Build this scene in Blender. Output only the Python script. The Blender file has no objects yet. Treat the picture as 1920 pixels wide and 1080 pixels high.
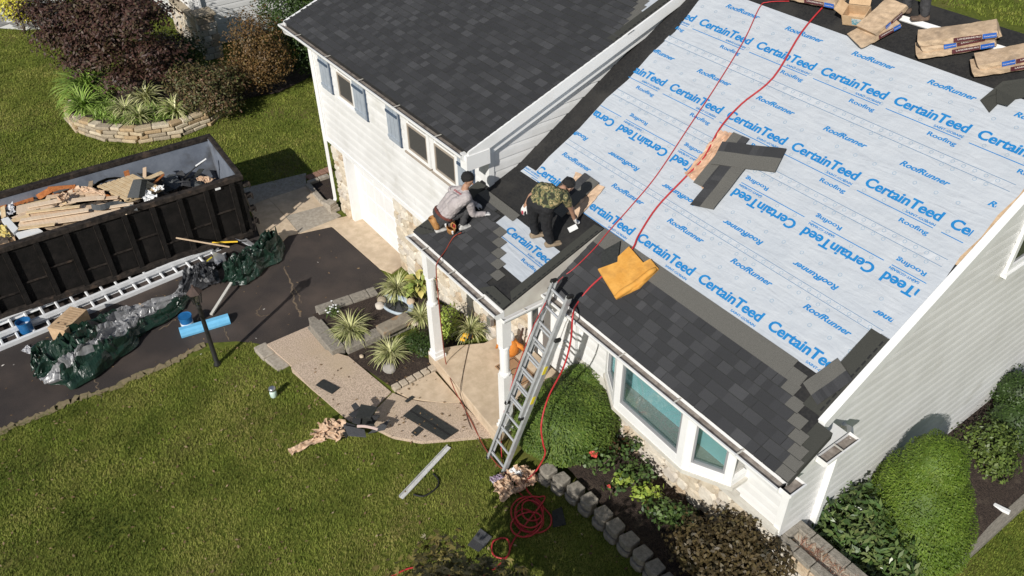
import bpy, bmesh, math, random
import numpy as np
from mathutils import Vector, Matrix, noise as mnoise

# ------------------------------------------------------------------ camera, sky, sun, exposure
SC = bpy.context.scene
COL = SC.collection
rnd = random.Random(7)
rng = np.random.default_rng(7)
FPX, CAMZ = 1570.556, 11.35
YAW, PITCH, ROLL = math.radians(54.73618), math.radians(38.494392), math.radians(1.100086)
_r = Vector((math.cos(YAW), math.sin(YAW), 0)); _fh = Vector((-math.sin(YAW), math.cos(YAW), 0)); _u = Vector((0, 0, 1))
FWD = _fh*math.cos(PITCH) - _u*math.sin(PITCH)
_d = -(_u*math.cos(PITCH) + _fh*math.sin(PITCH))
RIGHT = _r*math.cos(ROLL) + _d*math.sin(ROLL)
DOWN = -_r*math.sin(ROLL) + _d*math.cos(ROLL)
CAM = Vector((0, 0, CAMZ))
cd = bpy.data.cameras.new('camera'); cam = bpy.data.objects.new('camera', cd); COL.objects.link(cam)
cd.sensor_width = 36; cd.lens = 36*FPX/1920; cd.clip_start = .1; cd.clip_end = 2000
cam.matrix_world = Matrix(((RIGHT.x, -DOWN.x, -FWD.x, 0), (RIGHT.y, -DOWN.y, -FWD.y, 0), (RIGHT.z, -DOWN.z, -FWD.z, CAMZ), (0, 0, 0, 1)))
SC.camera = cam
SUN_EL = math.radians(33); SUN_AZ = Vector((.475, -.880, 0)).normalized()
w = bpy.data.worlds.new('World'); SC.world = w; w.use_nodes = True
nt = w.node_tree; bg = nt.nodes['Background']
sky = nt.nodes.new('ShaderNodeTexSky'); sky.sky_type = 'NISHITA'; sky.sun_disc = False
sky.sun_elevation = SUN_EL; sky.sun_rotation = math.atan2(SUN_AZ.x, SUN_AZ.y)
nt.links.new(sky.outputs[0], bg.inputs[0]); bg.inputs[1].default_value = .06
sl = bpy.data.lights.new('sun', 'SUN'); sl.energy = 4.3; sl.angle = math.radians(.53); sl.color = (1, .965, .905)
so = bpy.data.objects.new('sun', sl); COL.objects.link(so); so.location = (0, 0, 30)
sd = Vector((SUN_AZ.x*math.cos(SUN_EL), SUN_AZ.y*math.cos(SUN_EL), math.sin(SUN_EL)))
so.rotation_euler = (-sd).to_track_quat('-Z', 'Y').to_euler()
SC.view_settings.view_transform = 'Standard'; SC.view_settings.look = 'None'
SC.view_settings.exposure = 0.1; SC.view_settings.gamma = 1; SC.view_settings.use_curve_mapping = False
SC.cycles.max_bounces = 6; SC.cycles.diffuse_bounces = 3; SC.cycles.glossy_bounces = 2; SC.cycles.transmission_bounces = 4
SC.cycles.use_denoising = True

# ------------------------------------------------------------------ surveyed planes: where a sight line meets the ground or a roof
def sight(px, py): return RIGHT*((px-960)/FPX) + DOWN*((py-540)/FPX) + FWD
def at_z(px, py, z=0.): d = sight(px, py); return CAM + d*((z-CAMZ)/d.z)
def at_y(px, py, y): d = sight(px, py); return CAM + d*(y/d.y)
def at_x(px, py, x): d = sight(px, py); return CAM + d*(x/d.x)
MS, MZ = .5905, -.10699        # main roof: z = MS*y + MZ
PS = .3488; PZ = 3.499-PS*5.313  # porch roof
GS = .347; GZ = 4.818-GS*6.227   # garage roof
def main_z(y): return MS*y+MZ
def porch_z(y): return PS*y+PZ
def gar_z(y): return GS*y+GZ
def on_slope(px, py, s, z0, off=0.): d = sight(px, py); return CAM + d*((z0+off-CAMZ)/(d.z-s*d.y))
def on_main(px, py, off=0.): return on_slope(px, py, MS, MZ, off)
def on_porch(px, py, off=0.): return on_slope(px, py, PS, PZ, off)
def sstep(a, b, x): t = min(1, max(0, (x-a)/(b-a))); return t*t*(3-2*t)
def ground(x, y):
    z = .30*sstep(-13.3, -10.7, x)
    z -= .55*sstep(-3.9, -3.0, x)*sstep(6.3, 9.5, y)
    return z
def at_g(px, py, dz=0.):
    z = .2
    for _ in range(8):
        p = at_z(px, py, z+dz); z = ground(p.x, p.y)
    return at_z(px, py, z+dz)

# ------------------------------------------------------------------ mesh helpers
class MB:
    def __init__(s): s.v = []; s.f = []; s.m = []
    def add(s, vs, fs, mi=0):
        o = len(s.v); s.v += [tuple(v) for v in vs]; s.f += [tuple(i+o for i in f) for f in fs]; s.m += [mi]*len(fs); return s
    def box(s, c, size, rz=0., mi=0, R=None):
        hx, hy, hz = size[0]/2, size[1]/2, size[2]/2
        M = R if R is not None else Matrix.Rotation(rz, 3, 'Z')
        c = Vector(c)
        vs = [c + M @ Vector((x*hx, y*hy, z*hz)) for z in (-1, 1) for x, y in ((-1, -1), (1, -1), (1, 1), (-1, 1))]
        return s.add(vs, [(3, 2, 1, 0), (4, 5, 6, 7), (0, 1, 5, 4), (1, 2, 6, 5), (2, 3, 7, 6), (3, 0, 4, 7)], mi)
    def bb(s, a, b, mi=0):
        return s.box([(a[i]+b[i])/2 for i in range(3)], [abs(b[i]-a[i]) for i in range(3)], 0, mi)
    def bar(s, a, b, w, h, up=(0, 0, 1), mi=0):
        a = Vector(a); b = Vector(b); d = (b-a); L = d.length; d.normalize(); up = Vector(up)
        sd_ = d.cross(up); sd_ = sd_.normalized() if sd_.length > 1e-4 else d.orthogonal().normalized()
        u2 = sd_.cross(d).normalized()
        M = Matrix((d, sd_, u2)).transposed()
        return s.box((a+b)/2, (L, w, h), R=M, mi=mi)
    def tube(s, pts, r, n=8, mi=0, cap=True, closed=False):
        pts = [Vector(p) for p in pts]; rr = r if isinstance(r, (list, tuple)) else [r]*len(pts)
        o = len(s.v); prev = None; N = len(pts)
        for i, p in enumerate(pts):
            t = (pts[min(i+1, N-1)]-pts[max(i-1, 0)])
            if closed: t = pts[(i+1) % N]-pts[i-1]
            if t.length < 1e-9: t = Vector((0, 0, 1))
            t.normalize()
            if prev is None: a = t.orthogonal().normalized()
            else:
                a = prev - t*prev.dot(t); a = a.normalized() if a.length > 1e-6 else t.orthogonal().normalized()
            prev = a; b = t.cross(a)
            for k in range(n):
                th = 2*math.pi*k/n; s.v.append(tuple(p+(a*math.cos(th)+b*math.sin(th))*rr[i]))
        fs = []
        for i in range(N if closed else N-1):
            for k in range(n):
                j = (i+1) % N
                fs.append((o+i*n+k, o+i*n+(k+1) % n, o+j*n+(k+1) % n, o+j*n+k))
        if cap and not closed:
            fs.append(tuple(o+k for k in range(n))[::-1]); fs.append(tuple(o+(N-1)*n+k for k in range(n)))
        s.f += fs; s.m += [mi]*len(fs); return s
    def lathe(s, c, prof, n=16, mi=0, axis=None):
        c = Vector(c); o = len(s.v); M = axis if axis is not None else Matrix.Identity(3)
        for r, z in prof:
            for k in range(n):
                th = 2*math.pi*k/n; s.v.append(tuple(c + M @ Vector((r*math.cos(th), r*math.sin(th), z))))
        fs = []
        for i in range(len(prof)-1):
            for k in range(n): fs.append((o+i*n+k, o+i*n+(k+1) % n, o+(i+1)*n+(k+1) % n, o+(i+1)*n+k))
        fs.append(tuple(o+k for k in range(n))[::-1]); fs.append(tuple(o+(len(prof)-1)*n+k for k in range(n)))
        s.f += fs; s.m += [mi]*len(fs); return s
    def slab(s, poly, z0, z1, mi=0):           # poly: list of (x,y); z0/z1 numbers or functions
        n = len(poly); g = lambda z, p: z(p[0], p[1]) if callable(z) else z
        vs = [(p[0], p[1], g(z0, p)) for p in poly]+[(p[0], p[1], g(z1, p)) for p in poly]
        fs = [tuple(range(n))[::-1], tuple(range(n, 2*n))]+[(i, (i+1) % n, n+(i+1) % n, n+i) for i in range(n)]
        a = sum(poly[i][0]*poly[(i+1) % n][1]-poly[(i+1) % n][0]*poly[i][1] for i in range(n))
        if a < 0: fs = [f[::-1] for f in fs]
        return s.add(vs, fs, mi)
    def build(s, name, mats, parent=None, smooth=False, bevel=0.):
        me = bpy.data.meshes.new(name); me.from_pydata(s.v, [], s.f); me.update()
        mats = mats if isinstance(mats, (list, tuple)) else [mats]
        for m in mats: me.materials.append(m)
        if len(mats) > 1: me.polygons.foreach_set('material_index', s.m)
        if smooth: me.polygons.foreach_set('use_smooth', [True]*len(me.polygons))
        o = link(name, me, parent)
        if bevel:
            b = o.modifiers.new('bevel', 'BEVEL'); b.width = bevel; b.segments = 2; b.limit_method = 'ANGLE'
        return o

def link(name, me, parent=None):
    o = bpy.data.objects.new(name, me); COL.objects.link(o)
    if parent is not None:
        o.parent = parent; o.matrix_parent_inverse = world_of(parent).inverted()
    return o
def world_of(o):
    M = o.matrix_basis.copy()
    if o.parent is not None: M = world_of(o.parent) @ o.matrix_parent_inverse @ M
    return M
def tag(o, label=None, cat=None, group=None, kind=None):
    if label: o['label'] = label
    if cat: o['category'] = cat
    if group: o['group'] = group
    if kind: o['kind'] = kind
    return o
def thing(name, label, cat, loc=(0, 0, 0), rz=0., group=None):
    o = bpy.data.objects.new(name, None); COL.objects.link(o); o.location = loc; o.rotation_euler = (0, 0, rz)
    o.empty_display_size = .2
    return tag(o, label, cat, group)
def struct(o): o['kind'] = 'structure'; return o
def clone(o, parent=None, loc=None, rz=None, first=True):
    c = o.copy(); COL.objects.link(c)
    if parent is not None: c.parent = parent; c.matrix_parent_inverse = o.matrix_parent_inverse.copy()
    if loc is not None: c.location = loc
    if rz is not None: c.rotation_euler = (0, 0, rz)
    for ch in [q for q in o.children]: clone(ch, c)
    return c
def raw_mesh(name, V, F, mats, parent=None, smooth=False, attr=None, midx=None):
    """numpy mesh; F is (n,k) of one polygon size; attr: {name: per-face floats}"""
    V = np.asarray(V, np.float32); F = np.asarray(F, np.int32)
    me = bpy.data.meshes.new(name); k = F.shape[1]
    me.vertices.add(len(V)); me.vertices.foreach_set('co', V.ravel())
    me.loops.add(F.size); me.loops.foreach_set('vertex_index', F.ravel())
    me.polygons.add(len(F)); me.polygons.foreach_set('loop_start', np.arange(0, F.size, k, dtype=np.int32))
    mats = mats if isinstance(mats, (list, tuple)) else [mats]
    for m in mats: me.materials.append(m)
    if midx is not None: me.polygons.foreach_set('material_index', np.asarray(midx, np.int32))
    if smooth: me.polygons.foreach_set('use_smooth', np.ones(len(F), bool))
    for a, val in (attr or {}).items():
        at = me.attributes.new(a, 'FLOAT', 'FACE'); at.data.foreach_set('value', np.asarray(val, np.float32))
    me.update(calc_edges=True)
    return link(name, me, parent)

# ------------------------------------------------------------------ materials
MATS = {}
def mat(name, c1, c2=None, scale=6., rough=.8, bump=0., bscale=None, metal=0., spec=.4, c3=None, scale3=.7, attr=None, detail=5., lo=.35, hi=.65, stretch=None, lo3=.5, hi3=.75, sheen=0.):
    if name in MATS: return MATS[name]
    m = bpy.data.materials.new(name); MATS[name] = m; m.use_nodes = True
    t = m.node_tree; N = t.nodes; L = t.links; b = N['Principled BSDF']
    b.inputs['Roughness'].default_value = rough; b.inputs['Metallic'].default_value = metal; b.inputs['Specular IOR Level'].default_value = spec
    col4 = lambda c: (c[0], c[1], c[2], 1)
    tc = N.new('ShaderNodeTexCoord'); vec = tc.outputs['Object']
    if stretch:
        mp = N.new('ShaderNodeMapping'); mp.inputs['Scale'].default_value = stretch; L.new(vec, mp.inputs[0]); vec = mp.outputs[0]
    out = None
    if attr:
        an = N.new('ShaderNodeAttribute'); an.attribute_name = attr
        cr = N.new('ShaderNodeValToRGB'); el = cr.color_ramp.elements
        cols = [c1, c2]+([c3] if c3 else [])
        if isinstance(attr, str) and isinstance(c1[0], (tuple, list)): cols = list(c1)
        while len(el) < len(cols): el.new(.5)
        for i, c in enumerate(cols): el[i].position = i/(len(cols)-1); el[i].color = col4(c)
        L.new(an.outputs['Fac'], cr.inputs[0]); out = cr.outputs[0]
        nz = N.new('ShaderNodeTexNoise'); nz.inputs['Scale'].default_value = scale; nz.inputs['Detail'].default_value = 3; L.new(vec, nz.inputs['Vector'])
        mr_ = N.new('ShaderNodeMapRange'); mr_.inputs[1].default_value = .3; mr_.inputs[2].default_value = .7; mr_.inputs[3].default_value = .72; mr_.inputs[4].default_value = 1.25; L.new(nz.outputs['Fac'], mr_.inputs[0])
        mx = N.new('ShaderNodeVectorMath'); mx.operation = 'SCALE'; L.new(out, mx.inputs[0]); L.new(mr_.outputs[0], mx.inputs['Scale']); out = mx.outputs[0]
    elif c2 is not None:
        nz = N.new('ShaderNodeTexNoise'); nz.inputs['Scale'].default_value = scale; nz.inputs['Detail'].default_value = detail; nz.inputs['Roughness'].default_value = .65; L.new(vec, nz.inputs['Vector'])
        cr = N.new('ShaderNodeValToRGB'); cr.color_ramp.elements[0].position = lo; cr.color_ramp.elements[1].position = hi
        cr.color_ramp.elements[0].color = col4(c1); cr.color_ramp.elements[1].color = col4(c2)
        L.new(nz.outputs['Fac'], cr.inputs[0]); out = cr.outputs[0]
        if c3 is not None:
            n3 = N.new('ShaderNodeTexNoise'); n3.inputs['Scale'].default_value = scale3; n3.inputs['Detail'].default_value = 4; L.new(tc.outputs['Object'], n3.inputs['Vector'])
            r3 = N.new('ShaderNodeMapRange'); r3.inputs[1].default_value = lo3; r3.inputs[2].default_value = hi3; L.new(n3.outputs['Fac'], r3.inputs[0])
            mx = N.new('ShaderNodeMixRGB'); L.new(r3.outputs[0], mx.inputs[0]); L.new(out, mx.inputs[1]); mx.inputs[2].default_value = col4(c3); out = mx.outputs[0]
    if out is None: b.inputs['Base Color'].default_value = col4(c1)
    else: L.new(out, b.inputs['Base Color'])
    if bump:
        nb = N.new('ShaderNodeTexNoise'); nb.inputs['Scale'].default_value = bscale or scale*4; nb.inputs['Detail'].default_value = 4; L.new(vec, nb.inputs['Vector'])
        bp = N.new('ShaderNodeBump'); bp.inputs['Strength'].default_value = min(1, bump); bp.inputs['Distance'].default_value = .02*max(1, bump); L.new(nb.outputs['Fac'], bp.inputs['Height']); L.new(bp.outputs[0], b.inputs['Normal'])
    return m

M_WHITE = mat('white_vinyl', (.66, .655, .64), (.76, .755, .745), 1.3, .45, .06, 30, c3=(.50, .49, .45), scale3=1.6, lo3=.6, hi3=.9)
M_TRIM = mat('white_trim_paint', (.80, .80, .79), (.72, .71, .69), 3, .4, lo=.45, hi=.9)
M_CREAM = mat('cream_soffit', (.62, .60, .54), (.52, .49, .43), 4, .6)
M_GUTIN = mat('gutter_dirt', (.16, .13, .11), (.34, .30, .26), 9, .8)
M_STONE = [mat('veneer_stone_%d' % i, a, b, 7, .9, .6, 22) for i, (a, b) in enumerate((((.50, .42, .31), (.66, .58, .46)), ((.58, .52, .43), (.74, .68, .58)), ((.40, .30, .20), (.60, .49, .36)), ((.62, .57, .50), (.50, .44, .37))))]
M_MORTAR = mat('mortar', (.50, .44, .35), (.40, .34, .27), 20, .95)
M_SHUT = mat('shutter_paint', (.30, .34, .39), (.37, .41, .46), 5, .5)
M_SHUTD = mat('shutter_dark_rail', (.05, .075, .12), (.07, .10, .15), 8, .5)
M_SHING = [mat('shingle_tone_%d' % i, c, tuple(x*1.6 for x in c), 130, .95, .5, 220, spec=.15, lo=.3, hi=.7) for i, c in enumerate(((.035, .0355, .0375), (.040, .0405, .043), (.047, .0475, .050), (.057, .0575, .0605)))]
M_SHGREY = mat('shingle_headlap', (.085, .082, .074), (.17, .165, .15), 170, .95, .4, 220, spec=.15)
M_SHBACK = mat('shingle_underside', (.018, .02, .019), (.035, .037, .035), 30, .8, .2, 90)
M_START = mat('starter_strip', (.035, .036, .031), (.055, .055, .047), 120, .9, .3, 200)
M_MEMB = mat('ice_water_membrane', (.010, .010, .011), (.024, .023, .022), 25, .8, .3, 60, c3=(.035, .033, .03), scale3=2)
M_SHEET = mat('roof_underlayment', (.435, .467, .508), (.475, .503, .538), 2.5, .7, 1.0, 3.8, spec=.35, detail=6)
_N = M_SHEET.node_tree.nodes; _L = M_SHEET.node_tree.links; _mp = _N.new('ShaderNodeMapping'); _mp.inputs['Rotation'].default_value = (0, 0, .75); _mp.inputs['Scale'].default_value = (1.6, 8, 4); _tc = _N.new('ShaderNodeTexCoord'); _L.new(_tc.outputs['Object'], _mp.inputs[0])
_nz = _N.new('ShaderNodeTexNoise'); _nz.inputs['Scale'].default_value = 1.4; _nz.inputs['Detail'].default_value = 3; _nz.inputs['Distortion'].default_value = .6; _L.new(_mp.outputs[0], _nz.inputs['Vector'])
_b2 = _N.new('ShaderNodeBump'); _b2.inputs['Strength'].default_value = .55; _b2.inputs['Distance'].default_value = .03; _L.new(_nz.outputs['Fac'], _b2.inputs['Height']); _b1 = [q for q in _N if q.type == 'BUMP' and q is not _b2][0]; _L.new(_b1.outputs[0], _b2.inputs['Normal']); _L.new(_b2.outputs[0], _N['Principled BSDF'].inputs['Normal'])
M_PRINT = mat('blue_print', (.006, .17, .45), (.012, .21, .50), 14, .7)
M_PRINTD = mat('thin_print_line', (.10, .20, .33), None, rough=.7)
M_WOOD = mat('raw_deck_wood', (.42, .28, .16), (.58, .42, .27), 9, .85, .3, 40)
M_CONC = mat('aggregate_concrete', (.22, .16, .115), (.66, .52, .40), 48, .9, .5, 110, c3=(.50, .39, .27), scale3=.9, lo=.28, hi=.62)
M_CONC2 = mat('smooth_concrete', (.50, .39, .27), (.64, .51, .37), 6, .85, .25, 90, c3=(.44, .34, .24), scale3=1.4)
M_CONCG = mat('grey_concrete', (.30, .26, .21), (.44, .39, .32), 14, .9, .3, 80)
M_ASPH = mat('sealed_asphalt', (.028, .0225, .0205), (.054, .043, .039), 70, .8, .45, 260, c3=(.095, .071, .058), scale3=.9, lo3=.44, hi3=.80)
M_CRACK = mat('crack_dust', (.20, .15, .10), (.12, .09, .065), 12, .95)
M_MULCH = mat('bark_mulch', (.016, .011, .009), (.07, .048, .036), 38, .95, 1, 50, c3=(.10, .075, .055), scale3=6, lo3=.55, hi3=.8)
M_BLOCK = mat('retaining_block', (.19, .17, .14), (.31, .28, .235), 18, .95, .5, 60)
M_PAVER = mat('tan_paver', (.40, .33, .25), (.52, .44, .34), 22, .9, .4, 70)
M_ALU = mat('aluminium', (.62, .63, .65), (.50, .51, .53), 9, .32, metal=.85)
M_ALUW = mat('bright_ladder_rail', (.84, .85, .86), (.74, .75, .76), 7, .4, metal=.12)
M_BLKRUB = mat('black_rubber', (.015, .015, .015), None, rough=.6)
M_BLKMET = mat('black_lamp_paint', (.014, .015, .015), (.03, .028, .026), 12, .5)
M_CARD = mat('cardboard', (.46, .31, .18), (.58, .41, .25), 8, .85, .15, 30)
M_KRAFT = mat('kraft_paper', (.50, .34, .22), (.64, .46, .32), 6, .7, .5, 14)
M_PLASTW = mat('white_plastic', (.78, .78, .77), None, rough=.4)
M_BLUE = mat('blue_pail', (.012, .10, .27), (.02, .14, .34), 6, .4)
M_FOAMB = mat('blue_foam', (.13, .42, .68), (.18, .50, .76), 5, .7)
M_ORANGE = mat('orange_cushion', (.58, .27, .045), (.68, .35, .075), 6, .8, .35, 26, c3=(.45, .22, .05), scale3=5)
M_RED = mat('red_hose', (.40, .025, .03), (.48, .04, .045), 10, .4)
M_ORCORD = mat('dull_red_cord', (.27, .05, .03), None, rough=.5)
M_YELLOW = mat('yellow_sticker', (.75, .62, .04), None, rough=.5)
M_GLASS = mat('window_glass', (.035, .04, .045), (.05, .055, .06), 2, .06, spec=.9)
M_SCREEN = mat('window_screen', (.075, .072, .068), (.055, .053, .05), 40, .6)
M_BLIND = mat('teal_blind', (.40, .74, .78), (.48, .82, .86), 22, .25, stretch=(14, 1, 1), spec=.8)
M_CARPET = mat('grey_sill_carpet', (.36, .34, .31), (.52, .50, .46), 60, .25, spec=.8)
M_FRTAN = mat('tan_window_track', (.36, .31, .26), None, rough=.5)
# ------------------------------------------------------------------ ground, lawn, driveway, paths
M_LAWN = mat('lawn_soil_grass', (.075, .10, .016), (.15, .165, .032), 9, .95, .6, 60, c3=(.17, .135, .055), scale3=.55, lo3=.55, hi3=.8, spec=.1)
M_GRASS = mat('grass_blades', ((.065, .098, .014), (.130, .172, .024), (.205, .232, .042), (.28, .268, .072), (.39, .31, .125)), None, 1.6, .75, attr='v', spec=.2)
def axis(lo, hi, st, far):
    a = list(np.arange(lo, hi+1e-6, st)); d = st
    while a[-1] < far: d *= 1.6; a.append(a[-1]+d)
    d = st
    while a[0] > -far: d *= 1.6; a.insert(0, a[0]-d)
    return np.array(a)
gx = axis(-30, 2, .35, 500); gy = axis(-6, 18, .35, 500)
GX, GY = np.meshgrid(gx, gy, indexing='ij')
GZ_ = np.vectorize(ground)(GX, GY)
V = np.stack([GX, GY, GZ_], -1).reshape(-1, 3); ny = len(gy)
I = np.arange(len(gx)*ny).reshape(len(gx), ny)
F = np.stack([I[:-1, :-1], I[1:, :-1], I[1:, 1:], I[:-1, 1:]], -1).reshape(-1, 4)
struct(raw_mesh('lawn', V, F, M_LAWN, smooth=True))
def px_poly(pts, z): return [(at_z(a, b, z).x, at_z(a, b, z).y) for a, b in pts]
def pg_poly(pts): return [(at_g(a, b).x, at_g(a, b).y) for a, b in pts]
def in_poly(X, Y, poly):
    ins = np.zeros(len(X), bool); n = len(poly)
    for i in range(n):
        x1, y1 = poly[i]; x2, y2 = poly[(i+1) % n]
        c = ((y1 > Y) != (y2 > Y)) & (X < (x2-x1)*(Y-y1)/((y2-y1) or 1e-9)+x1)
        ins ^= c
    return ins
def fan(poly, z, name, m, parent=None):
    """flat sheet over a polygon, z a number or function"""
    bm = bmesh.new(); vs = [bm.verts.new((p[0], p[1], z(p[0], p[1]) if callable(z) else z)) for p in poly]
    bm.faces.new(vs); bmesh.ops.triangulate(bm, faces=bm.faces)
    bmesh.ops.recalc_face_normals(bm, faces=bm.faces)
    if sum(f.normal.z for f in bm.faces) < 0: bmesh.ops.reverse_faces(bm, faces=bm.faces)
    me = bpy.data.meshes.new(name); bm.to_mesh(me); bm.free(); me.materials.append(m)
    return link(name, me, parent)
# driveway: sealed asphalt with a ragged edge on the lawn side
edge = [(-13.86+.05*math.sin(y*2.1)+.04*math.sin(y*5.3), y) for y in np.arange(-14, 2.45, .3)]
edge += [(-13.6, 2.75), (-13.3, 3.05), (-12.9, 3.3), (-12.8, 4.6), (-12.9, 5.6), (-13.6, 6.25), (-14.5, 6.26), (-15.9, 6.22), (-16.2, 6.13), (-16.42, 5.6), (-16.55, 5.1), (-17.0, 4.8), (-20.0, 4.7), (-20.2, -14)]
drv = struct(fan(edge, lambda x, y: ground(x, y)+.012, 'driveway', M_ASPH))
def ribbon(name, pts, wd, z, m, parent=None, seed=1):
    r_ = random.Random(seed); mb = MB(); L_, R_ = [], []
    fine = []
    for i in range(len(pts)-1):
        a, b = Vector(pts[i]), Vector(pts[i+1])
        for t in np.linspace(0, 1, 7, endpoint=False): fine.append(a.lerp(b, t)+Vector((r_.uniform(-.03, .03), r_.uniform(-.03, .03))))
    fine.append(Vector(pts[-1]))
    for i, p in enumerate(fine):
        d = fine[min(i+1, len(fine)-1)]-fine[max(i-1, 0)]; n_ = Vector((-d.y, d.x)).normalized(); w_ = wd*r_.uniform(.35, 1.3)/2
        L_.append(p+n_*w_); R_.append(p-n_*w_)
    vs = [(p.x, p.y, z(p.x, p.y) if callable(z) else z) for p in L_+R_]; n = len(L_)
    mb.add(vs, [(i, n+i, n+i+1, i+1) for i in range(n-1)])
    return mb.build(name, m, parent)
for k, q in enumerate([[(532, 500), (545, 530), (548, 555), (558, 580), (566, 600), (570, 615)], [(490, 575), (480, 590), (492, 595), (505, 590)], [(172, 705), (182, 720), (185, 735), (190, 748)], [(420, 615), (430, 640)], [(300, 620), (330, 600)], [(548, 540), (560, 552), (565, 570)]]):
    ribbon('crack', [px_poly([p], 0)[0] for p in q], .035 if k == 0 else .022, .017, M_CRACK, drv, seed=k)
M_SANDY = mat('sandy_edge', (.26, .20, .12), (.16, .14, .07), 14, .95)
ed2 = [p for p in edge if p[1] < 2.6 and p[0] > -15]
ribbon('sandy_verge', [(p[0]+.05, p[1]) for p in ed2], .16, .02, M_SANDY, drv, seed=9)

# concrete pads beside the garage, the apron and the front walk (one thing laid in many slabs)
walk = bpy.data.objects.new('walkway', None); COL.objects.link(walk); struct(walk)
def pad(pts, z, m, h=.12, name='concrete_pad', inset=.005, zf=None):
    p2 = px_poly(pts, z); cx = sum(p[0] for p in p2)/len(p2); cy = sum(p[1] for p in p2)/len(p2)
    p2 = [(x+(cx-x)/max(.3, math.hypot(x-cx, y-cy))*inset, y+(cy-y)/max(.3, math.hypot(x-cx, y-cy))*inset) for x, y in p2]
    bm = bmesh.new(); f = bm.faces.new([bm.verts.new((x, y, z)) for x, y in p2]); bm.normal_update()
    if f.normal.z < 0: f.normal_flip()
    r_ = bmesh.ops.extrude_face_region(bm, geom=[f]); bmesh.ops.translate(bm, verts=[v for v in r_['geom'] if isinstance(v, bmesh.types.BMVert)], vec=(0, 0, 0))
    for v in f.verts: v.co.z -= h
    bmesh.ops.triangulate(bm, faces=[q for q in bm.faces if len(q.verts) > 4]); bmesh.ops.recalc_face_normals(bm, faces=bm.faces)
    me = bpy.data.meshes.new(name); bm.to_mesh(me); bm.free(); me.materials.append(m); return link(name, me, walk)
pad([(452, 354), (574, 324), (574, 349), (503, 372), (468, 386)], .03, M_CONCG)
pad([(503, 372), (574, 349), (608, 385), (535, 405)], .03, M_CONC2)
pad([(535, 405), (608, 385), (640, 404), (632, 409), (561, 437)], .03, M_CONCG)
pad([(468, 386), (503, 372), (535, 405), (561, 437), (540, 442), (524, 458), (486, 440)], .03, M_CONC2)
pad([(561, 437), (632, 409), (655, 404), (678, 408), (752, 474), (752, 500), (735, 512), (712, 503), (622, 424)], .032, M_CONC2)
pad([(500, 645), (586, 608), (645, 668), (572, 708)], .185, M_CONC, .2)
pad([(545, 687), (613, 656), (654, 668), (734, 735), (706, 763), (690, 795), (655, 790), (622, 762), (584, 728)], .325, M_CONC, .3)
pad([(736, 736), (765, 748), (794, 753), (866, 756), (926, 816), (905, 818), (850, 823), (790, 828), (735, 818), (691, 796), (708, 764)], .37, M_CONC, .3)
pad([(743, 733), (815, 696), (866, 754), (830, 755), (794, 750), (765, 745)], .376, M_CONC2, .3)
for a, b in (((487, 648), (505, 668)), ((507, 669), (533, 692))):
    q = at_z(a[0], a[1], .1); r_ = at_z(b[0], b[1], .12)
    MB().bar((q.x, q.y, .04), (r_.x, r_.y, .06), .26, .18).build('edging_stone', M_CONCG, walk, bevel=.02)
for i in range(6):
    a = at_z(738+i*13.6, 727-i*6.9, .37); b = at_z(748+i*13.6, 722-i*6.9, .37)
    d = Vector((b.x-a.x, b.y-a.y, 0)); mid = (a+b)/2
    MB().box((mid.x, mid.y, .33), (.135, .15, .12), math.atan2(d.y, d.x)).build('paver', M_PAVER, walk, bevel=.012)
# brick edging and the little mulch corner beside the garage
fan(px_poly([(578, 345), (618, 332), (625, 378), (612, 375)], .02), .05, 'mulch_corner', M_MULCH, walk)
for k, (a, b) in enumerate([((577, 346), (590, 361)), ((591, 362), (604, 377)), ((605, 378), (618, 384)), ((577, 344), (597, 337)), ((598, 336), (616, 330))]):
    q = at_z(*a, .08); r_ = at_z(*b, .08); MB().bar((q.x, q.y, .06), (r_.x, r_.y, .06), .13, .14).build('edging_stone', M_CONCG, walk, bevel=.015)
for k in range(4):
    q = at_z(577+k*11, 334-k*4.5, .04); r_ = at_z(587+k*11, 330-k*4.5, .04)
    MB().bar((q.x, q.y, .02), (r_.x, r_.y, .02), .24, .09).build('edging_brick', mat('red_edging_brick', (.25, .13, .09), (.34, .2, .14), 20, .9), walk, bevel=.01)
# porch slab
slabp = [(-10.46, 5.42), (-8.02, 5.27), (-8.02, 7.02), (-9.98, 7.02), (-10.0, 6.4), (-10.25, 5.95)]
MB().slab(slabp, .1, .60).build('porch_slab', M_CONC2, walk, bevel=.015)

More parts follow.
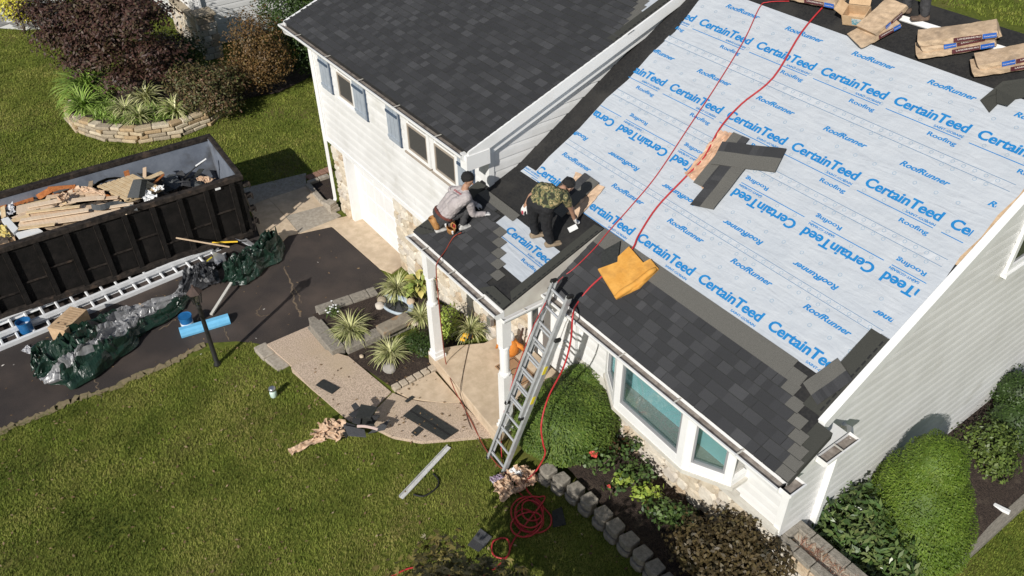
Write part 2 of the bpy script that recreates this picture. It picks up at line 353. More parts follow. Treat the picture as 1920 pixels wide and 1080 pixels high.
# ------------------------------------------------------------------ grass: blades nobody could count
def tufts(poly, dens, hgt, wid, holes=(), nb=4, seed=1, zoff=0., dry=0.):
    g = np.random.default_rng(seed); P = np.array(poly); lo = P.min(0); hi = P.max(0)
    n = int((hi-lo).prod()*dens); X = g.uniform(lo[0], hi[0], n); Y = g.uniform(lo[1], hi[1], n)
    k = in_poly(X, Y, poly)
    for h in holes: k &= ~in_poly(X, Y, h)
    X, Y = X[k], Y[k]
    Z = np.array([ground(a, b) for a, b in zip(X, Y)])+zoff
    pt = np.array([.55*mnoise.noise(Vector((a*.75, b*.75, seed)))+.35*mnoise.noise(Vector((a*2.6, b*2.6, 5.)))+.25*mnoise.noise(Vector((a*.22, b*.22, 9.))) for a, b in zip(X, Y)]) if len(X) else np.zeros(0)
    pt = np.repeat(pt, nb)
    X = np.repeat(X, nb); Y = np.repeat(Y, nb); Z = np.repeat(Z, nb); n = len(X)
    X = X+g.normal(0, .012, n); Y = Y+g.normal(0, .012, n)
    a = g.uniform(0, 6.283, n); lean = g.uniform(.15, 1.1, n); h = hgt*g.uniform(.5, 1.25, n)
    dx, dy = np.cos(a), np.sin(a); sx, sy = -dy*wid/2, dx*wid/2
    b0 = np.stack([X+sx, Y+sy, Z], -1); b1 = np.stack([X-sx, Y-sy, Z], -1)
    tp = np.stack([X+dx*h*np.sin(lean), Y+dy*h*np.sin(lean), Z+h*np.cos(lean)], -1)
    V = np.stack([b0, b1, tp], 1).reshape(-1, 3); F = np.arange(3*n).reshape(n, 3)
    v = np.clip(.22+.36*g.random(n)+.55*pt+dry, 0, 1)
    return V, F, v
def grass(name, label, parts):
    Vs, Fs, vs_, o = [], [], [], 0
    for V, F, v in parts: Vs.append(V); Fs.append(F+o); vs_.append(v); o += len(V)
    ob = raw_mesh(name, np.concatenate(Vs), np.concatenate(Fs), M_GRASS, attr={'v': np.concatenate(vs_)}); tag(ob, label, 'grass', kind='stuff'); return ob
front = pg_poly([(-40, 826), (150, 752), (300, 695), (405, 656), (470, 643), (488, 655), (540, 700), (590, 745), (632, 790), (690, 812), (740, 826), (800, 836), (905, 826), (935, 826), (975, 872), (1030, 898), (1090, 950), (1230, 1100), (1230, 1130), (-40, 1130)])
left = [(-19.3, -6), (-19.3, 5.0), (-19.0, 5.2), (-18.6, 6.0), (-18.1, 6.75), (-17.0, 7.2), (-17.0, 16), (-42, 16), (-42, -6)]
lhole = [[(-26.7, 2.7), (-26.0, 2.45), (-25.1, 2.5), (-24.1, 2.95), (-23.3, 3.75), (-23.0, 4.7), (-23.15, 5.7), (-23.7, 6.5), (-24.3, 6.9), (-23.7, 8.2), (-24.5, 9.6), (-27, 9.6), (-33, 9), (-27.3, 4.5)], [(-37.5, -1), (-34.3, 3.4), (-35.9, 3.5), (-40, 3)]]
rlow = pg_poly([(1846, 1012), (1940, 930), (1940, 1130), (1740, 1130), (1800, 1050)])
rfar = px_poly([(1735, -40), (1950, -40), (1950, 75), (1745, 12)], -.2)
near_c = [p for p in front]
grass('grass', 'short green and straw-coloured lawn grass around the house', [
    tufts(front, 1150, .048, .012, seed=1, dry=.06), tufts(left, 290, .055, .024, seed=2, holes=lhole, dry=.02), tufts(rlow, 900, .05, .012, seed=3), tufts(rfar, 60, .12, .04, seed=4)])

# ------------------------------------------------------------------ planting beds
beds = bpy.data.objects.new('planting_bed', None); COL.objects.link(beds); struct(beds)
fan(px_poly([(650, 668), (704, 628), (808, 676), (815, 692), (738, 729)], .3), .31, 'mulch', M_MULCH, beds)
fan(px_poly([(585, 590), (703, 545), (800, 560), (900, 600), (870, 640), (820, 665), (770, 600), (660, 648)], .4), .40, 'mulch', M_MULCH, beds)
fan([(-7.75, 6.05), (-6.9, 5.85), (-4.0, 5.75), (-2.9, 5.8), (-2.9, 7.1), (-8.0, 7.1), (-8.0, 6.3)], .46, 'mulch', M_MULCH, beds)
fan([(-3.7, 7.3), (-2.15, 7.3), (-2.12, 16), (-3.7, 16)], lambda x, y: ground(x, y)+.03 if y > 9 else .12, 'mulch', M_MULCH, beds)
fan(px_poly([(440, 195), (480, 182), (520, 176), (590, 142), (570, 110), (440, 120)], 0), .03, 'mulch', M_MULCH, beds)
M_STRAW = mat('dry_mulch', (.30, .19, .10), (.16, .10, .06), 30, .95, .8, 60)
fan([(-3.65, 11.0), (-3.2, 11.0), (-3.1, 12.2), (-3.3, 13.4), (-3.65, 13.4)], -.12, 'dry_mulch', M_STRAW, beds)
# block planter beside the driveway
pl = thing('block_planter', 'low grey block planter wall between driveway and front walk', 'planter wall', at_z(577, 590, 0)); pl['kind'] = 'thing'
def blockrow(a, b, z0, z1, wd, L, m, par, name='block', cap=True):
    a = Vector(a); b = Vector(b); d = b-a; n = max(1, round(d.length/L)); d /= n; h = (z1-z0)
    rows = max(1, round(h/.2))
    for r_ in range(rows):
        for i in range(n):
            o = .5*(r_ % 2)
            p = a+d*(i+o); q = a+d*min(i+1+o, n)
            if (q-p).length < .05: continue
            e = (q-p).normalized()*.006
            MB().bar((p.x+e.x, p.y+e.y, z0+(r_+.5)*h/rows), (q.x-e.x, q.y-e.y, z0+(r_+.5)*h/rows), wd+(.03 if r_ == rows-1 else rnd.uniform(-.01, .012)), h/rows-.008).build(name, m, par, bevel=.012)
A = at_z(577, 586, .45).xy; B = at_z(705, 543, .45).xy; Cc = at_z(634, 653, .45).xy; D = at_z(770, 594, .45).xy
blockrow(A, B, .0, .45, .24, .38, M_BLOCK, pl); blockrow(A+(Cc-A)*.1, Cc, .0, .45, .24, .38, M_BLOCK, pl); blockrow(Cc+(D-Cc)*.09, D, .25, .45, .22, .36, M_BLOCK, pl)
# front bed retaining wall of big cast blocks, two courses
rw = thing('block_wall', 'curving row of weathered concrete blocks edging the rose bed', 'garden wall', at_z(1060, 905, .35)); rw['kind'] = 'thing'
for i, (a, b) in enumerate([(1028, 878), (1053, 895), (1080, 913), (1105, 934), (1132, 960), (1155, 984), (1180, 1009), (1205, 1035), (1229, 1061), (1253, 1088)]):
    p = at_z(a, b, .58)
    for c in range(2):
        mb = MB(); wx, wy = .26, .25
        q = [(-.5, -.35), (-.25, -.5), (.25, -.5), (.5, -.35), (.38, .5), (-.38, .5)]
        mb.slab([(p.x+x*wx+c*0+rnd.uniform(-.01, .01)-.12*(1-c)*0, p.y+y*wy+rnd.uniform(-.01, .01)-(0 if c else .03)) for x, y in q], .28+c*.150, .42+c*.155)
        mb.build('block', M_BLOCK, rw, bevel=.018)
# curved dry-stacked bed wall on the far lawn
sw = thing('dry_stone_wall', 'curved dry-stacked tan stone wall round the raised bed on the lawn', 'garden wall', (-23.2, 3.8, 0)); sw['kind'] = 'thing'
path = [(-26.6, 2.75), (-26.0, 2.5), (-25.1, 2.54), (-24.1, 3.0), (-23.35, 3.75), (-23.05, 4.7), (-23.2, 5.7), (-23.75, 6.45), (-24.3, 6.8)]
def along(path, t):
    L = [0]
    for i in range(len(path)-1): L.append(L[-1]+math.dist(path[i], path[i+1]))
    s_ = t*L[-1]
    for i in range(len(path)-1):
        if s_ <= L[i+1]: u = (s_-L[i])/(L[i+1]-L[i]); return Vector(path[i]).lerp(Vector(path[i+1]), u), (Vector(path[i+1])-Vector(path[i])).normalized(), L[-1]
    return Vector(path[-1]), (Vector(path[-1])-Vector(path[-2])).normalized(), L[-1]
Ltot = along(path, 0)[2]
M_DRY = [mat('dry_stone_%d' % i, a, tuple(x*1.35 for x in a), 10, .95, .6, 30) for i, a in enumerate(((.40, .32, .21), (.30, .25, .18), (.48, .41, .30), (.36, .26, .15)))]
for c in range(4):
    s_ = rnd.uniform(0, .2)
    while s_ < Ltot-.2:
        L = rnd.uniform(.22, .5); h = .105
        p, d, _ = along(path, (s_+L/2)/Ltot)
        R = Matrix.Rotation(math.atan2(d.y, d.x)+rnd.uniform(-.08, .08), 3, 'Z') @ Matrix.Rotation(rnd.uniform(-.05, .05), 3, 'Y')
        n_ = Vector((d.y, -d.x)); q = p + n_*(-.03*c+rnd.uniform(-.02, .02))
        MB().box((q.x, q.y, .05+c*h), (L-.015, .26, h-.012), R=R).build('stone', M_DRY[rnd.randrange(4)], sw, bevel=.02)
        s_ += L
fan(path+[(-26.6, 6.4), (-27.3, 4.5)], .40, 'mulch', M_MULCH, beds)
# timber edging
te = MB(); te.bar((-2.12, 9.3, -.06), (-2.12, 13.2, -.12), .14, .16); te.bar((-2.12, 13.2, -.12), (-2.12, 16.5, -.12), .14, .16)
tag(te.build('timber_edging', mat('weathered_timber', (.20, .18, .15), (.32, .29, .24), 12, .9, .5, 40, stretch=(6, 1, 6)), bevel=.012), 'weathered grey timber edging the mulch bed beside the tall siding wall', 'timber')
# ------------------------------------------------------------------ the house
M_PANE = bpy.data.materials.new('clear_pane'); M_PANE.use_nodes = True
_t = M_PANE.node_tree; _t.nodes.clear(); _o = _t.nodes.new('ShaderNodeOutputMaterial'); _mx = _t.nodes.new('ShaderNodeMixShader'); _tr = _t.nodes.new('ShaderNodeBsdfTransparent'); _gl = _t.nodes.new('ShaderNodeBsdfGlossy'); _fr = None
_tr.inputs[0].default_value = (.88, .92, .92, 1); _gl.inputs['Roughness'].default_value = .02; _mx.inputs[0].default_value = .17
_t.links.new(_tr.outputs[0], _mx.inputs[1]); _t.links.new(_gl.outputs[0], _mx.inputs[2]); _t.links.new(_mx.outputs[0], _o.inputs[0])
house = thing('house', 'white split-level house with half its roof reshingled and blue-lettered underlayment', 'house', (-7, 8, 0))
XG, YG, XL = -10.05, 6.70, -16.78          # garage block
XR, YF = -3.62, 7.05                      # main block
RIDGE = 11.92
def prism_x(prof, x0, x1, name, m, parent):
    n = len(prof); vs = [(x0, y, z) for y, z in prof]+[(x1, y, z) for y, z in prof]
    fs = [tuple(range(n)), tuple(range(n, 2*n))[::-1]]+[(i, n+i, n+(i+1) % n, (i+1) % n) for i in range(n)]
    a = sum(prof[i][0]*prof[(i+1) % n][1]-prof[(i+1) % n][0]*prof[i][1] for i in range(n))
    if a > 0: fs = [f[::-1] for f in fs]
    return MB().add(vs, fs).build(name, m, parent)
GR = 10.75
gwall = prism_x([(YG+.02, 1.95), (14.78, 1.95), (14.78, gar_z(6.72)-.16), (GR, gar_z(GR)-.14), (YG+.02, gar_z(6.72)-.16)], XL+.02, XG-.02, 'garage_wall', M_WHITE, house)
lwall = MB().bb((XL+.25, 6.93, -.4), (XG-.02, 14.7, 1.95)).build('lower_wall', M_CREAM, house)
mwall = prism_x([(YF+.02, -.5), (16.8, -.5), (16.8, main_z(YF)-.2), (RIDGE, main_z(RIDGE)-.16), (YF+.02, main_z(YF)-.2)], XG-.01, XR-.02, 'main_wall', M_WHITE, house)
def board(a, b, z0, z1, n, parent, tri=None, name='siding_board'):
    """one clapboard between plan points a and b, lower edge proud along n"""
    a = Vector(a); b = Vector(b); n = Vector(n)
    ta, tb = (tri if tri else (a, b))
    ta = Vector(ta); tb = Vector(tb); vs = []
    for t, o in ((0, 0.), (0, .030), (.60, .027), (.82, .021), (1, .012), (1, 0.)):
        o = n*o; p = a.lerp(ta, t); q = b.lerp(tb, t); zz = z0+(z1-z0)*t
        vs += [(p.x+o.x, p.y+o.y, zz), (q.x+o.x, q.y+o.y, zz)]
    fs = [(2*i, 2*i+1, 2*i+3, 2*i+2) for i in range(5)]+[(10, 8, 6, 4, 2, 0), (1, 3, 5, 7, 9, 11)]
    return MB().add(vs, fs).build(name, M_WHITE, parent)
z = 1.99
while z < 4.6:
    xj = rnd.uniform(-15, -12)
    board((XL, YG), (xj-.004, YG), z, min(z+.2, 4.68), (0, -1), gwall); board((xj+.004, YG), (XG, YG), z, min(z+.2, 4.68), (0, -1), gwall); z += .2
z = 3.6
while z < gar_z(GR)-.3:                       # gable end above the main roof
    z1 = z+.2
    yb0 = max(YG, (z-GZ+.12)/GS); yb1 = max(YG, (z1-GZ+.12)/GS)
    if yb1 < GR: board((XG, yb0), (XG, 2*GR-yb0), z, z1, (1, 0), gwall, tri=((XG, yb1), (XG, 2*GR-yb1)))
    z = z1
mb = MB(); mb.bb((XL-.03, YG-.05, 1.9), (XG+.03, YG+.0, 2.0)); mb.build('band_trim', M_TRIM, gwall)
for x in (XL, XG): MB().bb((x-.06, YG-.045, 2.0), (x+.045, YG+.06, 4.66)).build('corner_board', M_TRIM, gwall)
# right-hand gable wall of the main block
z = -.32
while z < main_z(RIDGE)-.35:
    z1 = z+.19
    y0 = max(YF, (z-MZ+.2)/MS); y1 = max(YF, (z1-MZ+.2)/MS)
    if y1 < RIDGE: board((XR, y0), (XR, min(16.7, 2*RIDGE-y0)), z, z1, (1, 0), mwall, tri=((XR, y1), (XR, min(16.7, 2*RIDGE-y1))))
    z = z1
MB().bb((XR-.1, 7.3, -.6), (XR+.035, 16.75, -.3)).build('foundation', M_CONC2, mwall)
z = 1.40
while z < 3.4:
    for xa, xb in ((-8.0, -7.0), (-4.32, XR)): board((xa, YF), (xb, YF), z, min(3.45, z+.2), (0, -1), mwall)
    z += .2
for (a, b) in (((XR-.07, YF-.04), (XR+.04, YF+.07)), ((-8.06, YF-.04), (-7.96, YF+.03))): MB().bb((a[0], a[1], 1.34), (b[0], b[1], 3.5)).build('corner_board', M_TRIM, mwall)
MB().bb((-8.0, YF-.10, 1.30), (XR+.02, YF+.01, 1.395)).build('water_table', M_CREAM, mwall)
# stone veneer, each stone a piece
def rubble(x0, x1, z0, z1, y, parent, size=.27, thick=.05, seed=3, name='stone'):
    r_ = random.Random(seed); cells = []
    def split(a, b, c, d):
        w_, h_ = b-a, d-c; lim = size*r_.uniform(.75, 1.5)
        if w_ < lim and h_ < lim*.7: cells.append((a, b, c, d)); return
        if w_ > h_*1.25: t = a+w_*r_.uniform(.36, .64); split(a, t, c, d); split(t, b, c, d)
        else: t = c+h_*r_.uniform(.36, .64); split(a, b, c, t); split(a, b, t, d)
    split(x0, x1, z0, z1)
    MB().bb((x0, y, z0), (x1, y+.2, z1)).build('mortar_bed', M_MORTAR, parent)
    for a, b, c, d in cells:
        g = .008; j = lambda s_: r_.uniform(-s_, s_); w_, h_ = b-a, d-c; th = thick*r_.uniform(.5, 1.3)
        ring = [(a+g+w_*r_.uniform(.05, .25), c+g), (b-g-w_*r_.uniform(.05, .25), c+g+j(.01)), (b-g, c+g+h_*r_.uniform(.1, .35)), (b-g+j(.008), d-g-h_*r_.uniform(.1, .3)), (b-g-w_*r_.uniform(.08, .3), d-g), (a+g+w_*r_.uniform(.08, .3), d-g+j(.01)), (a+g, d-g-h_*r_.uniform(.1, .3)), (a+g+j(.008), c+g+h_*r_.uniform(.1, .3))]
        cx, cz = (a+b)/2, (c+d)/2
        vs = [(x, y, z) for x, z in ring]+[(cx+(x-cx)*.84+j(.006), y-th, cz+(z-cz)*.84+j(.006)) for x, z in ring]
        fs = [tuple(range(8, 16))]+[(i, (i+1) % 8, 8+(i+1) % 8, 8+i) for i in range(8)]
        MB().add(vs, fs).build(name, M_STONE[r_.choice((0, 0, 1, 1, 2, 3))], parent)
rubble(XL+.1, -16.14, 0, 1.92, 6.71, lwall, .33, seed=2)
rubble(-13.78, XG, 0, 1.92, 6.71, lwall, .4, seed=5)
MB().bb((XL+.1, 6.73, 0), (XL+.3, 9, 1.94)).build('side_wall', M_STONE[1], lwall)
rubble(-10.03, -9.32, .45, 3.2, 7.0, mwall, .35, seed=8)
rubble(-8.0, XR, .2, 1.30, 6.99, mwall, .38, seed=11)
# garage door
gd = MB(); gd.bb((-16.0, 6.90, .02), (-13.7, 6.94, 1.94)); gdoor = gd.build('garage_door', M_TRIM, house)
for r_ in range(4):
    for c in range(5):
        x0 = -15.95+c*.445; z0 = .06+r_*.47
        MB().bb((x0, 6.885, z0), (x0+.405, 6.905, z0+.42)).build('panel', M_TRIM, gdoor, bevel=.01)
MB().bb((-16.14, 6.70, .0), (-16.0, 6.93, 1.95)).build('jamb', M_TRIM, gdoor)
# windows of the upper floor
def sash(x0, x1, z0, z1, y, parent, m=M_FRTAN, t=.035):
    mb = MB()
    for a, b in (((x0, z0), (x1, z0+t)), ((x0, z1-t), (x1, z1)), ((x0, z0+t), (x0+t, z1-t)), ((x1-t, z0+t), (x1, z1-t))): mb.bb((a[0], y-.02, a[1]), (b[0], y+.015, b[1]))
    return mb.build('sash', m, parent)
def window(x0, x1, z0, z1, y):
    wd = MB()
    for a, b in (((x0-.09, z0-.08), (x1+.09, z0)), ((x0-.09, z1), (x1+.09, z1+.08)), ((x0-.09, z0), (x0, z1)), ((x1, z0), (x1+.09, z1))): wd.bb((a[0], y-.055, a[1]), (b[0], y, b[1]))
    o = wd.build('window', M_TRIM, house)
    zm = z0+(z1-z0)*.58
    sash(x0, x1, z0, zm, y-.03, o); sash(x0, x1, zm, z1, y-.012, o, M_TRIM)
    MB().bb((x0+.03, y-.035, z0+.03), (x1-.03, y-.03, zm-.03)).build('screen', M_SCREEN, o)
    MB().bb((x0+.03, y-.022, zm+.03), (x1-.03, y-.016, z1-.03)).build('pane', M_GLASS, o)
    MB().bb((x0-.11, y-.085, z0-.10), (x1+.11, y-.03, z0-.065)).build('sill', M_FRTAN if x0 > -13 else M_TRIM, o)
    return o
for x0, x1 in ((-15.60, -14.95), (-12.70, -11.99), (-11.73, -11.04)): window(x0, x1, 3.50, 4.44, YG-.02)
for x0, x1 in ((-16.45, -15.97), (-14.88, -14.38), (-13.48, -13.01), (-10.95, -10.46)):
    s_ = MB(); s_.bb((x0, YG-.06, 3.37), (x1, YG-.03, 4.45)); so_ = s_.build('shutter', M_SHUTD, house)
    for k in range(3):
        a = x0+.02+k*(x1-x0-.03)/3; MB().bb((a, YG-.085, 3.40), (a+(x1-x0-.03)/3-.012, YG-.06, 4.44)).build('slat', M_SHUT, so_)
    for zr in (3.46, 4.0): MB().bb((x0+.02, YG-.105, zr), (x1-.02, YG-.085, zr+.055)).build('rail', M_SHUTD if zr > 3.9 else M_SHUT, so_)
# window in the tall gable wall
gw = MB(); y0, y1, z0, z1 = 11.0, 12.1, 4.08, 5.5; x = XR+.03
for a, b in (((y0, z0), (y1, z0+.1)), ((y0, z1-.09), (y1, z1)), ((y0, z0+.1), (y0+.09, z1-.09)), ((y1-.09, z0+.1), (y1, z1-.09))): gw.bb((x, a[0], a[1]), (x+.05, b[0], b[1]))
gwo = gw.build('window', M_TRIM, house); MB().bb((x+.005, y0+.08, z0+.08), (x+.02, y1-.08, z1-.08)).build('pane', M_GLASS, gwo)
MB().bb((x+.02, y0+.09, 4.72), (x+.04, y1-.09, 4.78)).build('sash', M_TRIM, gwo); MB().bb((x, y0-.05, z0-.05), (x+.09, y1+.05, z0+.01)).build('sill', M_TRIM, gwo)
# bay window
bay = [(-7.03, 7.04), (-7.03, 6.77), (-6.42, 6.41), (-4.94, 6.38), (-4.30, 6.71), (-4.30, 7.04)]
bayo = MB().slab(bay, 1.86, 1.965).build('bay_window', M_TRIM, house)
cen = Vector((-5.66, 6.9))
MB().slab([tuple(cen+(Vector(p)-cen)*1.03) for p in bay], 1.80, 1.86).build('apron', M_CREAM, bayo)
MB().slab([tuple(cen+(Vector(p)-cen)*1.015) for p in bay], 3.14, 3.4).build('head', M_TRIM, bayo)
MB().slab([tuple(cen+(Vector(p)-cen)*.95) for p in bay], 1.965, 2.02).build('seat', M_CARPET, bayo)
for i, (tx, big) in enumerate((((1, 2), 0), ((2, 3), 1), ((3, 4), 0))):
    a = Vector(bay[tx[0]]); b = Vector(bay[tx[1]]); d = (b-a).normalized(); n = Vector((d.y, -d.x))
    fr = MB(); fw = .12
    for p, q, za, zb in ((a, a+d*fw, 1.965, 3.14), (b-d*fw, b, 1.965, 3.14), (a+d*fw, b-d*fw, 1.965, 2.06), (a+d*fw, b-d*fw, 3.06, 3.14)):
        mid = (p+q)/2-n*.03; fr.box((mid.x, mid.y, (za+zb)/2), ((q-p).length, .07, zb-za), math.atan2(d.y, d.x))
    fo = fr.build('frame', M_TRIM, bayo, bevel=.006)
    pm = (a+b)/2-n*.045; MB().box((pm.x, pm.y, 2.56), ((b-a).length-2*fw+.01, .006, 1.01), math.atan2(d.y, d.x)).build('pane', M_PANE, bayo)
    ins = MB(); t = .03
    for p, q, za, zb in ((a+d*fw, a+d*(fw+t), 2.06, 3.06), (b-d*(fw+t), b-d*fw, 2.06, 3.06), (a+d*(fw+t), b-d*(fw+t), 2.06, 2.06+t)):
        mid = (p+q)/2-n*.03; ins.box((mid.x, mid.y, (za+zb)/2), ((q-p).length, .05, zb-za), math.atan2(d.y, d.x))
    ins.build('gasket', mat('grey_gasket', (.28, .28, .29), None, rough=.5), bayo)
MB().bb((-6.95, 6.80, 2.02), (-4.38, 6.815, 3.13)).build('blind', M_BLIND, bayo)
# entry door in the porch recess
ed = MB(); ed.bb((-9.05, 6.96, .72), (-8.15, 7.04, 2.82)); edo = ed.build('front_door', M_TRIM, house)
for zz in (.85, 1.55, 2.2):
    for xx in (-8.97, -8.55): MB().bb((xx, 6.945, zz), (xx+.34, 6.962, zz+.5)).build('panel', M_TRIM, edo, bevel=.01)
MB().lathe((-8.24, 6.92, 1.62), [(.0, -.03), (.03, -.02), (.035, .0), (.03, .02), (0, .03)], 10).build('handle', M_ALU, edo, smooth=True)
MB().bb((-9.32, 6.93, .6), (-9.22, 7.05, 2.95)).bb((-8.10, 6.93, .6), (-7.98, 7.05, 2.95)).bb((-9.22, 6.93, 2.84), (-8.10, 7.05, 2.95)).build('door_frame', M_TRIM, edo)
MB().bb((-9.2, 6.94, .72), (-9.06, 7.0, 2.8)).build('sidelight', M_GLASS, edo)
# gutters: open trough with brown grime inside, hangers
def gutter(a, b, n, ztop, name='gutter', hang=3, wd=.16, dp=.10):
    a = Vector(a); b = Vector(b); n = Vector(n); d = (b-a).normalized()
    pr = [(0, 0), (0, -dp), (wd*.72, -dp), (wd, -dp*.35), (wd, 0), (wd-.022, 0), (wd-.022, -.012)]
    vs, fs = [], []
    for p in (a, b):
        for u, v_ in pr: vs.append((p.x+n.x*u, p.y+n.y*u, ztop+v_))
    k = len(pr); fs = [(i, i+1, k+i+1, k+i) for i in range(k-1)]
    g = MB().add(vs, fs); g.add([vs[0], vs[1], vs[2], vs[3], vs[4]], [(0, 1, 2, 3, 4)]); g.add([vs[k], vs[k+1], vs[k+2], vs[k+3], vs[k+4]], [(4, 3, 2, 1, 0)])
    o = g.build(name, M_TRIM, house)
    e = d*.004; q0, q1 = a+e, b-e
    MB().add([(q0.x+n.x*.006, q0.y+n.y*.006, ztop-.055), (q1.x+n.x*.006, q1.y+n.y*.006, ztop-.055), (q1.x+n.x*(wd-.012), q1.y+n.y*(wd-.012), ztop-.045), (q0.x+n.x*(wd-.012), q0.y+n.y*(wd-.012), ztop-.045)], [(0, 1, 2, 3)]).build('gutter_grime', M_GUTIN, o)
    for i in range(hang):
        p = a.lerp(b, (i+.6)/(hang+.2)); MB().bar((p.x, p.y, ztop-.006), (p.x+n.x*wd, p.y+n.y*wd, ztop-.006), .022, .006).build('hanger', M_CREAM, o)
    return o
gutter((-16.98, 6.234), (-9.93, 6.234), (0, -1), 4.775, hang=5)
gutter((-7.70, 6.13), (-3.22, 6.13), (0, -1), 3.475, hang=4)
gutter((-3.22, 6.02), (-3.22, 6.30), (1, 0), 3.475, hang=0); gutter((-3.26, 6.72), (-3.26, 7.35), (1, 0), 3.50, hang=1)
gutter((-10.27, 5.29), (-7.72, 5.29), (0, -1), 3.455, hang=3)
gutter((-7.71, 5.25), (-7.71, 6.05), (1, 0), 3.36, hang=1, wd=.08, dp=.07)
# fascia, soffits
MB().bb((-16.9, 6.235, 4.62), (-9.93, 6.26, 4.80)).build('fascia', M_TRIM, house); MB().bb((-16.85, 6.26, 4.64), (XG, 6.72, 4.67)).build('soffit', M_TRIM, house)
MB().bb((-7.7, 6.131, 3.34), (-3.3, 6.155, 3.51)).build('fascia', M_TRIM, house); MB().bb((-7.95, 6.156, 3.40), (XR-.02, 7.06, 3.44)).build('soffit', M_TRIM, house)
MB().bb((-3.62, 6.156, 3.28), (-3.27, 7.35, 3.46)).build('cornice_return', M_TRIM, house)
MB().bb((XG-.01, 6.15, 4.50), (-9.87, 6.60, 4.76)).build('cornice_return', M_TRIM, house)
# downspouts
ds = MB(); ds.tube([(-16.93, 6.17, 4.70), (-16.95, 6.2, 4.58), (-16.92, 6.4, 4.45), (-16.85, 6.62, 4.36), (-16.85, 6.63, 4.2), (-16.85, 6.63, .3), (-16.83, 6.56, .18)], .052, 4)
dso = ds.build('downspout', M_TRIM, house)
for k in range(3): MB().box((-16.85+.02*k, 6.52-.03*k, .06+.09*k), (.32-.04*k, .26-.02*k, .085), .15*k).build('splash_block', M_CONCG, dso, bevel=.01)
dr_ = MB().bar((XR+.075, 7.82, -.1), (XR+.075, 7.82, 3.05), .10, .075, up=(0, 1, 0)).build('downspout', M_TRIM, house)
MB().tube([(-3.20, 7.28, 3.42), (-3.22, 7.36, 3.33), (-3.45, 7.74, 3.12), (XR+.075, 7.82, 3.0)], .048, 6).build('elbow', M_TRIM, dr_)
# porch posts and beams
for x in (-10.24, -8.02):
    p = MB(); yy = 5.50
    p.box((x, yy, .63), (.24, .24, .06)); p.box((x, yy, .70), (.20, .20, .10)); p.box((x, yy, 1.30), (.165, .165, 1.10)); p.box((x, yy, 2.80), (.165, .165, .62))
    p.lathe((x, yy, 0), [(.08, 1.85), (.10, 1.87), (.10, 1.90), (.078, 1.93), (.08, 2.1), (.08, 2.35), (.074, 2.41), (.095, 2.43), (.095, 2.46), (.08, 2.49)], 16)
    p.box((x, yy, 3.08), (.21, .21, .05)); p.build('porch_post', M_TRIM, house)
MB().bb((-10.30, 5.41, 3.105), (-7.9, 5.59, 3.335)).build('porch_beam', M_TRIM, house); MB().bb((-8.11, 5.592, 3.11), (-7.93, 7.03, 3.33)).build('porch_beam', M_TRIM, house)
MB().bb((-10.27, 5.59, 3.34), (-7.76, 7.03, 3.36)).build('porch_ceiling', M_TRIM, house)
MB().bb((-10.27, 5.291, 3.30), (-7.72, 5.312, 3.475)).build('fascia', M_TRIM, house)
def rake_tri(x0, x1, pts, name, m):
    n = len(pts); vs = [(x0, y, z) for y, z in pts]+[(x1, y, z) for y, z in pts]
    return MB().add(vs, [tuple(range(n))[::-1], tuple(range(n, 2*n))]+[(i, (i+1) % n, n+(i+1) % n, n+i) for i in range(n)]).build(name, m, house)
rake_tri(-7.76, -7.722, [(5.30, porch_z(5.30)-.02), (5.30, 3.335), (6.10, 3.36), (6.2, main_z(6.2)-.02), (7.17, porch_z(7.17)-.02)], 'rake_board', M_CREAM)
rake_tri(-10.275, -10.25, [(5.30, porch_z(5.30)-.02), (5.30, 3.335), (6.66, 3.36), (6.66, porch_z(6.66)-.02)], 'rake_board', M_TRIM)

# ------------------------------------------------------------------ roofs
def deck(name, x0, x1, y0, y1, zf, th, m, parent=house):
    vs = [(x, y, zf(y)+o) for o in (0, -th) for x, y in ((x0, y0), (x1, y0), (x1, y1), (x0, y1))]
    return MB().add(vs, [(0, 1, 2, 3), (7, 6, 5, 4), (0, 4, 5, 1), (1, 5, 6, 2), (2, 6, 7, 3), (3, 7, 4, 0)]).build(name, m, parent)
groof = deck('garage_roof', -16.9, -9.92, 6.23, GR, gar_z, .12, M_MEMB)
deck('rear_slope', -16.9, -9.92, GR+.001, 2*GR-6.23, lambda y: gar_z(2*GR-y), .12, M_SHING[1], groof)
mroof = deck('main_roof', XG+.0, -3.42, 6.15, RIDGE, lambda y: main_z(y)-.012, .12, M_MEMB)
deck('roof_return', -3.419, -3.2, 6.15, 6.80, lambda y: main_z(y)-.012, .10, M_START, mroof)
deck('rear_slope', XG, -3.42, RIDGE+.001, 2*RIDGE-6.15, lambda y: main_z(2*RIDGE-y)-.012, .12, M_MEMB, mroof)
proof = deck('porch_roof', -10.27, -7.725, 5.305, 7.2, lambda y: porch_z(y)-.012, .10, M_MEMB)
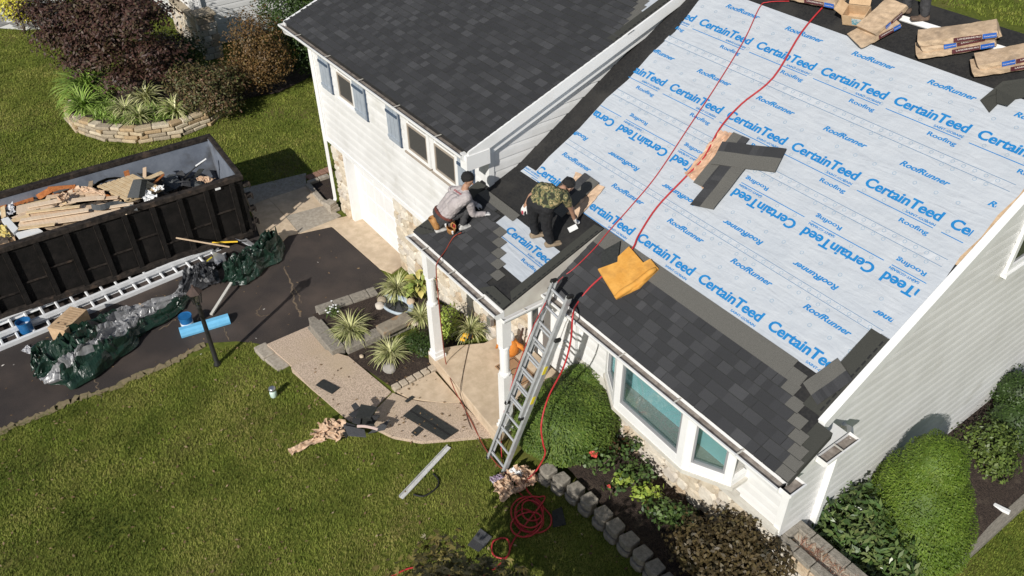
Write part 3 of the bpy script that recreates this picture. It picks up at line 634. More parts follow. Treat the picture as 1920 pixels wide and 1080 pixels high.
# white rake trims
def strip(zf, x0, x1, y0, y1, up, dn, name, m, parent):
    vs = [(x, y, zf(y)+o) for o in (up, -dn) for x, y in ((x0, y0), (x1, y0), (x1, y1), (x0, y1))]
    return MB().add(vs, [(0, 1, 2, 3), (7, 6, 5, 4), (0, 4, 5, 1), (1, 5, 6, 2), (2, 6, 7, 3), (3, 7, 4, 0)]).build(name, m, parent)
strip(main_z, -3.43, -3.33, 6.82, RIDGE, .012, .17, 'rake_trim', M_TRIM, mroof)
strip(main_z, -3.60, -3.431, 6.82, RIDGE, -.13, .17, 'rake_soffit', M_TRIM, mroof)
strip(gar_z, -9.92, -9.885, 6.2, GR, .012, .19, 'rake_trim', M_TRIM, groof)
strip(gar_z, -10.05, -9.921, 6.22, GR, -.125, .18, 'rake_soffit', M_TRIM, groof)
strip(gar_z, -10.05, -9.945, 6.61, GR, -.182, .36, 'frieze_board', M_TRIM, groof)
strip(gar_z, -16.96, -16.9, 6.2, GR, .012, .19, 'rake_trim', M_TRIM, groof)
# shingles
def tab_mesh(w_, s, tone, dep=.165, grey=False):
    key = 'shingle_%d_%d_%s' % (int(w_*1000), int(s*100), tone)
    if key in bpy.data.meshes: return bpy.data.meshes[key]
    c = 1/math.sqrt(1+s*s); d = dep*c
    vs = [(0, 0, .016), (w_, 0, .016), (w_, d, s*d+.003), (0, d, s*d+.003), (0, 0, 0), (w_, 0, 0), (w_, d, s*d), (0, d, s*d)]
    me = bpy.data.meshes.new(key); me.from_pydata(vs, [], [(0, 1, 2, 3), (4, 5, 1, 0), (5, 6, 2, 1), (7, 4, 0, 3)]); me.update()
    me.materials.append(M_SHGREY if tone == 'grey' else M_SHING[tone]); me.materials.append(M_SHBACK); me.polygons.foreach_set('material_index', [0, 1, 1, 1]); return me
WID = (.11, .145, .18, .23)
def course(parent, s, zf, x0, x1, y, seed):
    r_ = random.Random(seed); x = x0-r_.uniform(0, .12)
    while x < x1-.02:
        w_ = r_.choice(WID)
        if x+w_ > x1: w_ = max(.04, round(x1-x, 2))
        xs = max(x, x0); ww = round(w_-(xs-x), 2)
        if ww > .02:
            o = link('shingle', tab_mesh(ww, s, r_.choice((0, 0, 0, 1, 1, 2, 2, 3))), parent); o.location = Vector((xs, y, zf(y)+r_.uniform(.0, .004)))
            # parent sits at the world origin frame, so location is already world
        x += w_
SM = .143/math.sqrt(1+MS*MS); SP = .143/math.sqrt(1+PS*PS)
for k in range(7):
    y = 6.11+k*SM; xr = (-3.20, -3.21, -3.26, -3.37, -3.50, -3.66, -3.84)[k]
    course(mroof, MS, main_z, -7.72, xr-.19, y, 40+k)
    o = link('shingle', tab_mesh(.19, MS, 'grey'), mroof); o.location = (xr-.19, y+.004, main_z(y)+.001)
def sheet(name, m, parent, zf, poly, off):
    return fan(poly, lambda x, y: zf(y)+off, name, m, parent)
sheet('headlap_strip', M_SHGREY, mroof, main_z, [(-7.72, 6.965), (-4.09, 6.965), (-4.09, 7.205), (-7.72, 7.205)], .010)
sheet('headlap_strip', M_SHGREY, mroof, main_z, [(-4.088, 6.965), (-3.86, 6.965), (-3.87, 7.12), (-4.088, 7.12)], .012)
for k in range(9):
    y = 5.275+k*SP; xr = -8.23-.172*(k-2) if k > 1 else -8.15
    if k == 0: xr = -8.0
    xl = -10.26 if y < 6.62 else XG
    course(proof, PS, porch_z, xl, max(xr-.2, xl+.3), y, 80+k)
    if k >= 2 and k < 7:
        o = link('shingle', tab_mesh(.2, PS, 'grey'), proof); o.location = (xr-.2, y+.004, porch_z(y)+.001)
sheet('headlap_strip', M_SHGREY, proof, porch_z, [(-10.03, 6.43), (-9.02, 6.41), (-9.02, 6.565), (-9.98, 6.575)], .022)
# starter strips with dashed sealant
def starter(parent, zf, poly, dash, off=.008):
    o = sheet('starter_strip', M_START, parent, zf, poly, off)
    a, b = Vector(dash[0]), Vector(dash[1]); n = int((b-a).length/.09); d = (b-a)/n; sd_ = Vector((-d.y, d.x)).normalized()*.011
    mb = MB()
    for i in range(n):
        p = a+d*i; q = p+d*.68
        mb.add([(p.x-sd_.x, p.y-sd_.y, zf(p.y-sd_.y)+off+.003), (q.x-sd_.x, q.y-sd_.y, zf(q.y-sd_.y)+off+.003), (q.x+sd_.x, q.y+sd_.y, zf(q.y+sd_.y)+off+.003), (p.x+sd_.x, p.y+sd_.y, zf(p.y+sd_.y)+off+.003)], [(0, 1, 2, 3)])
    tag(mb.build('sealant_dashes', M_BLKRUB, o), kind='stuff')
starter(proof, porch_z, [(-7.91, 5.56), (-7.73, 5.45), (-7.725, 7.17), (-7.90, 7.15)], ((-7.76, 5.5), (-7.755, 7.12)))
starter(proof, porch_z, [(-8.35, 5.285), (-7.73, 5.285), (-7.73, 5.45), (-8.2, 5.46)], ((-8.2, 5.32), (-7.8, 5.32)), .02)
starter(proof, porch_z, [(-10.27, 5.29), (-10.06, 5.32), (-9.86, 5.56), (-10.05, 6.62), (-10.27, 6.6)], ((-10.24, 5.4), (-9.9, 5.52)), .026)
starter(mroof, main_z, [(-3.69, 6.85), (-3.43, 6.85), (-3.43, 7.93), (-3.69, 7.93)], ((-3.475, 6.9), (-3.475, 7.9)))
starter(groof, gar_z, [(-10.12, 9.2), (-9.925, 9.2), (-9.925, 10.7), (-10.12, 10.7)], ((-9.96, 9.25), (-9.96, 10.65)), .016)
# garage roof shingle field: over a thousand tabs in one piece
Vs, Fs, Mi = [], [], []
SG_ = .143/math.sqrt(1+GS*GS); k = 0; y = 6.20; r_ = random.Random(5)
while y < GR-.02:
    x = -16.93-r_.uniform(0, .15); xe = -9.915 if y < 9.35 else -10.02-(y-9.35)*.55
    while x < xe:
        w_ = min(r_.choice(WID), xe-x+.001); x0 = max(x, -16.93); x1 = x+w_; d = .165/math.sqrt(1+GS*GS); t = .013+r_.uniform(0, .006)
        d = min(d, GR-y)
        o = len(Vs); Vs += [(x0, y, gar_z(y)+t), (x1, y, gar_z(y)+t), (x1, y+d, gar_z(y+d)+.002), (x0, y+d, gar_z(y+d)+.002), (x0, y, gar_z(y)), (x1, y, gar_z(y))]
        Fs += [(o, o+1, o+2, o+3), (o+4, o+5, o+1, o)]; q = r_.choice((0, 0, 0, 1, 1, 1, 2, 2, 3)); Mi += [q, 5]
        x += w_
    if y > 9.35:
        o = len(Vs); x0, x1 = xe, xe+.2; d = .14; Vs += [(x0, y, gar_z(y)+.012), (x1, y, gar_z(y)+.012), (x1, y+d, gar_z(y+d)+.010), (x0, y+d, gar_z(y+d)+.010)]; Fs += [(o, o+1, o+2, o+3)]; Mi += [4]
    y += SG_; k += 1
gs = MB(); gs.v = Vs; gs.f = Fs; gs.m = Mi
tag(gs.build('shingle_field', M_SHING+[M_SHGREY, M_SHBACK], groof), kind='stuff')
sheet('underlayment_patch', M_SHEET, groof, gar_z, [(-10.5, 9.95), (-10.12, 9.6), (-10.12, 10.7), (-10.8, 10.7)], .003)
# underlayment on the main slope, with its print
us = [(-9.60, 7.21), (-7.73, 7.205), (-3.71, 7.205)]+[(-3.69, 7.94), (-3.432, 7.94)]+[(-3.432-.03*(i % 2)*(y > 9)-(.015 if y > 9 else 0), y) for i, y in enumerate(np.arange(8.2, 10.9, .3))]+[(-3.5, 11.095), (-9.62, 11.09), (-9.64, 10.8), (-9.53, 10.2), (-9.58, 9.7), (-9.54, 9.2), (-9.60, 8.8), (-9.57, 8.2), (-9.62, 7.6)]
und = sheet('underlayment', M_SHEET, mroof, main_z, us, .002)
sheet('deck_edge', M_WOOD, mroof, main_z, [(-3.52, 9.0), (-3.43, 9.0), (-3.43, 11.1), (-3.52, 11.1)], -.004)
lapb = mat('lap_band', (.455, .485, .525), (.49, .515, .55), 3, .75, 1.4, 7)
def text_verts(s_, w_, h_, bold=0., shear=0.):
    c = bpy.data.curves.new('t', 'FONT'); c.body = s_; c.offset = bold; c.shear = shear; c.resolution_u = 3
    o = bpy.data.objects.new('t', c); COL.objects.link(o)
    dg = bpy.context.evaluated_depsgraph_get(); me = bpy.data.meshes.new_from_object(o.evaluated_get(dg))
    V_ = np.array([v.co[:2] for v in me.vertices]); F_ = [tuple(p.vertices) for p in me.polygons]
    bpy.data.objects.remove(o); bpy.data.curves.remove(c); bpy.data.meshes.remove(me)
    lo, hi = V_.min(0), V_.max(0); return (V_-lo)/(hi-lo)*np.array([w_, h_]), F_
TX = {'ct': text_verts('CertainTeed', 1.095, .132, .025), 'sg': text_verts('SAINT-GOBAIN', .41, .030, .006), 'rf': text_verts('Roofing', .405, .072, .015), 'rr': text_verts('RoofRunner', .70, .071, .024, .25), 'rule': (np.array([(0, 0), (1.115, 0), (1.115, .010), (0, .010)]), [(0, 1, 2, 3)])}
def lettering(parent, zf, x0, yr, inv, xlim, ylim, off=.006, only=None):
    """one repeat of the print; x0,yr = start of the rule line"""
    for key, dx, dy in (('rule', 0, -.005), ('ct', .017, .092), ('sg', .705, .022), ('rf', .715, -.125), ('rr', .195, .512)):
        if only and key not in only: continue
        bm = bmesh.new()
        V_, F_ = TX[key]
        for lay, sh in enumerate((0.,) if key == 'rule' else ((-.0035, .0035) if key == 'ct' else (-.002, .002))):
            vs = []
            for u, v_ in V_:
                x, y = dx+u+sh, dy+v_
                if inv: x, y = 1.115-x, -y
                vs.append(bm.verts.new((x0+x, yr+y, lay*.0008)))
            for f in F_:
                try: bm.faces.new([vs[i] for i in f])
                except ValueError: pass
        _word(bm, zf, xlim, ylim, off, parent)
def _word(bm, zf, xlim, ylim, off, parent):
    for co, no in (((xlim[0], 0, 0), (-1, 0, 0)), ((xlim[1], 0, 0), (1, 0, 0)), ((0, ylim[0], 0), (0, -1, 0)), ((0, ylim[1], 0), (0, 1, 0))):
        bmesh.ops.bisect_plane(bm, geom=bm.verts[:]+bm.edges[:]+bm.faces[:], plane_co=co, plane_no=no, clear_outer=True)
    if not bm.faces: bm.free(); return
    for v_ in bm.verts: v_.co.z = zf(v_.co.y)+off+v_.co.z
    for f in bm.faces:
        if f.normal.z < 0: f.normal_flip()
    bm.normal_update(); me = bpy.data.meshes.new('lettering'); bm.to_mesh(me); bm.free(); me.materials.append(M_PRINT)
    return link('lettering', me, parent)
PER = 1.2285
for yr, xs, inv in ((10.345, -9.288, 0), (9.245, -8.765, 0), (8.656, -6.495, 1), (7.21, -7.175, 0)):
    n0 = math.floor((-9.65-xs)/PER)-1
    for i in range(n0, n0+9):
        x0 = xs+i*PER
        if x0 < -3.4 and x0+1.3 > -9.7: lettering(mroof, main_z, x0, yr, inv, (-9.58, -3.56 if yr > 7.5 else -3.72), (7.215 if x0 > -8.2 else 7.0, 11.08))
rings = MB(); lines = MB()
def ring(x, y, zf, r0=.02, r1=.0255, off=.0055):
    n = 12; vs = []
    for r_ in (r0, r1):
        for k in range(n): a = 2*math.pi*k/n; vs.append((x+r_*math.cos(a), y+r_*math.sin(a)*.9, zf(y+r_*math.sin(a)*.9)+off))
    rings.add(vs, [(k, n+k, n+(k+1) % n, (k+1) % n) for k in range(n)])
for yr, ph, laps in ((10.345, 0, (10.10, 10.0)), (9.245, .1, (9.0, 8.9)), (8.656, .2, (7.975, 7.905)), (7.21, .05, ())):
    for ly in laps:
        lines.add([(-9.57, ly-.003, main_z(ly-.003)+.0055), (-3.56, ly-.003, main_z(ly-.003)+.0055), (-3.56, ly+.003, main_z(ly+.003)+.0055), (-9.57, ly+.003, main_z(ly+.003)+.0055)], [(0, 1, 2, 3)])
    for x in np.arange(-9.5+ph, -3.65, .151):
        for ly in laps[:1]: ring(x, ly-.038, main_z); ring(x+.07, ly-.13, main_z) if rnd.random() < .55 else None
    for x in np.arange(-9.48+ph, -3.65, .302):
        s_ = -1 if yr == 8.656 else 1
        for dy in (.39*s_, .04*s_):
            if 7.25 < yr+dy < 11.05: ring(x+(.15 if abs(dy) < .1 else 0), yr+dy, main_z)
lines.build('lap_line', M_PRINTD, mroof); tag(rings.build('nail_mark', mat('nail_mark_ink', (.22, .33, .44), None, rough=.7), mroof), kind='stuff')
for ly in (10.05, 8.95, 7.94): sheet('lap_band', lapb, mroof, main_z, [(-9.57, ly-.045), (-3.56, ly-.045), (-3.56, ly+.045), (-9.57, ly+.045)], .0035)
# pieces of underlayment near the porch
sheet('underlayment_patch', M_SHEET, proof, porch_z, [(-9.25, 6.515), (-7.90, 6.50), (-7.92, 5.78), (-9.25, 5.79)], -.006)
lettering(proof, porch_z, -8.99, 6.13, 0, (-9.04, -7.90), (5.80, 6.5), -.001, only=('rule', 'ct', 'sg', 'rf'))
sheet('underlayment_patch', M_SHEET, mroof, main_z, [(-9.86, 7.19), (-9.83, 7.315), (-9.46, 7.325), (-9.40, 7.195)], .006)
lettering(mroof, main_z, -10.56, 7.24, 0, (-9.84, -9.45), (7.2, 7.31), .009, only=('rule', 'sg'))
# ------------------------------------------------------------------ people (one continuous body mesh each)
M_SKIN = mat('skin', (.42, .24, .16), (.36, .20, .13), 20, .55)
M_GSHIRT = mat('grey_shirt', (.36, .32, .32), (.43, .39, .385), 9, .9, .9, 16)
M_PANTG = mat('charcoal_trousers', (.035, .035, .038), (.055, .054, .056), 14, .9, .6, 22)
M_PANTB = mat('black_trousers', (.010, .010, .012), (.018, .018, .020), 14, .9, .6, 20)
M_SHOEW = mat('grey_trainer', (.30, .29, .28), (.55, .54, .52), 16, .7)
M_SHOET = mat('tan_work_shoe', (.20, .15, .10), (.30, .23, .16), 16, .8)
M_SHOED = mat('brown_boot', (.09, .06, .045), (.15, .105, .075), 18, .8)
M_GLOVE = mat('white_glove', (.72, .71, .70), (.62, .60, .59), 14, .8)
M_GLOVER = mat('red_palm', (.45, .06, .08), None, rough=.7)
M_HAIR = mat('black_hair', (.008, .007, .007), (.018, .016, .015), 60, .6, .8, 120)
M_LEATH = mat('tool_leather', (.30, .14, .045), (.46, .24, .085), 18, .7, .5, 40)
M_LEATHD = mat('dark_leather', (.12, .035, .025), (.17, .055, .04), 18, .6)
M_CAMO = bpy.data.materials.new('camouflage_cloth'); M_CAMO.use_nodes = True
_n = M_CAMO.node_tree.nodes; _l = M_CAMO.node_tree.links; _b = _n['Principled BSDF']; _b.inputs['Roughness'].default_value = .9
_tc = _n.new('ShaderNodeTexCoord'); _nz = _n.new('ShaderNodeTexNoise'); _nz.inputs['Scale'].default_value = 13; _nz.inputs['Detail'].default_value = 1.5; _l.new(_tc.outputs['Object'], _nz.inputs['Vector'])
_cr = _n.new('ShaderNodeValToRGB'); _cr.color_ramp.interpolation = 'CONSTANT'; _e = _cr.color_ramp.elements; _e[0].position = 0; _e[0].color = (.028, .032, .018, 1); _e[1].position = .42; _e[1].color = (.11, .12, .055, 1)
for _p, _c in ((.50, (.30, .23, .11, 1)), (.56, (.07, .085, .035, 1)), (.63, (.36, .29, .15, 1))): _q = _e.new(_p); _q.color = _c
_l.new(_nz.outputs['Fac'], _cr.inputs[0]); _l.new(_cr.outputs[0], _b.inputs['Base Color'])
_n2 = _n.new('ShaderNodeTexNoise'); _n2.inputs['Scale'].default_value = 18; _l.new(_tc.outputs['Object'], _n2.inputs['Vector']); _bp = _n.new('ShaderNodeBump'); _bp.inputs['Strength'].default_value = .7; _bp.inputs['Distance'].default_value = .02; _l.new(_n2.outputs['Fac'], _bp.inputs['Height']); _l.new(_bp.outputs[0], _b.inputs['Normal'])

def body(caps, mats, parent, voxel=.009, wrinkle=()):
    """caps: (a, ra, b, rb, material index) tapered limbs fused into one skin"""
    mb = MB()
    for a, ra, b, rb, mi in caps:
        a = Vector(a); b = Vector(b); d = b-a; L = d.length
        if L < 1e-4: d = Vector((0, 0, 1)); L = 1e-4
        d = d.normalized(); pts, rr = [], []
        for t in (90, 65, 40, 20): pts.append(a-d*ra*math.sin(math.radians(t))); rr.append(max(.0008, ra*math.cos(math.radians(t))))
        pts += [a, b]; rr += [ra, rb]
        for t in (20, 40, 65, 90): pts.append(b+d*rb*math.sin(math.radians(t))); rr.append(max(.0008, rb*math.cos(math.radians(t))))
        mb.tube(pts, rr, 14)
    o = mb.build('body_src', mats[0]); m = o.modifiers.new('r', 'REMESH'); m.mode = 'VOXEL'; m.voxel_size = voxel
    s_ = o.modifiers.new('s', 'SMOOTH'); s_.factor = .5; s_.iterations = 4
    dg = bpy.context.evaluated_depsgraph_get(); me = bpy.data.meshes.new_from_object(o.evaluated_get(dg)); bpy.data.objects.remove(o)
    me.name = 'body'; me.materials.clear()
    for q in mats: me.materials.append(q)
    n = len(me.vertices); co = np.empty(n*3); me.vertices.foreach_get('co', co); co = co.reshape(-1, 3)
    pc = np.empty(len(me.polygons)*3); me.polygons.foreach_get('center', pc); pc = pc.reshape(-1, 3)
    best = np.full(len(pc), 1e9); idx = np.zeros(len(pc), int)
    for a, ra, b, rb, mi in caps:
        a = np.array(a); b = np.array(b); d = b-a; L2 = max(d@d, 1e-9); t = np.clip(((pc-a)@d)/L2, 0, 1)
        dist = np.linalg.norm(pc-(a+t[:, None]*d), axis=1)-(ra+(rb-ra)*t)
        k = dist < best; best[k] = dist[k]; idx[k] = mi
    nv = np.empty(n*3); me.vertices.foreach_get('normal', nv); nv = nv.reshape(-1, 3); cl = np.zeros(n, bool)
    for p_, k_ in zip(me.polygons, idx):
        if k_ in (0, 2): cl[list(p_.vertices)] = True
    amp = np.array([(.5-abs(mnoise.noise(Vector(c_)*11)))*.016+.006*mnoise.noise(Vector(c_)*27) if f_ else 0. for c_, f_ in zip(co, cl)])
    me.vertices.foreach_set('co', (co+nv*amp[:, None]).ravel())
    me.polygons.foreach_set('material_index', idx.astype(np.int32)); me.polygons.foreach_set('use_smooth', np.ones(len(pc), bool))
    return link('body', me, parent)
def V3(*a): return Vector(a)
def hand(wr, fd, up, mi, sz=1., curl=.5, side=1):
    """palm and five fingers: wr wrist, fd finger direction, up back of hand"""
    fd = Vector(fd).normalized(); up = Vector(up); up = (up-fd*up.dot(fd)).normalized(); sd_ = fd.cross(up)*side; c = []
    for k in (-1, 0, 1): c.append((wr+sd_*.022*k*sz, .016*sz, wr+fd*.075*sz+sd_*.026*k*sz, .015*sz, mi))
    for k, L in zip((-1.5, -.5, .5, 1.5), (.062, .075, .072, .055)):
        p = wr+fd*.082*sz+sd_*.0195*k*sz; q = p+(fd*math.cos(curl*.5)-up*math.sin(curl*.5))*L*.5*sz; r_ = q+(fd*math.cos(curl*1.3)-up*math.sin(curl*1.3))*L*.55*sz
        c += [(p, .0098*sz, q, .0092*sz, mi), (q, .0092*sz, r_, .0078*sz, mi)]
    p = wr+fd*.02*sz-sd_*.03*sz; q = p+(fd*.6-sd_*.6-up*.3).normalized()*.045*sz; r_ = q+(fd*.9-sd_*.15-up*.4).normalized()*.035*sz
    return c+[(p, .0125*sz, q, .0108*sz, mi), (q, .0108*sz, r_, .009*sz, mi)]
def foot(an, dr, mi, L=.20, dz=-.055):
    dr = Vector(dr).normalized(); h = an+V3(0, 0, dz)-dr*.05; t = h+dr*L; s_ = V3(-dr.y, dr.x, 0).normalized()*.018
    return [(an, .045, h+V3(0, 0, .02), .042, mi), (h+s_, .034, t+s_*1.2, .030, mi), (h-s_, .034, t-s_*1.2, .030, mi), (an, .042, h+dr*.10+V3(0, 0, .015), .036, mi)]
def head(c, look, up, mi, s=1.):
    """skull, jaw, nose, ears; look is where the face points"""
    look = Vector(look).normalized(); up = Vector(up); up = (up-look*up.dot(look)).normalized(); sd_ = look.cross(up)
    r_ = [(c+up*.03*s-look*.02*s, .082*s, c+up*.02*s+look*.022*s, .074*s, mi), (c-up*.03*s+look*.03*s, .062*s, c-up*.072*s+look*.052*s, .036*s, mi)]
    r_ += [(c+look*.088*s+up*.012*s, .010*s, c+look*.108*s-up*.022*s, .014*s, mi), (c+look*.082*s-up*.052*s-sd_*.015*s, .010*s, c+look*.082*s-up*.052*s+sd_*.015*s, .010*s, mi)]
    for k in (-1, 1): r_ += [(c+sd_*k*.078*s+up*.015*s, .015*s, c+sd_*k*.080*s-up*.02*s, .012*s, mi), (c+look*.075*s+up*.032*s+sd_*k*.032*s, .016*s, c+look*.078*s+up*.030*s+sd_*k*.036*s, .014*s, mi)]
    return r_
def hair_cap(c, look, up, parent, m, s=1., name='hair', tuft=1., low=-.35):
    look = Vector(look).normalized(); up = Vector(up); up = (up-look*up.dot(look)).normalized(); sd_ = look.cross(up)
    vs, fs = [], []; nu, nv = 20, 12
    for j in range(nv+1):
        for i in range(nu):
            a = 2*math.pi*i/nu; el = math.pi/2-j/nv*(math.pi/2-low+(.35 if math.cos(a) < 0 else -.75*max(0, math.cos(a))))
            r_ = .101*s*(1+.05*tuft*math.sin(i*5.1+j*3.3)+.04*tuft*math.sin(i*2.3-j*4.7))
            p = c+up*.035*s-look*.008*s+(look*math.cos(a)*1.02+sd_*math.sin(a)*.92)*math.cos(el)*r_+up*math.sin(el)*r_
            vs.append(p)
    for j in range(nv):
        for i in range(nu): fs.append((j*nu+i, j*nu+(i+1) % nu, (j+1)*nu+(i+1) % nu, (j+1)*nu+i))
    return MB().add(vs, fs).build(name, m, parent, smooth=True)
def eyes(c, look, up, parent, s=1.):
    look = Vector(look).normalized(); up = Vector(up); up = (up-look*up.dot(look)).normalized(); sd_ = look.cross(up); mb = MB()
    for k in (-1, 1):
        p = c+look*.090*s+up*.026*s+sd_*k*.033*s; mb.tube([p-sd_*.012*s, p, p+sd_*.012*s], [.003, .008, .003], 8)
    mb.build('eyes', M_HAIR, parent)

# ---- worker crouching by the garage corner, grey long-sleeved shirt
J = lambda px, py, off: on_porch(px, py, off)
p1 = thing('person', 'crouching worker in grey long-sleeved shirt with leather tool belt, nailing shingles', 'person', J(838, 425, 0))
hip = J(829, 404, .27); ch = J(851, 377, .53); nk = J(871, 353, .70); hd = J(876, 337, .82)
sl_, sr_ = J(848, 356, .60), J(877, 372, .55); fw = V3(.25, 1, 0).normalized(); sd_ = V3(1, -.25, 0).normalized()
hl, hr = hip-sd_*.10, hip+sd_*.10
kl, kr = hl+fw*.30+V3(0, 0, .12)-sd_*.04, hr+fw*.36+V3(0, 0, .10)+sd_*.05
al = J(824, 426, .09); ar = J(868, 421, .08)
er, wr = J(887, 402, .16), J(908, 401, .06); el_, wl = sl_+V3(-.02, .16, -.24), sl_+V3(.10, .36, -.36)
caps = []
for k in (-1, 0, 1):
    caps += [(hip+sd_*.085*k, .105, ch+sd_*.10*k, .112, 0), (ch+sd_*.10*k, .112, nk-V3(0, 0, .10)+sd_*.11*k-fw*.02, .085, 0)]
caps += [(sl_, .068, el_, .052, 0), (el_, .050, wl, .036, 0), (sr_, .068, er, .052, 0), (er, .050, wr, .037, 0), (nk-V3(0, 0, .06), .058, nk+V3(0, 0, .03)+fw*.02, .052, 1)]
caps += [(nk-V3(0, 0, .07)-sd_*.05, .062, sl_, .066, 0), (nk-V3(0, 0, .07)+sd_*.05, .062, sr_, .066, 0)]
for h_, k_, a_ in ((hl, kl, al), (hr, kr, ar)): caps += [(h_, .105, k_, .072, 2), (k_, .070, a_+V3(0, 0, .02), .048, 2)]
caps += [(hl, .12, hr, .12, 2)]
caps += foot(al, fw, 3) + foot(ar, fw, 3)
lk = (fw*.75+sd_*.55-V3(0, 0, .45)).normalized()
caps += head(hd, lk, V3(0, .1, 1), 1) + hand(wr, (er-wr)*-1, V3(0, -.2, 1), 4, 1.05, .9) + hand(wl, (wl-el_), V3(0, -.2, 1), 4, 1.05, .9, -1)
body(caps, [M_GSHIRT, M_SKIN, M_PANTG, M_SHOEW, M_GLOVE], p1)
hair_cap(hd, lk, V3(0, .1, 1), p1, M_HAIR, 1.03); eyes(hd, lk, V3(0, .1, 1), p1)
wdir = (ch-hip).normalized(); bc = hip+wdir*.06; side = wdir.cross(sd_).normalized()
blt = MB(); blt.tube([bc+sd_*math.cos(a)*.208+side*math.sin(a)*.135 for a in np.linspace(0, 2*math.pi, 28, endpoint=False)], .026, 6, closed=True)
tb = blt.build('tool_belt', M_LEATHD, p1)
def pouch(c, sx, sy, sz, tilt, m=M_LEATH):
    mb = MB(); prof = [(.42, 0), (.5, .15), (.52, .5), (.6, 1.), (.54, 1.), (.45, .5), (.4, .12)]
    vs, fs = [], []; n = 12
    for r_, z in prof:
        for k in range(n): a = 2*math.pi*k/n; q = Vector((math.cos(a)*r_*sx, math.sin(a)*r_*sy, (z-1)*sz)); q.rotate(tilt); vs.append(c+q)
    for i in range(len(prof)-1):
        for k in range(n): fs.append((i*n+k, i*n+(k+1) % n, (i+1)*n+(k+1) % n, (i+1)*n+k))
    fs.append(tuple(range(n))[::-1]); return mb.add(vs, fs).build('pouch', m, tb, smooth=True)
from mathutils import Euler
pouch(J(840, 405, .30), .20, .15, .24, Euler((.35, .15, .4))); pouch(J(846, 424, .20), .15, .13, .16, Euler((.2, .3, .2))); pouch(J(810, 407, .30), .15, .12, .22, Euler((.3, -.3, -.3)))
for k, (a, b) in enumerate(((836, 424), (843, 424), (849, 438), (852, 426))): q = J(a, b, .22); MB().tube([q, q+V3(.01, -.01, .05)], .016, 8).build('tool_handle', (M_PLASTW, M_ALU, M_PLASTW, M_RED)[k], tb)
bk = (sl_+sr_)/2; 
def back_print(txt, w_, h_, o0, ux, uy, m, bold=.02):
    V_, F_ = text_verts(txt, w_, h_, bold); MB().add([o0+ux*float(a)+uy*float(b) for a, b in V_], F_).build('back_print', m, p1)
_sf = [o for o in p1.children if o.name.startswith('body')][0]
_bn = -fw*.72+V3(0, 0, .69); _bu = (V3(0, 0, 1)-_bn*_bn.z).normalized(); _bx = _bu.cross(_bn).normalized()
bpy.context.view_layer.update()
def on_body(px, py):
    import mathutils
    dp = sight(px, py).normalized(); M = world_of(_sf).inverted(); ok, loc, nor, i = _sf.ray_cast(M @ CAM, (M.to_3x3() @ dp))
    return (world_of(_sf) @ loc - dp*.006) if ok else None
for txt, (a, b), (c, d), h_, m in (('STRAND', (850.5, 357), (864, 366), .026, mat('red_shirt_print', (.38, .04, .05), None)), ('ROOFING', (848, 360.5), (860, 368.5), .018, mat('grey_shirt_print', (.16, .15, .16), None))):
    A_, B_ = on_body(a, b), on_body(c, d)
    if A_ and B_:
        ux = (B_-A_); L = ux.length; ux.normalize(); no = -sight(a, b).normalized(); uy = no.cross(ux).normalized(); back_print(txt, L, h_, A_+no*.004, ux, uy, m)
A_ = on_body(845.5, 353.5)
if A_: no = -sight(845, 353).normalized(); MB().tube([A_+no*.004+(no.orthogonal()*math.cos(a)+no.cross(no.orthogonal())*math.sin(a))*.018 for a in np.linspace(0, 6.28, 13)[:-1]], .004, 5, closed=True).build('back_print', MATS['grey_shirt_print'], p1)

# ---- worker bending over, camouflage T-shirt
p2 = thing('person', 'worker in camouflage T-shirt and black trousers bending down to the roof', 'person', J(1012, 445, 0))
hip = J(1013, 383, .80); ch = J(1033, 362, .92); nk = J(1054, 354, .86); hd = J(1064, 349, .80)
sl_, sr_ = J(1016, 350, .98), J(1060, 370, .84); tw = (nk-hip).normalized(); sd_ = (sr_-sl_).normalized()
hl, hr = hip-sd_*.10-V3(0, 0, .02), hip+sd_*.10-V3(0, 0, .02)
kl, kr = J(999, 412, .43), J(1024, 422, .43); al, ar = J(1003, 436, .09), J(1031, 453, .09)
el_, wl = J(995, 368, .80), J(985, 386, .66); er, wr = J(1071, 392, .46), J(1077, 410, .18)
caps = []
for k in (-1, 0, 1): caps += [(hip+sd_*.08*k, .105, ch+sd_*.10*k, .112, 0), (ch+sd_*.10*k, .112, nk-tw*.09+sd_*.11*k, .085, 0)]
caps += [(sl_, .07, sl_.lerp(el_, .55), .06, 0), (sl_.lerp(el_, .45), .047, el_, .042, 1), (el_, .041, wl, .030, 1), (sr_, .07, sr_.lerp(er, .5), .06, 0), (sr_.lerp(er, .4), .047, er, .042, 1), (er, .041, wr, .030, 1)]
caps += [(nk-tw*.07, .058, nk+tw*.02, .05, 1), (nk-tw*.08-sd_*.05, .06, sl_, .066, 0), (nk-tw*.08+sd_*.05, .06, sr_, .066, 0)]
for h_, k_, a_ in ((hl, kl, al), (hr, kr, ar)): caps += [(h_, .108, k_, .078, 2), (k_, .078, a_+V3(0, 0, .03), .062, 2)]
caps += [(hl, .115, hr, .115, 2)]
fdir = V3(.35, .9, 0).normalized(); caps += foot(al, fdir, 3, .21)+foot(ar, fdir, 3, .21)
lk = (tw*.55-V3(0, 0, .85)+V3(0, .15, 0)).normalized(); upv = tw+V3(0, 0, .35)
caps += head(hd, lk, upv, 1)+hand(wl, wl-el_, V3(0, -1, .3), 4, 1.15, .7)+hand(wr, wr-er, V3(0, -1, .3), 4, 1.15, 1., -1)
body(caps, [M_CAMO, M_SKIN, M_PANTB, M_SHOET, M_GLOVE], p2)
hair_cap(hd, lk, upv, p2, M_HAIR, 1.05, 'cap', .25, -.1); eyes(hd, lk, upv, p2)
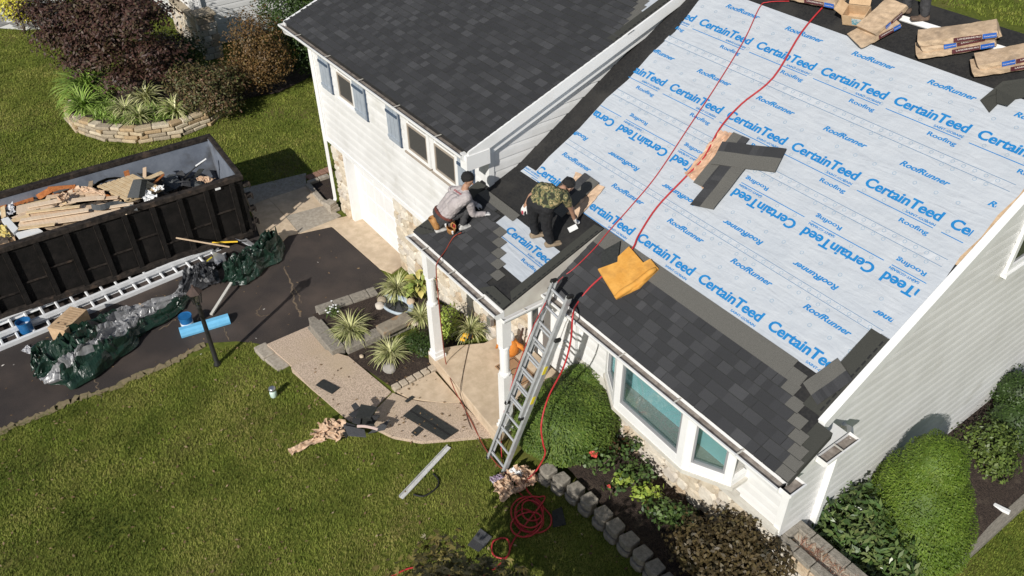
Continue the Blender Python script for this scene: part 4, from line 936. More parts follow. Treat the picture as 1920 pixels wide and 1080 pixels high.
q = wl+(wl-el_).normalized()*.06; MB().tube([q+V3(.012, -.03, -.02), q+V3(.015, -.03, -.07)], [.02, .012], 8).build('glove_palm', M_GLOVER, p2)

# ---- third worker, only boots and trouser legs in view at the ridge
p3 = thing('person', 'standing worker at the ridge in dark trousers and brown boots, seen from the knees down', 'person', on_main(1718, 20))
a1, a2 = on_main(1699, 13, .10), on_main(1733, 27, .10); up = V3(0, 0, 1); sdv = (a2-a1); sdv.z = 0; fwv = V3(-.75, -.5, 0).normalized()
hp = (a1+a2)/2+V3(.0, .05, .78)
caps = []
for a_, k in ((a1, -1), (a2, 1)):
    hh = hp+sdv.normalized()*.10*k; kn = a_.lerp(hh, .5)+fwv*.06
    caps += [(hh, .10, kn, .078, 0), (kn, .076, a_+V3(0, 0, .03), .064, 0)]+foot(a_, fwv*(1 if k < 0 else .6)+V3(0, -.3 if k > 0 else 0, 0), 1, .20, -.06)
caps += [(hp-sdv.normalized()*.1, .11, hp+sdv.normalized()*.1, .11, 0)]
for k in (-1, 0, 1): caps.append((hp+sdv.normalized()*.08*k, .10, hp+sdv.normalized()*.11*k+V3(0, 0, .42), .10, 2))
hc = hp+V3(0, 0, .66); caps += [(hp+V3(0, 0, .48), .05, hp+V3(0, 0, .58), .048, 3)]+head(hc, fwv-V3(0, 0, .5), up, 3)
for k in (-1, 1):
    s_ = hp+sdv.normalized()*.18*k+V3(0, 0, .42); e_ = s_+V3(0, 0, -.28)+sdv.normalized()*.05*k; w_ = e_+fwv*.14+V3(0, 0, -.18); caps += [(s_, .06, e_, .045, 2), (e_, .042, w_, .03, 3)]+hand(w_, w_-e_, sdv.normalized()*k, 3)
body(caps, [M_PANTG, M_SHOED, M_GSHIRT, M_SKIN], p3); hair_cap(hc, fwv-V3(0, 0, .5), up, p3, M_HAIR)

# ------------------------------------------------------------------ things on the roof
def loose_shingle(name, label, A, B, wv, th, n_up, grey_first=True, parent=None, sag=0., group=None):
    """strip A->B, width vector wv: headlap half grey, exposed half in dark tabs"""
    A = Vector(A); B = Vector(B); wv = Vector(wv); n = Vector(n_up).normalized(); mb = MB(); r_ = random.Random(len(name)+int(A.x*997)); NX = 10
    def P(u, v_): return A.lerp(B, u)+wv*v_+n*(th+sag*(math.sin(math.pi*u))+.006*math.sin(u*9))
    for i in range(NX):
        u0, u1 = i/NX, (i+1)/NX; t = r_.randrange(3)
        for (v0, v1, mi) in ((0, .57, 3), (.57, 1, t)):
            vs = [P(u0, v0), P(u1, v0), P(u1, v1), P(u0, v1)]; vs += [p-n*.010 for p in vs]
            mb.add(vs, [(0, 1, 2, 3), (7, 6, 5, 4), (0, 4, 5, 1), (1, 5, 6, 2), (2, 6, 7, 3), (3, 7, 4, 0)], mi)
    o = mb.build(name, [M_SHING[0], M_SHING[1], M_SHING[2], M_SHGREY]); tag(o, label, 'shingle', group); return o
NM = Vector((0, -MS, 1)).normalized()
m = on_main
def lab(o, l, c='shingle', g=None): return tag(o, l, c, g)
A, B, Cn = m(1307, 380), m(1405, 325), m(1338, 397)
def v6(x, y, off=.0): return on_main(1220+x/6, 220+y/6, off)
# wrapper paper under the middle stack
def crumple(name, label, pts, off, nrm, m_, cat='wrapper', amp=.03, grid=14, seed=1, zf=None):
    """crumpled sheet spanning a quad a,b,c,d"""
    r_ = random.Random(seed); a, b, c, d = [Vector(p) for p in pts]; nrm = Vector(nrm).normalized(); vs, fs = [], []
    for i in range(grid+1):
        for j in range(grid+1):
            u, v_ = i/grid, j/grid; p = a.lerp(b, u).lerp(d.lerp(c, u), v_); s_ = Vector((u*5+seed, v_*5, seed*.7))
            e = min(u, v_, 1-u, 1-v_); h = amp*(abs(mnoise.noise(s_*1.1))*1.6+.5*abs(mnoise.noise(s_*2.6)))+off
            p = p+nrm*h+Vector((mnoise.noise(s_*1.7), mnoise.noise(s_*1.7+Vector((9, 3, 1))), 0))*amp*.8
            vs.append(p)
    for i in range(grid):
        for j in range(grid): q = i*(grid+1)+j; fs.append((q, q+grid+1, q+grid+2, q+1))
    o = MB().add(vs, fs).build(name, m_); md = o.modifiers.new('t', 'SOLIDIFY'); md.thickness = .004
    return tag(o, label, cat)
M_KRAFTG = mat('glossy_kraft_wrap', (.50, .30, .19), (.62, .41, .28), 5, .35, .7, 9)
crumple('shingle_wrapper', 'open tan plastic wrapper under the stack of shingles mid-roof', [v6(385, 645), v6(790, 165), v6(930, 190), v6(600, 820)], .006, NM, M_KRAFTG, amp=.035, seed=3)
loose_shingle('loose_shingle', 'shingle at the bottom of the mid-roof pile, on the tan wrapper', v6(940, 190), v6(490, 755), v6(1060, 235)-v6(940, 190)+V3(.1, 0, 0), .055, NM)
loose_shingle('loose_shingle', 'long shingle lying crosswise on top of the mid-roof pile', v6(690, 560), v6(1410, 655), v6(820, 310)-v6(690, 560), .085, NM)
loose_shingle('loose_shingle', 'shingle pointing downslope from the mid-roof pile', v6(1090, 590), v6(715, 1068), v6(830, 545)-v6(1090, 590), .075, NM)
def v4(x, y, off=0.): return on_main(1440+x/4, 640+y/4, off)
loose_shingle('loose_shingle', 'spare shingle laid askew near the tall siding wall rake', v4(265, 320), v4(525, 135), v4(640, 297)-v4(525, 135), .035, NM)
# by the bending worker: wrapper with two shingles on it
def v7(x, y, off=0.): return on_main(960+x/6.355, 310+y/6.355, off)
crumple('shingle_wrapper', 'tan paper wrapper under shingles beside the bending worker', [v7(560, 720), v7(760, 80), v7(1110, 270), v7(690, 770)], .008, NM, M_KRAFT, amp=.03, seed=8)
loose_shingle('loose_shingle', 'nearer of two shingles on the wrapper beside the bending worker', v7(590, 660), v7(1050, 230), v7(880, 110)-v7(1050, 230)-V3(.0, 0, 0), .05, NM)
loose_shingle('loose_shingle', 'shingle half under the bending worker, next to the wrapper', v7(480, 520), v7(760, 260), v7(720, 200)-v7(760, 260)+V3(-.12, .03, 0), .07, NM)
MB().bar(J(1066, 432, .02), J(1082, 424, .03), .11, .004, up=(0, -PS, 1)).build('x', M_PLASTW)
tag(bpy.data.objects['x'], 'pale square offcut of underlayment under the bending worker\'s glove', 'offcut'); bpy.data.objects['x'].name = 'underlayment_offcut'
# black shingle propped by the cushion
a, b, c, d = on_main(1130, 472), on_main(1165, 453), on_main(1160, 492), on_main(1130, 502)
mb = MB()
for k in range(3):
    o3 = NM*(.025+.014*k)+V3(.012*k, -.01*k, 0); vs = [p+o3 for p in (a, b, c, d)]; vs += [p-NM*.01 for p in vs]; mb.add(vs, [(0, 3, 2, 1), (4, 5, 6, 7), (0, 1, 5, 4), (1, 2, 6, 5), (2, 3, 7, 6), (3, 0, 4, 7)])
tag(mb.build('shingle_offcut', M_SHBACK), 'short black shingle offcuts stacked behind the orange cushion', 'shingle')
# orange seat cushion with its rolled front
cp = [on_main(1000+x/3, 400+y/3) for x, y in ((370, 325), (470, 487), (600, 425), (707, 318), (668, 268), (628, 290), (546, 196), (482, 255), (480, 285))]
def padmesh(poly, th, nrm, name, m_, rings_=4):
    nrm = Vector(nrm); n = len(poly); c = sum((Vector(p) for p in poly), Vector())/n; vs, fs = [], []
    prof = [(1., 0.), (1.015, th*.4), (1.0, th*.8), (.97, th)]
    for s_, h in prof:
        for p in poly: vs.append(c+(Vector(p)-c)*s_+nrm*h)
    for i in range(len(prof)-1):
        for k in range(n): fs.append((i*n+k, i*n+(k+1) % n, (i+1)*n+(k+1) % n, (i+1)*n+k))
    from mathutils.geometry import tessellate_polygon
    top = [(len(prof)-1)*n+k for k in range(n)]
    for tri in tessellate_polygon([[vs[t] for t in top]]):
        a_, b_, c_ = [vs[top[t]] for t in tri]; q_ = tuple(top[t] for t in tri); fs.append(q_ if (b_-a_).cross(c_-a_).dot(nrm) > 0 else q_[::-1])
    return MB().add(vs, fs).build(name, m_)
cu = thing('seat_cushion', 'orange-yellow foam roofing cushion on the dark shingles', 'cushion', cp[0])
q = padmesh(cp, .07, NM, 'pad', M_ORANGE); q.parent = cu; q.matrix_parent_inverse = world_of(cu).inverted()
MB().tube([cp[1].lerp(cp[3], t)+NM*(.06+.015*math.sin(t*9))-V3(0, .02, 0) for t in np.linspace(0.02, .98, 9)], [.03, .045, .05, .048, .05, .05, .047, .045, .03], 10).build('front_roll', M_ORANGE, cu, smooth=True)
# long white metal strip and shingle bundles at the ridge
tag(MB().bar(on_main(1642, 19, .02), on_main(1908, 101, .02), .09, .02, up=NM).build('metal_strip', M_TRIM), 'long white metal strip lying along the black ridge membrane', 'metal strip')
M_WINE = mat('wine_label', (.075, .018, .025), (.11, .03, .035), 20, .6); M_BLUEL = mat('blue_label', (.02, .10, .42), (.03, .14, .5), 12, .5); M_INK = mat('pale_ink', (.62, .56, .52), None)
M_BUND = mat('dusty_wrapper', (.40, .29, .19), (.58, .43, .29), 9, .8, .35, 24, c3=(.24, .18, .13), scale3=4, lo3=.55, hi3=.8)
def bundle(label, c, rz, n=1, L=.95, W=.31, H=.09, lift=0., shift=((0, 0), (.03, .02), (-.02, -.03)), rots=(0, .05, -.06), label_side=-1):
    """paper-wrapped pack of shingles lying on the slope"""
    Rm = Matrix.Rotation(math.atan(MS), 3, 'X')
    for k in range(n):
        t = thing('shingle_bundle', label[k], 'shingle bundle', c, group='shingle bundles left along the ridge')
        an = rz+rots[k]; xa = V3(math.cos(an), math.sin(an), MS*math.sin(an)).normalized(); ya = V3(0, -.22, 1).cross(xa).normalized(); M = Matrix((xa, ya, xa.cross(ya))).transposed(); o0 = Vector(c)+V3(0, 0, H*(k+.5)+.05)+M @ Vector((shift[k][0], shift[k][1], 0))
        pts, fs = [], []; NX = 12
        for i in range(NX+1):
            u = i/NX-.5; sg = -.012*math.cos(u*5)+.006*math.sin(i*2.7+k); e = 1 if 0 < i < NX else .96
            for y, z in ((-.5, -.48), (.5, -.48), (.51, 0), (.50, .47), (.2, .51), (-.2, .50), (-.50, .47), (-.51, 0)):
                pts.append(o0+M @ Vector((u*L+(.015*math.sin(z*9) if not 0 < i < NX else 0), y*W*e+.004*math.sin(i*1.9+z*7), z*H*e+sg*.6+.003*math.sin(i*3.1+y*6))))
        for i in range(NX):
            for q in range(8): fs.append((i*8+q, i*8+(q+1) % 8, (i+1)*8+(q+1) % 8, (i+1)*8+q))
        fs += [tuple(range(8)), tuple(range(NX*8, NX*8+8))[::-1]]
        MB().add(pts, fs).build('pack', M_BUND, t)
        s = label_side
        def lp(u0, u1, z0, z1, m_, off=.006, nm='label_panel'):
            MB().add([o0+M @ Vector((u*L, s*(W*.53+off), z*H)) for u, z in ((u0, z0), (u1, z0), (u1, z1), (u0, z1))], [(0, 1, 2, 3) if s < 0 else (3, 2, 1, 0)]).build(nm, m_, t)
        lp(-.05, .30, -.36, .40, M_WINE); lp(.31, .48, -.38, .42, M_BLUEL) if k % 2 == 0 else lp(-.22, -.06, -.38, .42, M_BLUEL)
        for txt, u0, wd, zz, hh in (('LANDMARK', .0, .22, -.02, .26), ('PRO', .225, .065, -.02, .26), ('CertainTeed' if 1 else '', .325 if k % 2 == 0 else -.21, .14, -.1, .2)):
            V_, F_ = text_verts(txt, wd, hh, .02); MB().add([o0+M @ Vector(((u0+float(a))*L, s*(W*.53+.009), (zz+float(b))*H)) for a, b in V_], F_).build('lettering', M_INK, t)
bundle(['shingle bundle at the far end of the ridge row with a blue label'], on_main(1522, 4, 0), .12, 1)
bundle(['lowest bundle of the three-high stack at the ridge', 'middle bundle of the three-high stack at the ridge', 'topmost bundle of the three-high stack at the ridge'], on_main(1787, 96, 0), .60, 3)
bundle(['lower bundle of the ridge stack nearest the tall gable wall', 'upper bundle of the ridge stack nearest the tall gable wall'], on_main(1895, 128, 0), .62, 2)
bundle(['squashed single bundle with blue end beside the open carton', 'crooked bundle lying on the squashed one beside the open carton'], on_main(1648, 62, 0), 1.45, 2, L=.62, W=.36, shift=((-.1, 0), (.05, .05)), rots=(-.35, .0))
# open carton
ct = thing('open_carton', 'open brown nail carton standing among the ridge bundles', 'carton', on_main(1607, 38))
Rc = Matrix.Rotation(math.atan(MS)*.9, 3, 'X') @ Matrix.Rotation(.25, 3, 'Z'); o0 = on_main(1607, 38)
def cbx(a, b, mname, m_):
    c = [(a[i]+b[i])/2 for i in range(3)]; MB().box(o0+Rc @ Vector(c), [abs(a[i]-b[i]) for i in range(3)], R=Rc).build(mname, m_, ct)
cbx((-.17, -.12, 0), (.17, .12, .012), 'bottom', M_CARD); cbx((-.17, -.12, .012), (-.16, .12, .18), 'side', M_CARD); cbx((.16, -.12, .012), (.17, .12, .18), 'side', M_CARD); cbx((-.16, -.12, .012), (.16, -.11, .18), 'side', M_CARD); cbx((-.16, .11, .012), (.16, .12, .18), 'side', M_CARD)
for a, b, ax, an in ((Vector((-.17, 0, .18)), Vector((-.11, 0, .10)), 'Y', 0), (Vector((0, .12, .18)), Vector((.0, .09, .14)), 'X', 0)):
    MB().box(o0+Rc @ (a+b*.5), (.15, .23, .006) if ax == 'Y' else (.32, .15, .006), R=Rc @ Matrix.Rotation(.75 if ax == 'Y' else .9, 3, ax)).build('flap', M_CARD, ct)
cbx((-.02, -.127, .03), (.15, -.121, .14), 'printed_label', mat('carton_label', (.12, .35, .42), (.60, .62, .62), 28, .6, lo=.45, hi=.55))
# dark rubbery starter rolls flopped over the sheet near the ridge end
for k, (pts, lb) in enumerate(((((1838, 190), (1880, 158), (1935, 148), (1935, 178), (1895, 176), (1855, 213)), 'dark starter strip flopped over the underlayment edge below the ridge stacks'), (((1868, 172), (1925, 160), (1935, 185), (1905, 190), (1890, 206), (1868, 198)), 'short dark starter strip lying over another near the ridge stacks'))):
    pp = [on_main(a, b) for a, b in pts]; n = len(pp); vs = [p+NM*(.03+.03*k+.03*(i % 3 == 1)) for i, p in enumerate(pp)]; vs += [p-NM*.012 for p in vs]
    mb = MB(); mb.add(vs, [tuple(range(n))[::-1], tuple(range(n, 2*n))]+[(i, (i+1) % n, n+(i+1) % n, n+i) for i in range(n)]); tag(mb.build('starter_roll', M_START), lb, 'roofing strip')
# ------------------------------------------------------------------ roll-off dumpster
M_DUMPO = mat('dumpster_outside', (.006, .0055, .005), (.014, .012, .011), 5, .75, .4, 30, c3=(.030, .025, .022), scale3=3, lo3=.6, hi3=.85, spec=.2)
M_DUMPR = mat('dumpster_worn_rim', (.012, .010, .009), (.045, .036, .030), 9, .8, .4, 30, c3=(.10, .07, .052), scale3=4, lo3=.58, spec=.2)
M_DUMPI = mat('dumpster_inside', (.15, .17, .21), (.22, .245, .29), 2.5, .45, .2, 8, c3=(.07, .065, .06), scale3=1.6, lo3=.58, hi3=.78, spec=.5)
DL, DW, DH = 7.0, 2.30, 1.75
du = thing('dumpster', 'black ribbed roll-off dumpster full of roofing debris on the driveway', 'dumpster', (-16.82, 4.5, 0), -.0486)
DM = Matrix.Translation((-16.82, 4.5, 0)) @ Matrix.Rotation(-.0486, 4, 'Z')
def dbox(a, b, name, m, parent=None, bevel=0.):
    c = Vector([(a[i]+b[i])/2 for i in range(3)]); o = MB().box(DM @ c, [abs(a[i]-b[i]) for i in range(3)], -.0486).build(name, m, parent or du, bevel=bevel); return o
nw = dbox((-.06, -DL, .2), (0, 0, DH-.06), 'side_wall', M_DUMPO); dbox((-DW, -DL, .2), (-DW+.06, 0, DH-.06), 'side_wall', M_DUMPO)
dbox((-DW+.06, -.06, .2), (-.06, 0, DH-.06), 'end_gate', M_DUMPO); dbox((-DW+.06, -DL, .2), (-.06, -DL+.06, DH-.06), 'front_wall', M_DUMPO)
dbox((-DW+.06, -DL+.06, .2), (-.06, -.06, .28), 'floor', M_DUMPI)
dbox((-.072, -DL+.07, .28), (-.061, -.07, DH-.065), 'liner', M_DUMPI); dbox((-DW+.061, -DL+.07, .28), (-DW+.075, -.07, DH-.065), 'liner', M_DUMPI); dbox((-DW+.08, -.075, .28), (-.08, -.061, DH-.065), 'liner', M_DUMPI)
for a, b in (((-.09, -DL-.03, DH-.12), (.05, .04, DH)), ((-DW-.05, -DL-.03, DH-.12), (-DW+.09, .04, DH)), ((-DW+.09, -.06, DH-.11), (-.09, .05, DH-.002)), ((-DW+.09, -DL-.03, DH-.11), (-.09, -DL+.07, DH-.002))): dbox(a, b, 'top_rail', M_DUMPR, bevel=.012)
for i in range(12):
    y = -.25-i*.58; r_ = dbox((.0, y-.055, .22), (.075, y+.055, DH-.12), 'rib', M_DUMPO); dbox((.076, y-.055, .25), (.080, y-.045, DH-.13), 'rib_edge', M_DUMPR, r_)
for i in range(11):
    y = -.54-i*.58; zz = (.95, .78, .62)[i % 3]; dbox((.0, y-.23, zz), (.03, y+.23, zz+.03), 'stiffener', M_DUMPR)
dbox((.0, -DL, .18), (.09, -.05, .30), 'bottom_rail', M_DUMPR, bevel=.01)
for z in (.45, .8, 1.15, 1.45):
    h = dbox((-.15, .0, z), (.06, .16, z+.035), 'hinge', M_DUMPR); MB().tube([DM @ Vector((.04, .14, z-.05)), DM @ Vector((.04, .14, z+.09))], .022, 8).build('hinge_pin', M_DUMPR, h)
MB().tube([DM @ Vector((.09, -.12, .35)), DM @ Vector((.10, .02, .3)), DM @ Vector((.10, .05, .6)), DM @ Vector((.09, -.02, 1.3))], .014, 6).build('chain', M_DUMPR, du)
dbox((.052, -.62, 1.58), (.056, -.50, 1.63), 'sticker', M_PLASTW)
# heap of torn-off roofing filling it
Vs = []; NXh, NYh = 26, 80
for i in range(NXh+1):
    for j in range(NYh+1):
        x = -.08-(DW-.16)*i/NXh; y = -.09-(DL-.2)*j/NYh
        base = .70+.75*sstep(-.3, -2.0, y)+.10*math.sin(y*1.3); s_ = Vector((x*2.3, y*2.3, 4.))
        Vs.append(DM @ Vector((x, y, base+.16*mnoise.noise(s_)+.10*mnoise.noise(s_*3)+.05*mnoise.noise(s_*8)-.18*abs(2*i/NXh-1)**3)))
Fs = [(i*(NYh+1)+j, i*(NYh+1)+j+1, (i+1)*(NYh+1)+j+1, (i+1)*(NYh+1)+j) for i in range(NXh) for j in range(NYh)]
M_HEAP = mat('debris_mix', (.018, .017, .017), (.10, .075, .055), 8, .9, 1, 14, c3=(.30, .20, .12), scale3=3.2, lo3=.56, hi3=.62)
tag(MB().add(Vs, Fs).build('debris_heap', M_HEAP), 'heap of torn-off dark shingles and scraps filling the dumpster', 'debris', kind='stuff')
# single pieces lying on the heap
M_PLY = mat('plywood', (.58, .41, .27), (.70, .53, .37), 3, .8, .2, 14, stretch=(1, 8, 1)); M_PLY2 = mat('plywood_pale', (.66, .50, .35), (.76, .61, .45), 3, .8, .2, 14, stretch=(1, 8, 1)); M_OSB = mat('rusty_board', (.30, .09, .025), (.46, .17, .05), 14, .85, .6, 22)
M_PINE = mat('pallet_pine', (.60, .43, .24), (.72, .56, .35), 8, .8, .2, 20); M_PINED = mat('weathered_pallet', (.30, .22, .14), (.42, .32, .22), 8, .85, .3, 20)
D = lambda x, y, z: at_z(x/6, 320+y/6, z)
def plank(label, a, b, wd, th, m, name='plywood_board', cat='board', up=(0, 0, 1)): return tag(MB().bar(a, b, wd, th, up=up).build(name, m, bevel=.004), label, cat)
plank('pale plywood board across the debris, farthest from the ribbed side', D(185, 445, 1.66), D(1120, 265, 1.60), .34, .016, M_PLY2)
plank('short bleached board with torn end lying on the long boards', D(800, 335, 1.70), D(1180, 300, 1.70), .16, .014, M_PLY2)
plank('long peach plywood board in the middle of the dumpster load', D(190, 530, 1.67), D(1360, 385, 1.63), .30, .016, M_PLY)
plank('long board lying against the near top rail of the dumpster', D(205, 615, 1.64), D(1440, 455, 1.66), .26, .016, M_PLY2)
plank('yellowish board along the near rail by the white boxes', D(250, 790, 1.62), D(700, 690, 1.62), .18, .016, M_PINE)
for k, (a_, b_, w_, zz) in enumerate((((230, 560), (1000, 440), .13, 1.70), ((300, 470), (900, 400), .10, 1.71), ((520, 300), (1080, 230), .14, 1.62), ((320, 400), (700, 330), .16, 1.68), ((60, 590), (330, 500), .12, 1.66), ((900, 330), (1330, 300), .12, 1.66), ((1180, 420), (1500, 370), .10, 1.68), ((150, 660), (620, 600), .10, 1.66))):
    plank(('longest', 'slim', 'far-side', 'wide stubby', 'edge-most', 'pallet-side', 'rail-end', 'low')[k]+' pale batten lying on the boards of the dumpster load', D(*a_, zz), D(*b_, zz+.02), w_, .02, (M_PLY2, M_PINE, M_PLY)[k % 3], 'batten', 'batten')
plank('rust-red broken board standing against the far side of the load', D(560, 240, 1.50), D(870, 215, 1.50), .04, .26, M_OSB, 'broken_board')
plank('orange splintered board end left of the rust-red one', D(420, 300, 1.45), D(570, 205, 1.55), .20, .03, M_OSB, 'broken_board', up=(.4, .2, 1))
plank('narrow orange splinter near the far rim of the dumpster', D(110, 400, 1.42), D(380, 320, 1.45), .16, .03, M_OSB, 'broken_board')
plank('small orange board piece at the frame edge of the load', D(-40, 430, 1.45), D(70, 410, 1.45), .2, .03, M_OSB, 'broken_board')
def pallet(label, a, b, c, n, m, z):
    """slats run a->c repeated from a to b"""
    a, b, c = D(*a, z), D(*b, z-.02), D(*c, z); t = thing('pallet', label, 'pallet', a); sv = c-a; dv = b-a
    for k in range(3): p = a+sv*(.04+.46*k); MB().bar(p-V3(0, 0, .05), p+dv-V3(0, 0, .05), .05, .07).build('stringer', m, t)
    for i in range(n): p = a+dv*((i+.5)/n); MB().bar(p, p+sv, dv.length/n*.8, .018, up=dv.cross(sv) if dv.cross(sv).z > 0 else -dv.cross(sv)).build('slat', m, t)
pallet('tan slatted wooden pallet tilted on the debris beside bent shingles', (1085, 175), (1500, 40), (1410, 335), 8, M_PINE, 1.66)
pallet('weathered pallet half buried under the long boards', (450, 625), (900, 555), (580, 662), 7, M_PINED, 1.58)
def bent(label, pts, wv, m=M_SHGREY, name='torn_shingle', th=.012):
    wv = Vector(wv); n = len(pts); vs = []
    for p in pts: p = Vector(p); vs += [p, p+wv, p+wv-V3(0, 0, th), p-V3(0, 0, th)]
    fs = []
    for i in range(n-1):
        for k in range(4): fs.append((4*i+k, 4*i+(k+1) % 4, 4*i+4+(k+1) % 4, 4*i+4+k))
    fs += [(3, 2, 1, 0), (4*n-4, 4*n-3, 4*n-2, 4*n-1)]
    return tag(MB().add(vs, fs).build(name, m), label, 'shingle')
M_GSH = mat('old_grey_shingle', (.075, .08, .082), (.12, .125, .125), 60, .9, .3, 120)
bent('folded grey shingle propped on the slatted pallet', [D(1430, 300, 1.70), D(1500, 100, 1.86), D(1590, 92, 1.90)], D(1580, 300, 1.66)-D(1430, 300, 1.70), M_GSH)
bent('dark end of the folded shingle on the pallet', [D(1560, 300, 1.70), D(1595, 100, 1.88), D(1680, 105, 1.75)], D(1600, 310, 1.6)-D(1540, 305, 1.66), M_SHBACK)
wv_ = D(1060, 440, 1.68)-D(1040, 360, 1.70)
bent('wavy grey shingle strip lying over the long boards', [D(1020+i*51, 362+22*math.sin(i*.75+.5), 1.70+.045*math.sin(i*.75)) for i in range(11)], wv_*.75, M_GSH)
E5 = lambda x, y, z: at_z(200+x/6, 300+y/6, z)
bent('flat dark shingle piece near the far wall of the dumpster', [E5(620, 260, 1.25), E5(690, 205, 1.3), E5(760, 190, 1.25)], E5(820, 300, 1.2)-E5(690, 215, 1.25), M_GSH)
bent('charcoal shingle lying beside the flat dark one', [E5(560, 300, 1.3), E5(640, 265, 1.3), E5(700, 300, 1.25)], E5(760, 330, 1.25)-E5(640, 270, 1.3), M_SHBACK)
bent('black felt strip along the far wall behind the pallet', [E5(380, 180, 1.45), E5(500, 205, 1.45), E5(640, 235, 1.4)], V3(-.03, -.05, .09), M_SHBACK)
bent('crumpled black felt behind the pallet', [D(1000, 205, 1.45), D(1100, 120, 1.6), D(1200, 80, 1.62), D(1290, 70, 1.6), D(1380, 75, 1.5)], V3(-.12, .05, -.12), M_SHBACK)
for k in range(12):
    px_, py_ = 690+rnd.uniform(0, 330), 240+rnd.uniform(-20, 80)+40*math.sin(k); a = E5(px_, py_, 1.2-.25*(px_-690)/330+rnd.uniform(0, .12)); an = rnd.uniform(0, 3.14)
    bent('scrap of torn charcoal shingle piled at the gate end of the dumpster load', [a, a+V3(math.cos(an)*.18, math.sin(an)*.18, .03*(k % 4)), a+V3(math.cos(an)*.34, math.sin(an)*.34, rnd.uniform(-.05, .05))], V3(-math.sin(an)*.16, math.cos(an)*.16, rnd.uniform(-.06, .06)), (M_GSH, M_SHBACK, M_SHING[2])[k % 3])['group'] = 'shingle scraps in the dumpster'
mb = MB(); mb.bar(E5(860, 215, 1.15), E5(1010, 70, 1.5), .05, .02); mb.bar(E5(1000, 78, 1.5), E5(1110, -10, 1.62), .07, .02); tag(mb.build('bent_flashing', [M_BLKMET]), 'bent dark flashing leaning on the far wall of the dumpster', 'flashing')
tag(MB().bar(E5(1000, 68, 1.53), E5(1120, -15, 1.65), .05, .012).build('white_flashing', M_TRIM), 'white bent metal strip leaning on the far wall of the dumpster', 'flashing')
crumple('crumpled_paper', 'crumpled pinkish kraft paper at the gate end of the dumpster', [E5(1010, 240, 1.3), E5(1060, 205, 1.32), E5(1230, 225, 1.3), E5(1150, 285, 1.3)], .02, (0, 0, 1), M_KRAFT, 'paper', .07, 12, 5)
crumple('crumpled_paper', 'white crumpled sheet beside the wavy shingle strip', [D(1580, 300, 1.6), D(1640, 230, 1.62), D(1790, 330, 1.58), D(1640, 370, 1.58)], .02, (0, 0, 1), M_PLASTW, 'paper', .08, 10, 9)
crumple('crumpled_paper', 'white torn wrapper near the black felt in the load', [D(1720, 210, 1.6), D(1850, 180, 1.6), D(1850, 230, 1.6), D(1740, 250, 1.6)], .02, (0, 0, 1), M_PLASTW, 'paper', .06, 8, 11)
crumple('crumpled_paper', 'silvery plastic scrap at the frame edge of the load', [D(-20, 480, 1.5), D(150, 390, 1.55), D(190, 490, 1.55), D(40, 560, 1.5)], .02, (0, 0, 1), mat('clear_scrap', (.45, .45, .46), (.6, .6, .62), 9, .3), 'plastic', .07, 10, 12)
def carton(label, pts, z, h, m=M_CARD, mt=None, name='flattened_box'):
    q = [D(*p, z) for p in pts]; return tag(MB().slab([(p.x, p.y) for p in q], z-h, z).build(name, mt or m), label, 'box')
carton('white printed box with dark stripe at the edge of the load', [(10, 545), (90, 520), (205, 650), (150, 700)], 1.68, .10, mt=M_PLASTW)
carton('white printed paper sheet below the long boards', [(165, 700), (420, 640), (480, 680), (215, 770)], 1.64, .02, mt=M_PLASTW)
carton('brown carton side under the white box', [(40, 620), (150, 700), (170, 770), (60, 660)], 1.58, .2)
crumple('yellow_strap', 'yellow plastic wrap at the edge of the debris load', [D(-30, 650, 1.62), D(60, 640, 1.62), D(130, 760, 1.62), D(-20, 780, 1.62)], .02, (0, 0, 1), mat('yellow_wrap', (.62, .47, .12), (.72, .6, .25), 12, .5), 'plastic', .07, 10, 14)
crumple('crumpled_paper', 'crumpled paper ball on the pale plywood board', [D(660, 340, 1.70), D(700, 285, 1.72), D(800, 300, 1.7), D(730, 370, 1.7)], .01, (0, 0, 1), M_KRAFT, 'paper', .10, 9, 15)
crumple('crumpled_paper', 'torn kraft wrapping between the boards and the pallet', [D(820, 240, 1.66), D(880, 190, 1.68), D(1180, 250, 1.68), D(1200, 300, 1.66)], .01, (0, 0, 1), M_KRAFT, 'paper', .08, 12, 16)

SEEN = set()
for k in range(40):
    px_ = rnd.uniform(-20, 1650); fy = rnd.random(); py_ = 330-px_*.17+fy*330-40; a = D(px_, py_, 1.50+rnd.uniform(0, .12)); an = rnd.uniform(-.5, .5)+1.5+(0 if rnd.random() < .6 else 1.2); L = rnd.uniform(.25, .8)
    lx = DM.inverted() @ a; 
    if not (-DW+.3 < lx.x < -.2 and -DL < lx.y < -.5): continue
    b = a+V3(math.cos(an)*L, math.sin(an)*L, rnd.uniform(-.06, .10)); lb_ = DM.inverted() @ b
    if not (-DW+.15 < lb_.x < -.1 and lb_.y < -.2): continue
    zone = 'near the white boxes' if px_ < 350 else 'beside the rust-red board' if px_ < 850 and fy < .5 else 'across the long boards' if px_ < 1000 else 'by the slatted pallet' if fy < .6 else 'against the near rail'
    lb2 = '%s %s splinter %s in the dumpster' % ('long' if L > .5 else 'short', ('tan pine', 'bleached plywood', 'rust-orange', 'weathered brown', 'grey shingle', 'peach plywood')[k % 6], zone)
    if lb2 in SEEN: continue
    SEEN.add(lb2); tag(MB().bar(a, b, rnd.uniform(.05, .13), .015, up=(rnd.uniform(-.3, .3), rnd.uniform(-.3, .3), 1)).build('splintered_board', (M_PINE, M_PLY2, M_OSB, M_PINED, M_GSH, M_PLY)[k % 6]), lb2, 'scrap wood', 'scraps strewn over the dumpster load')
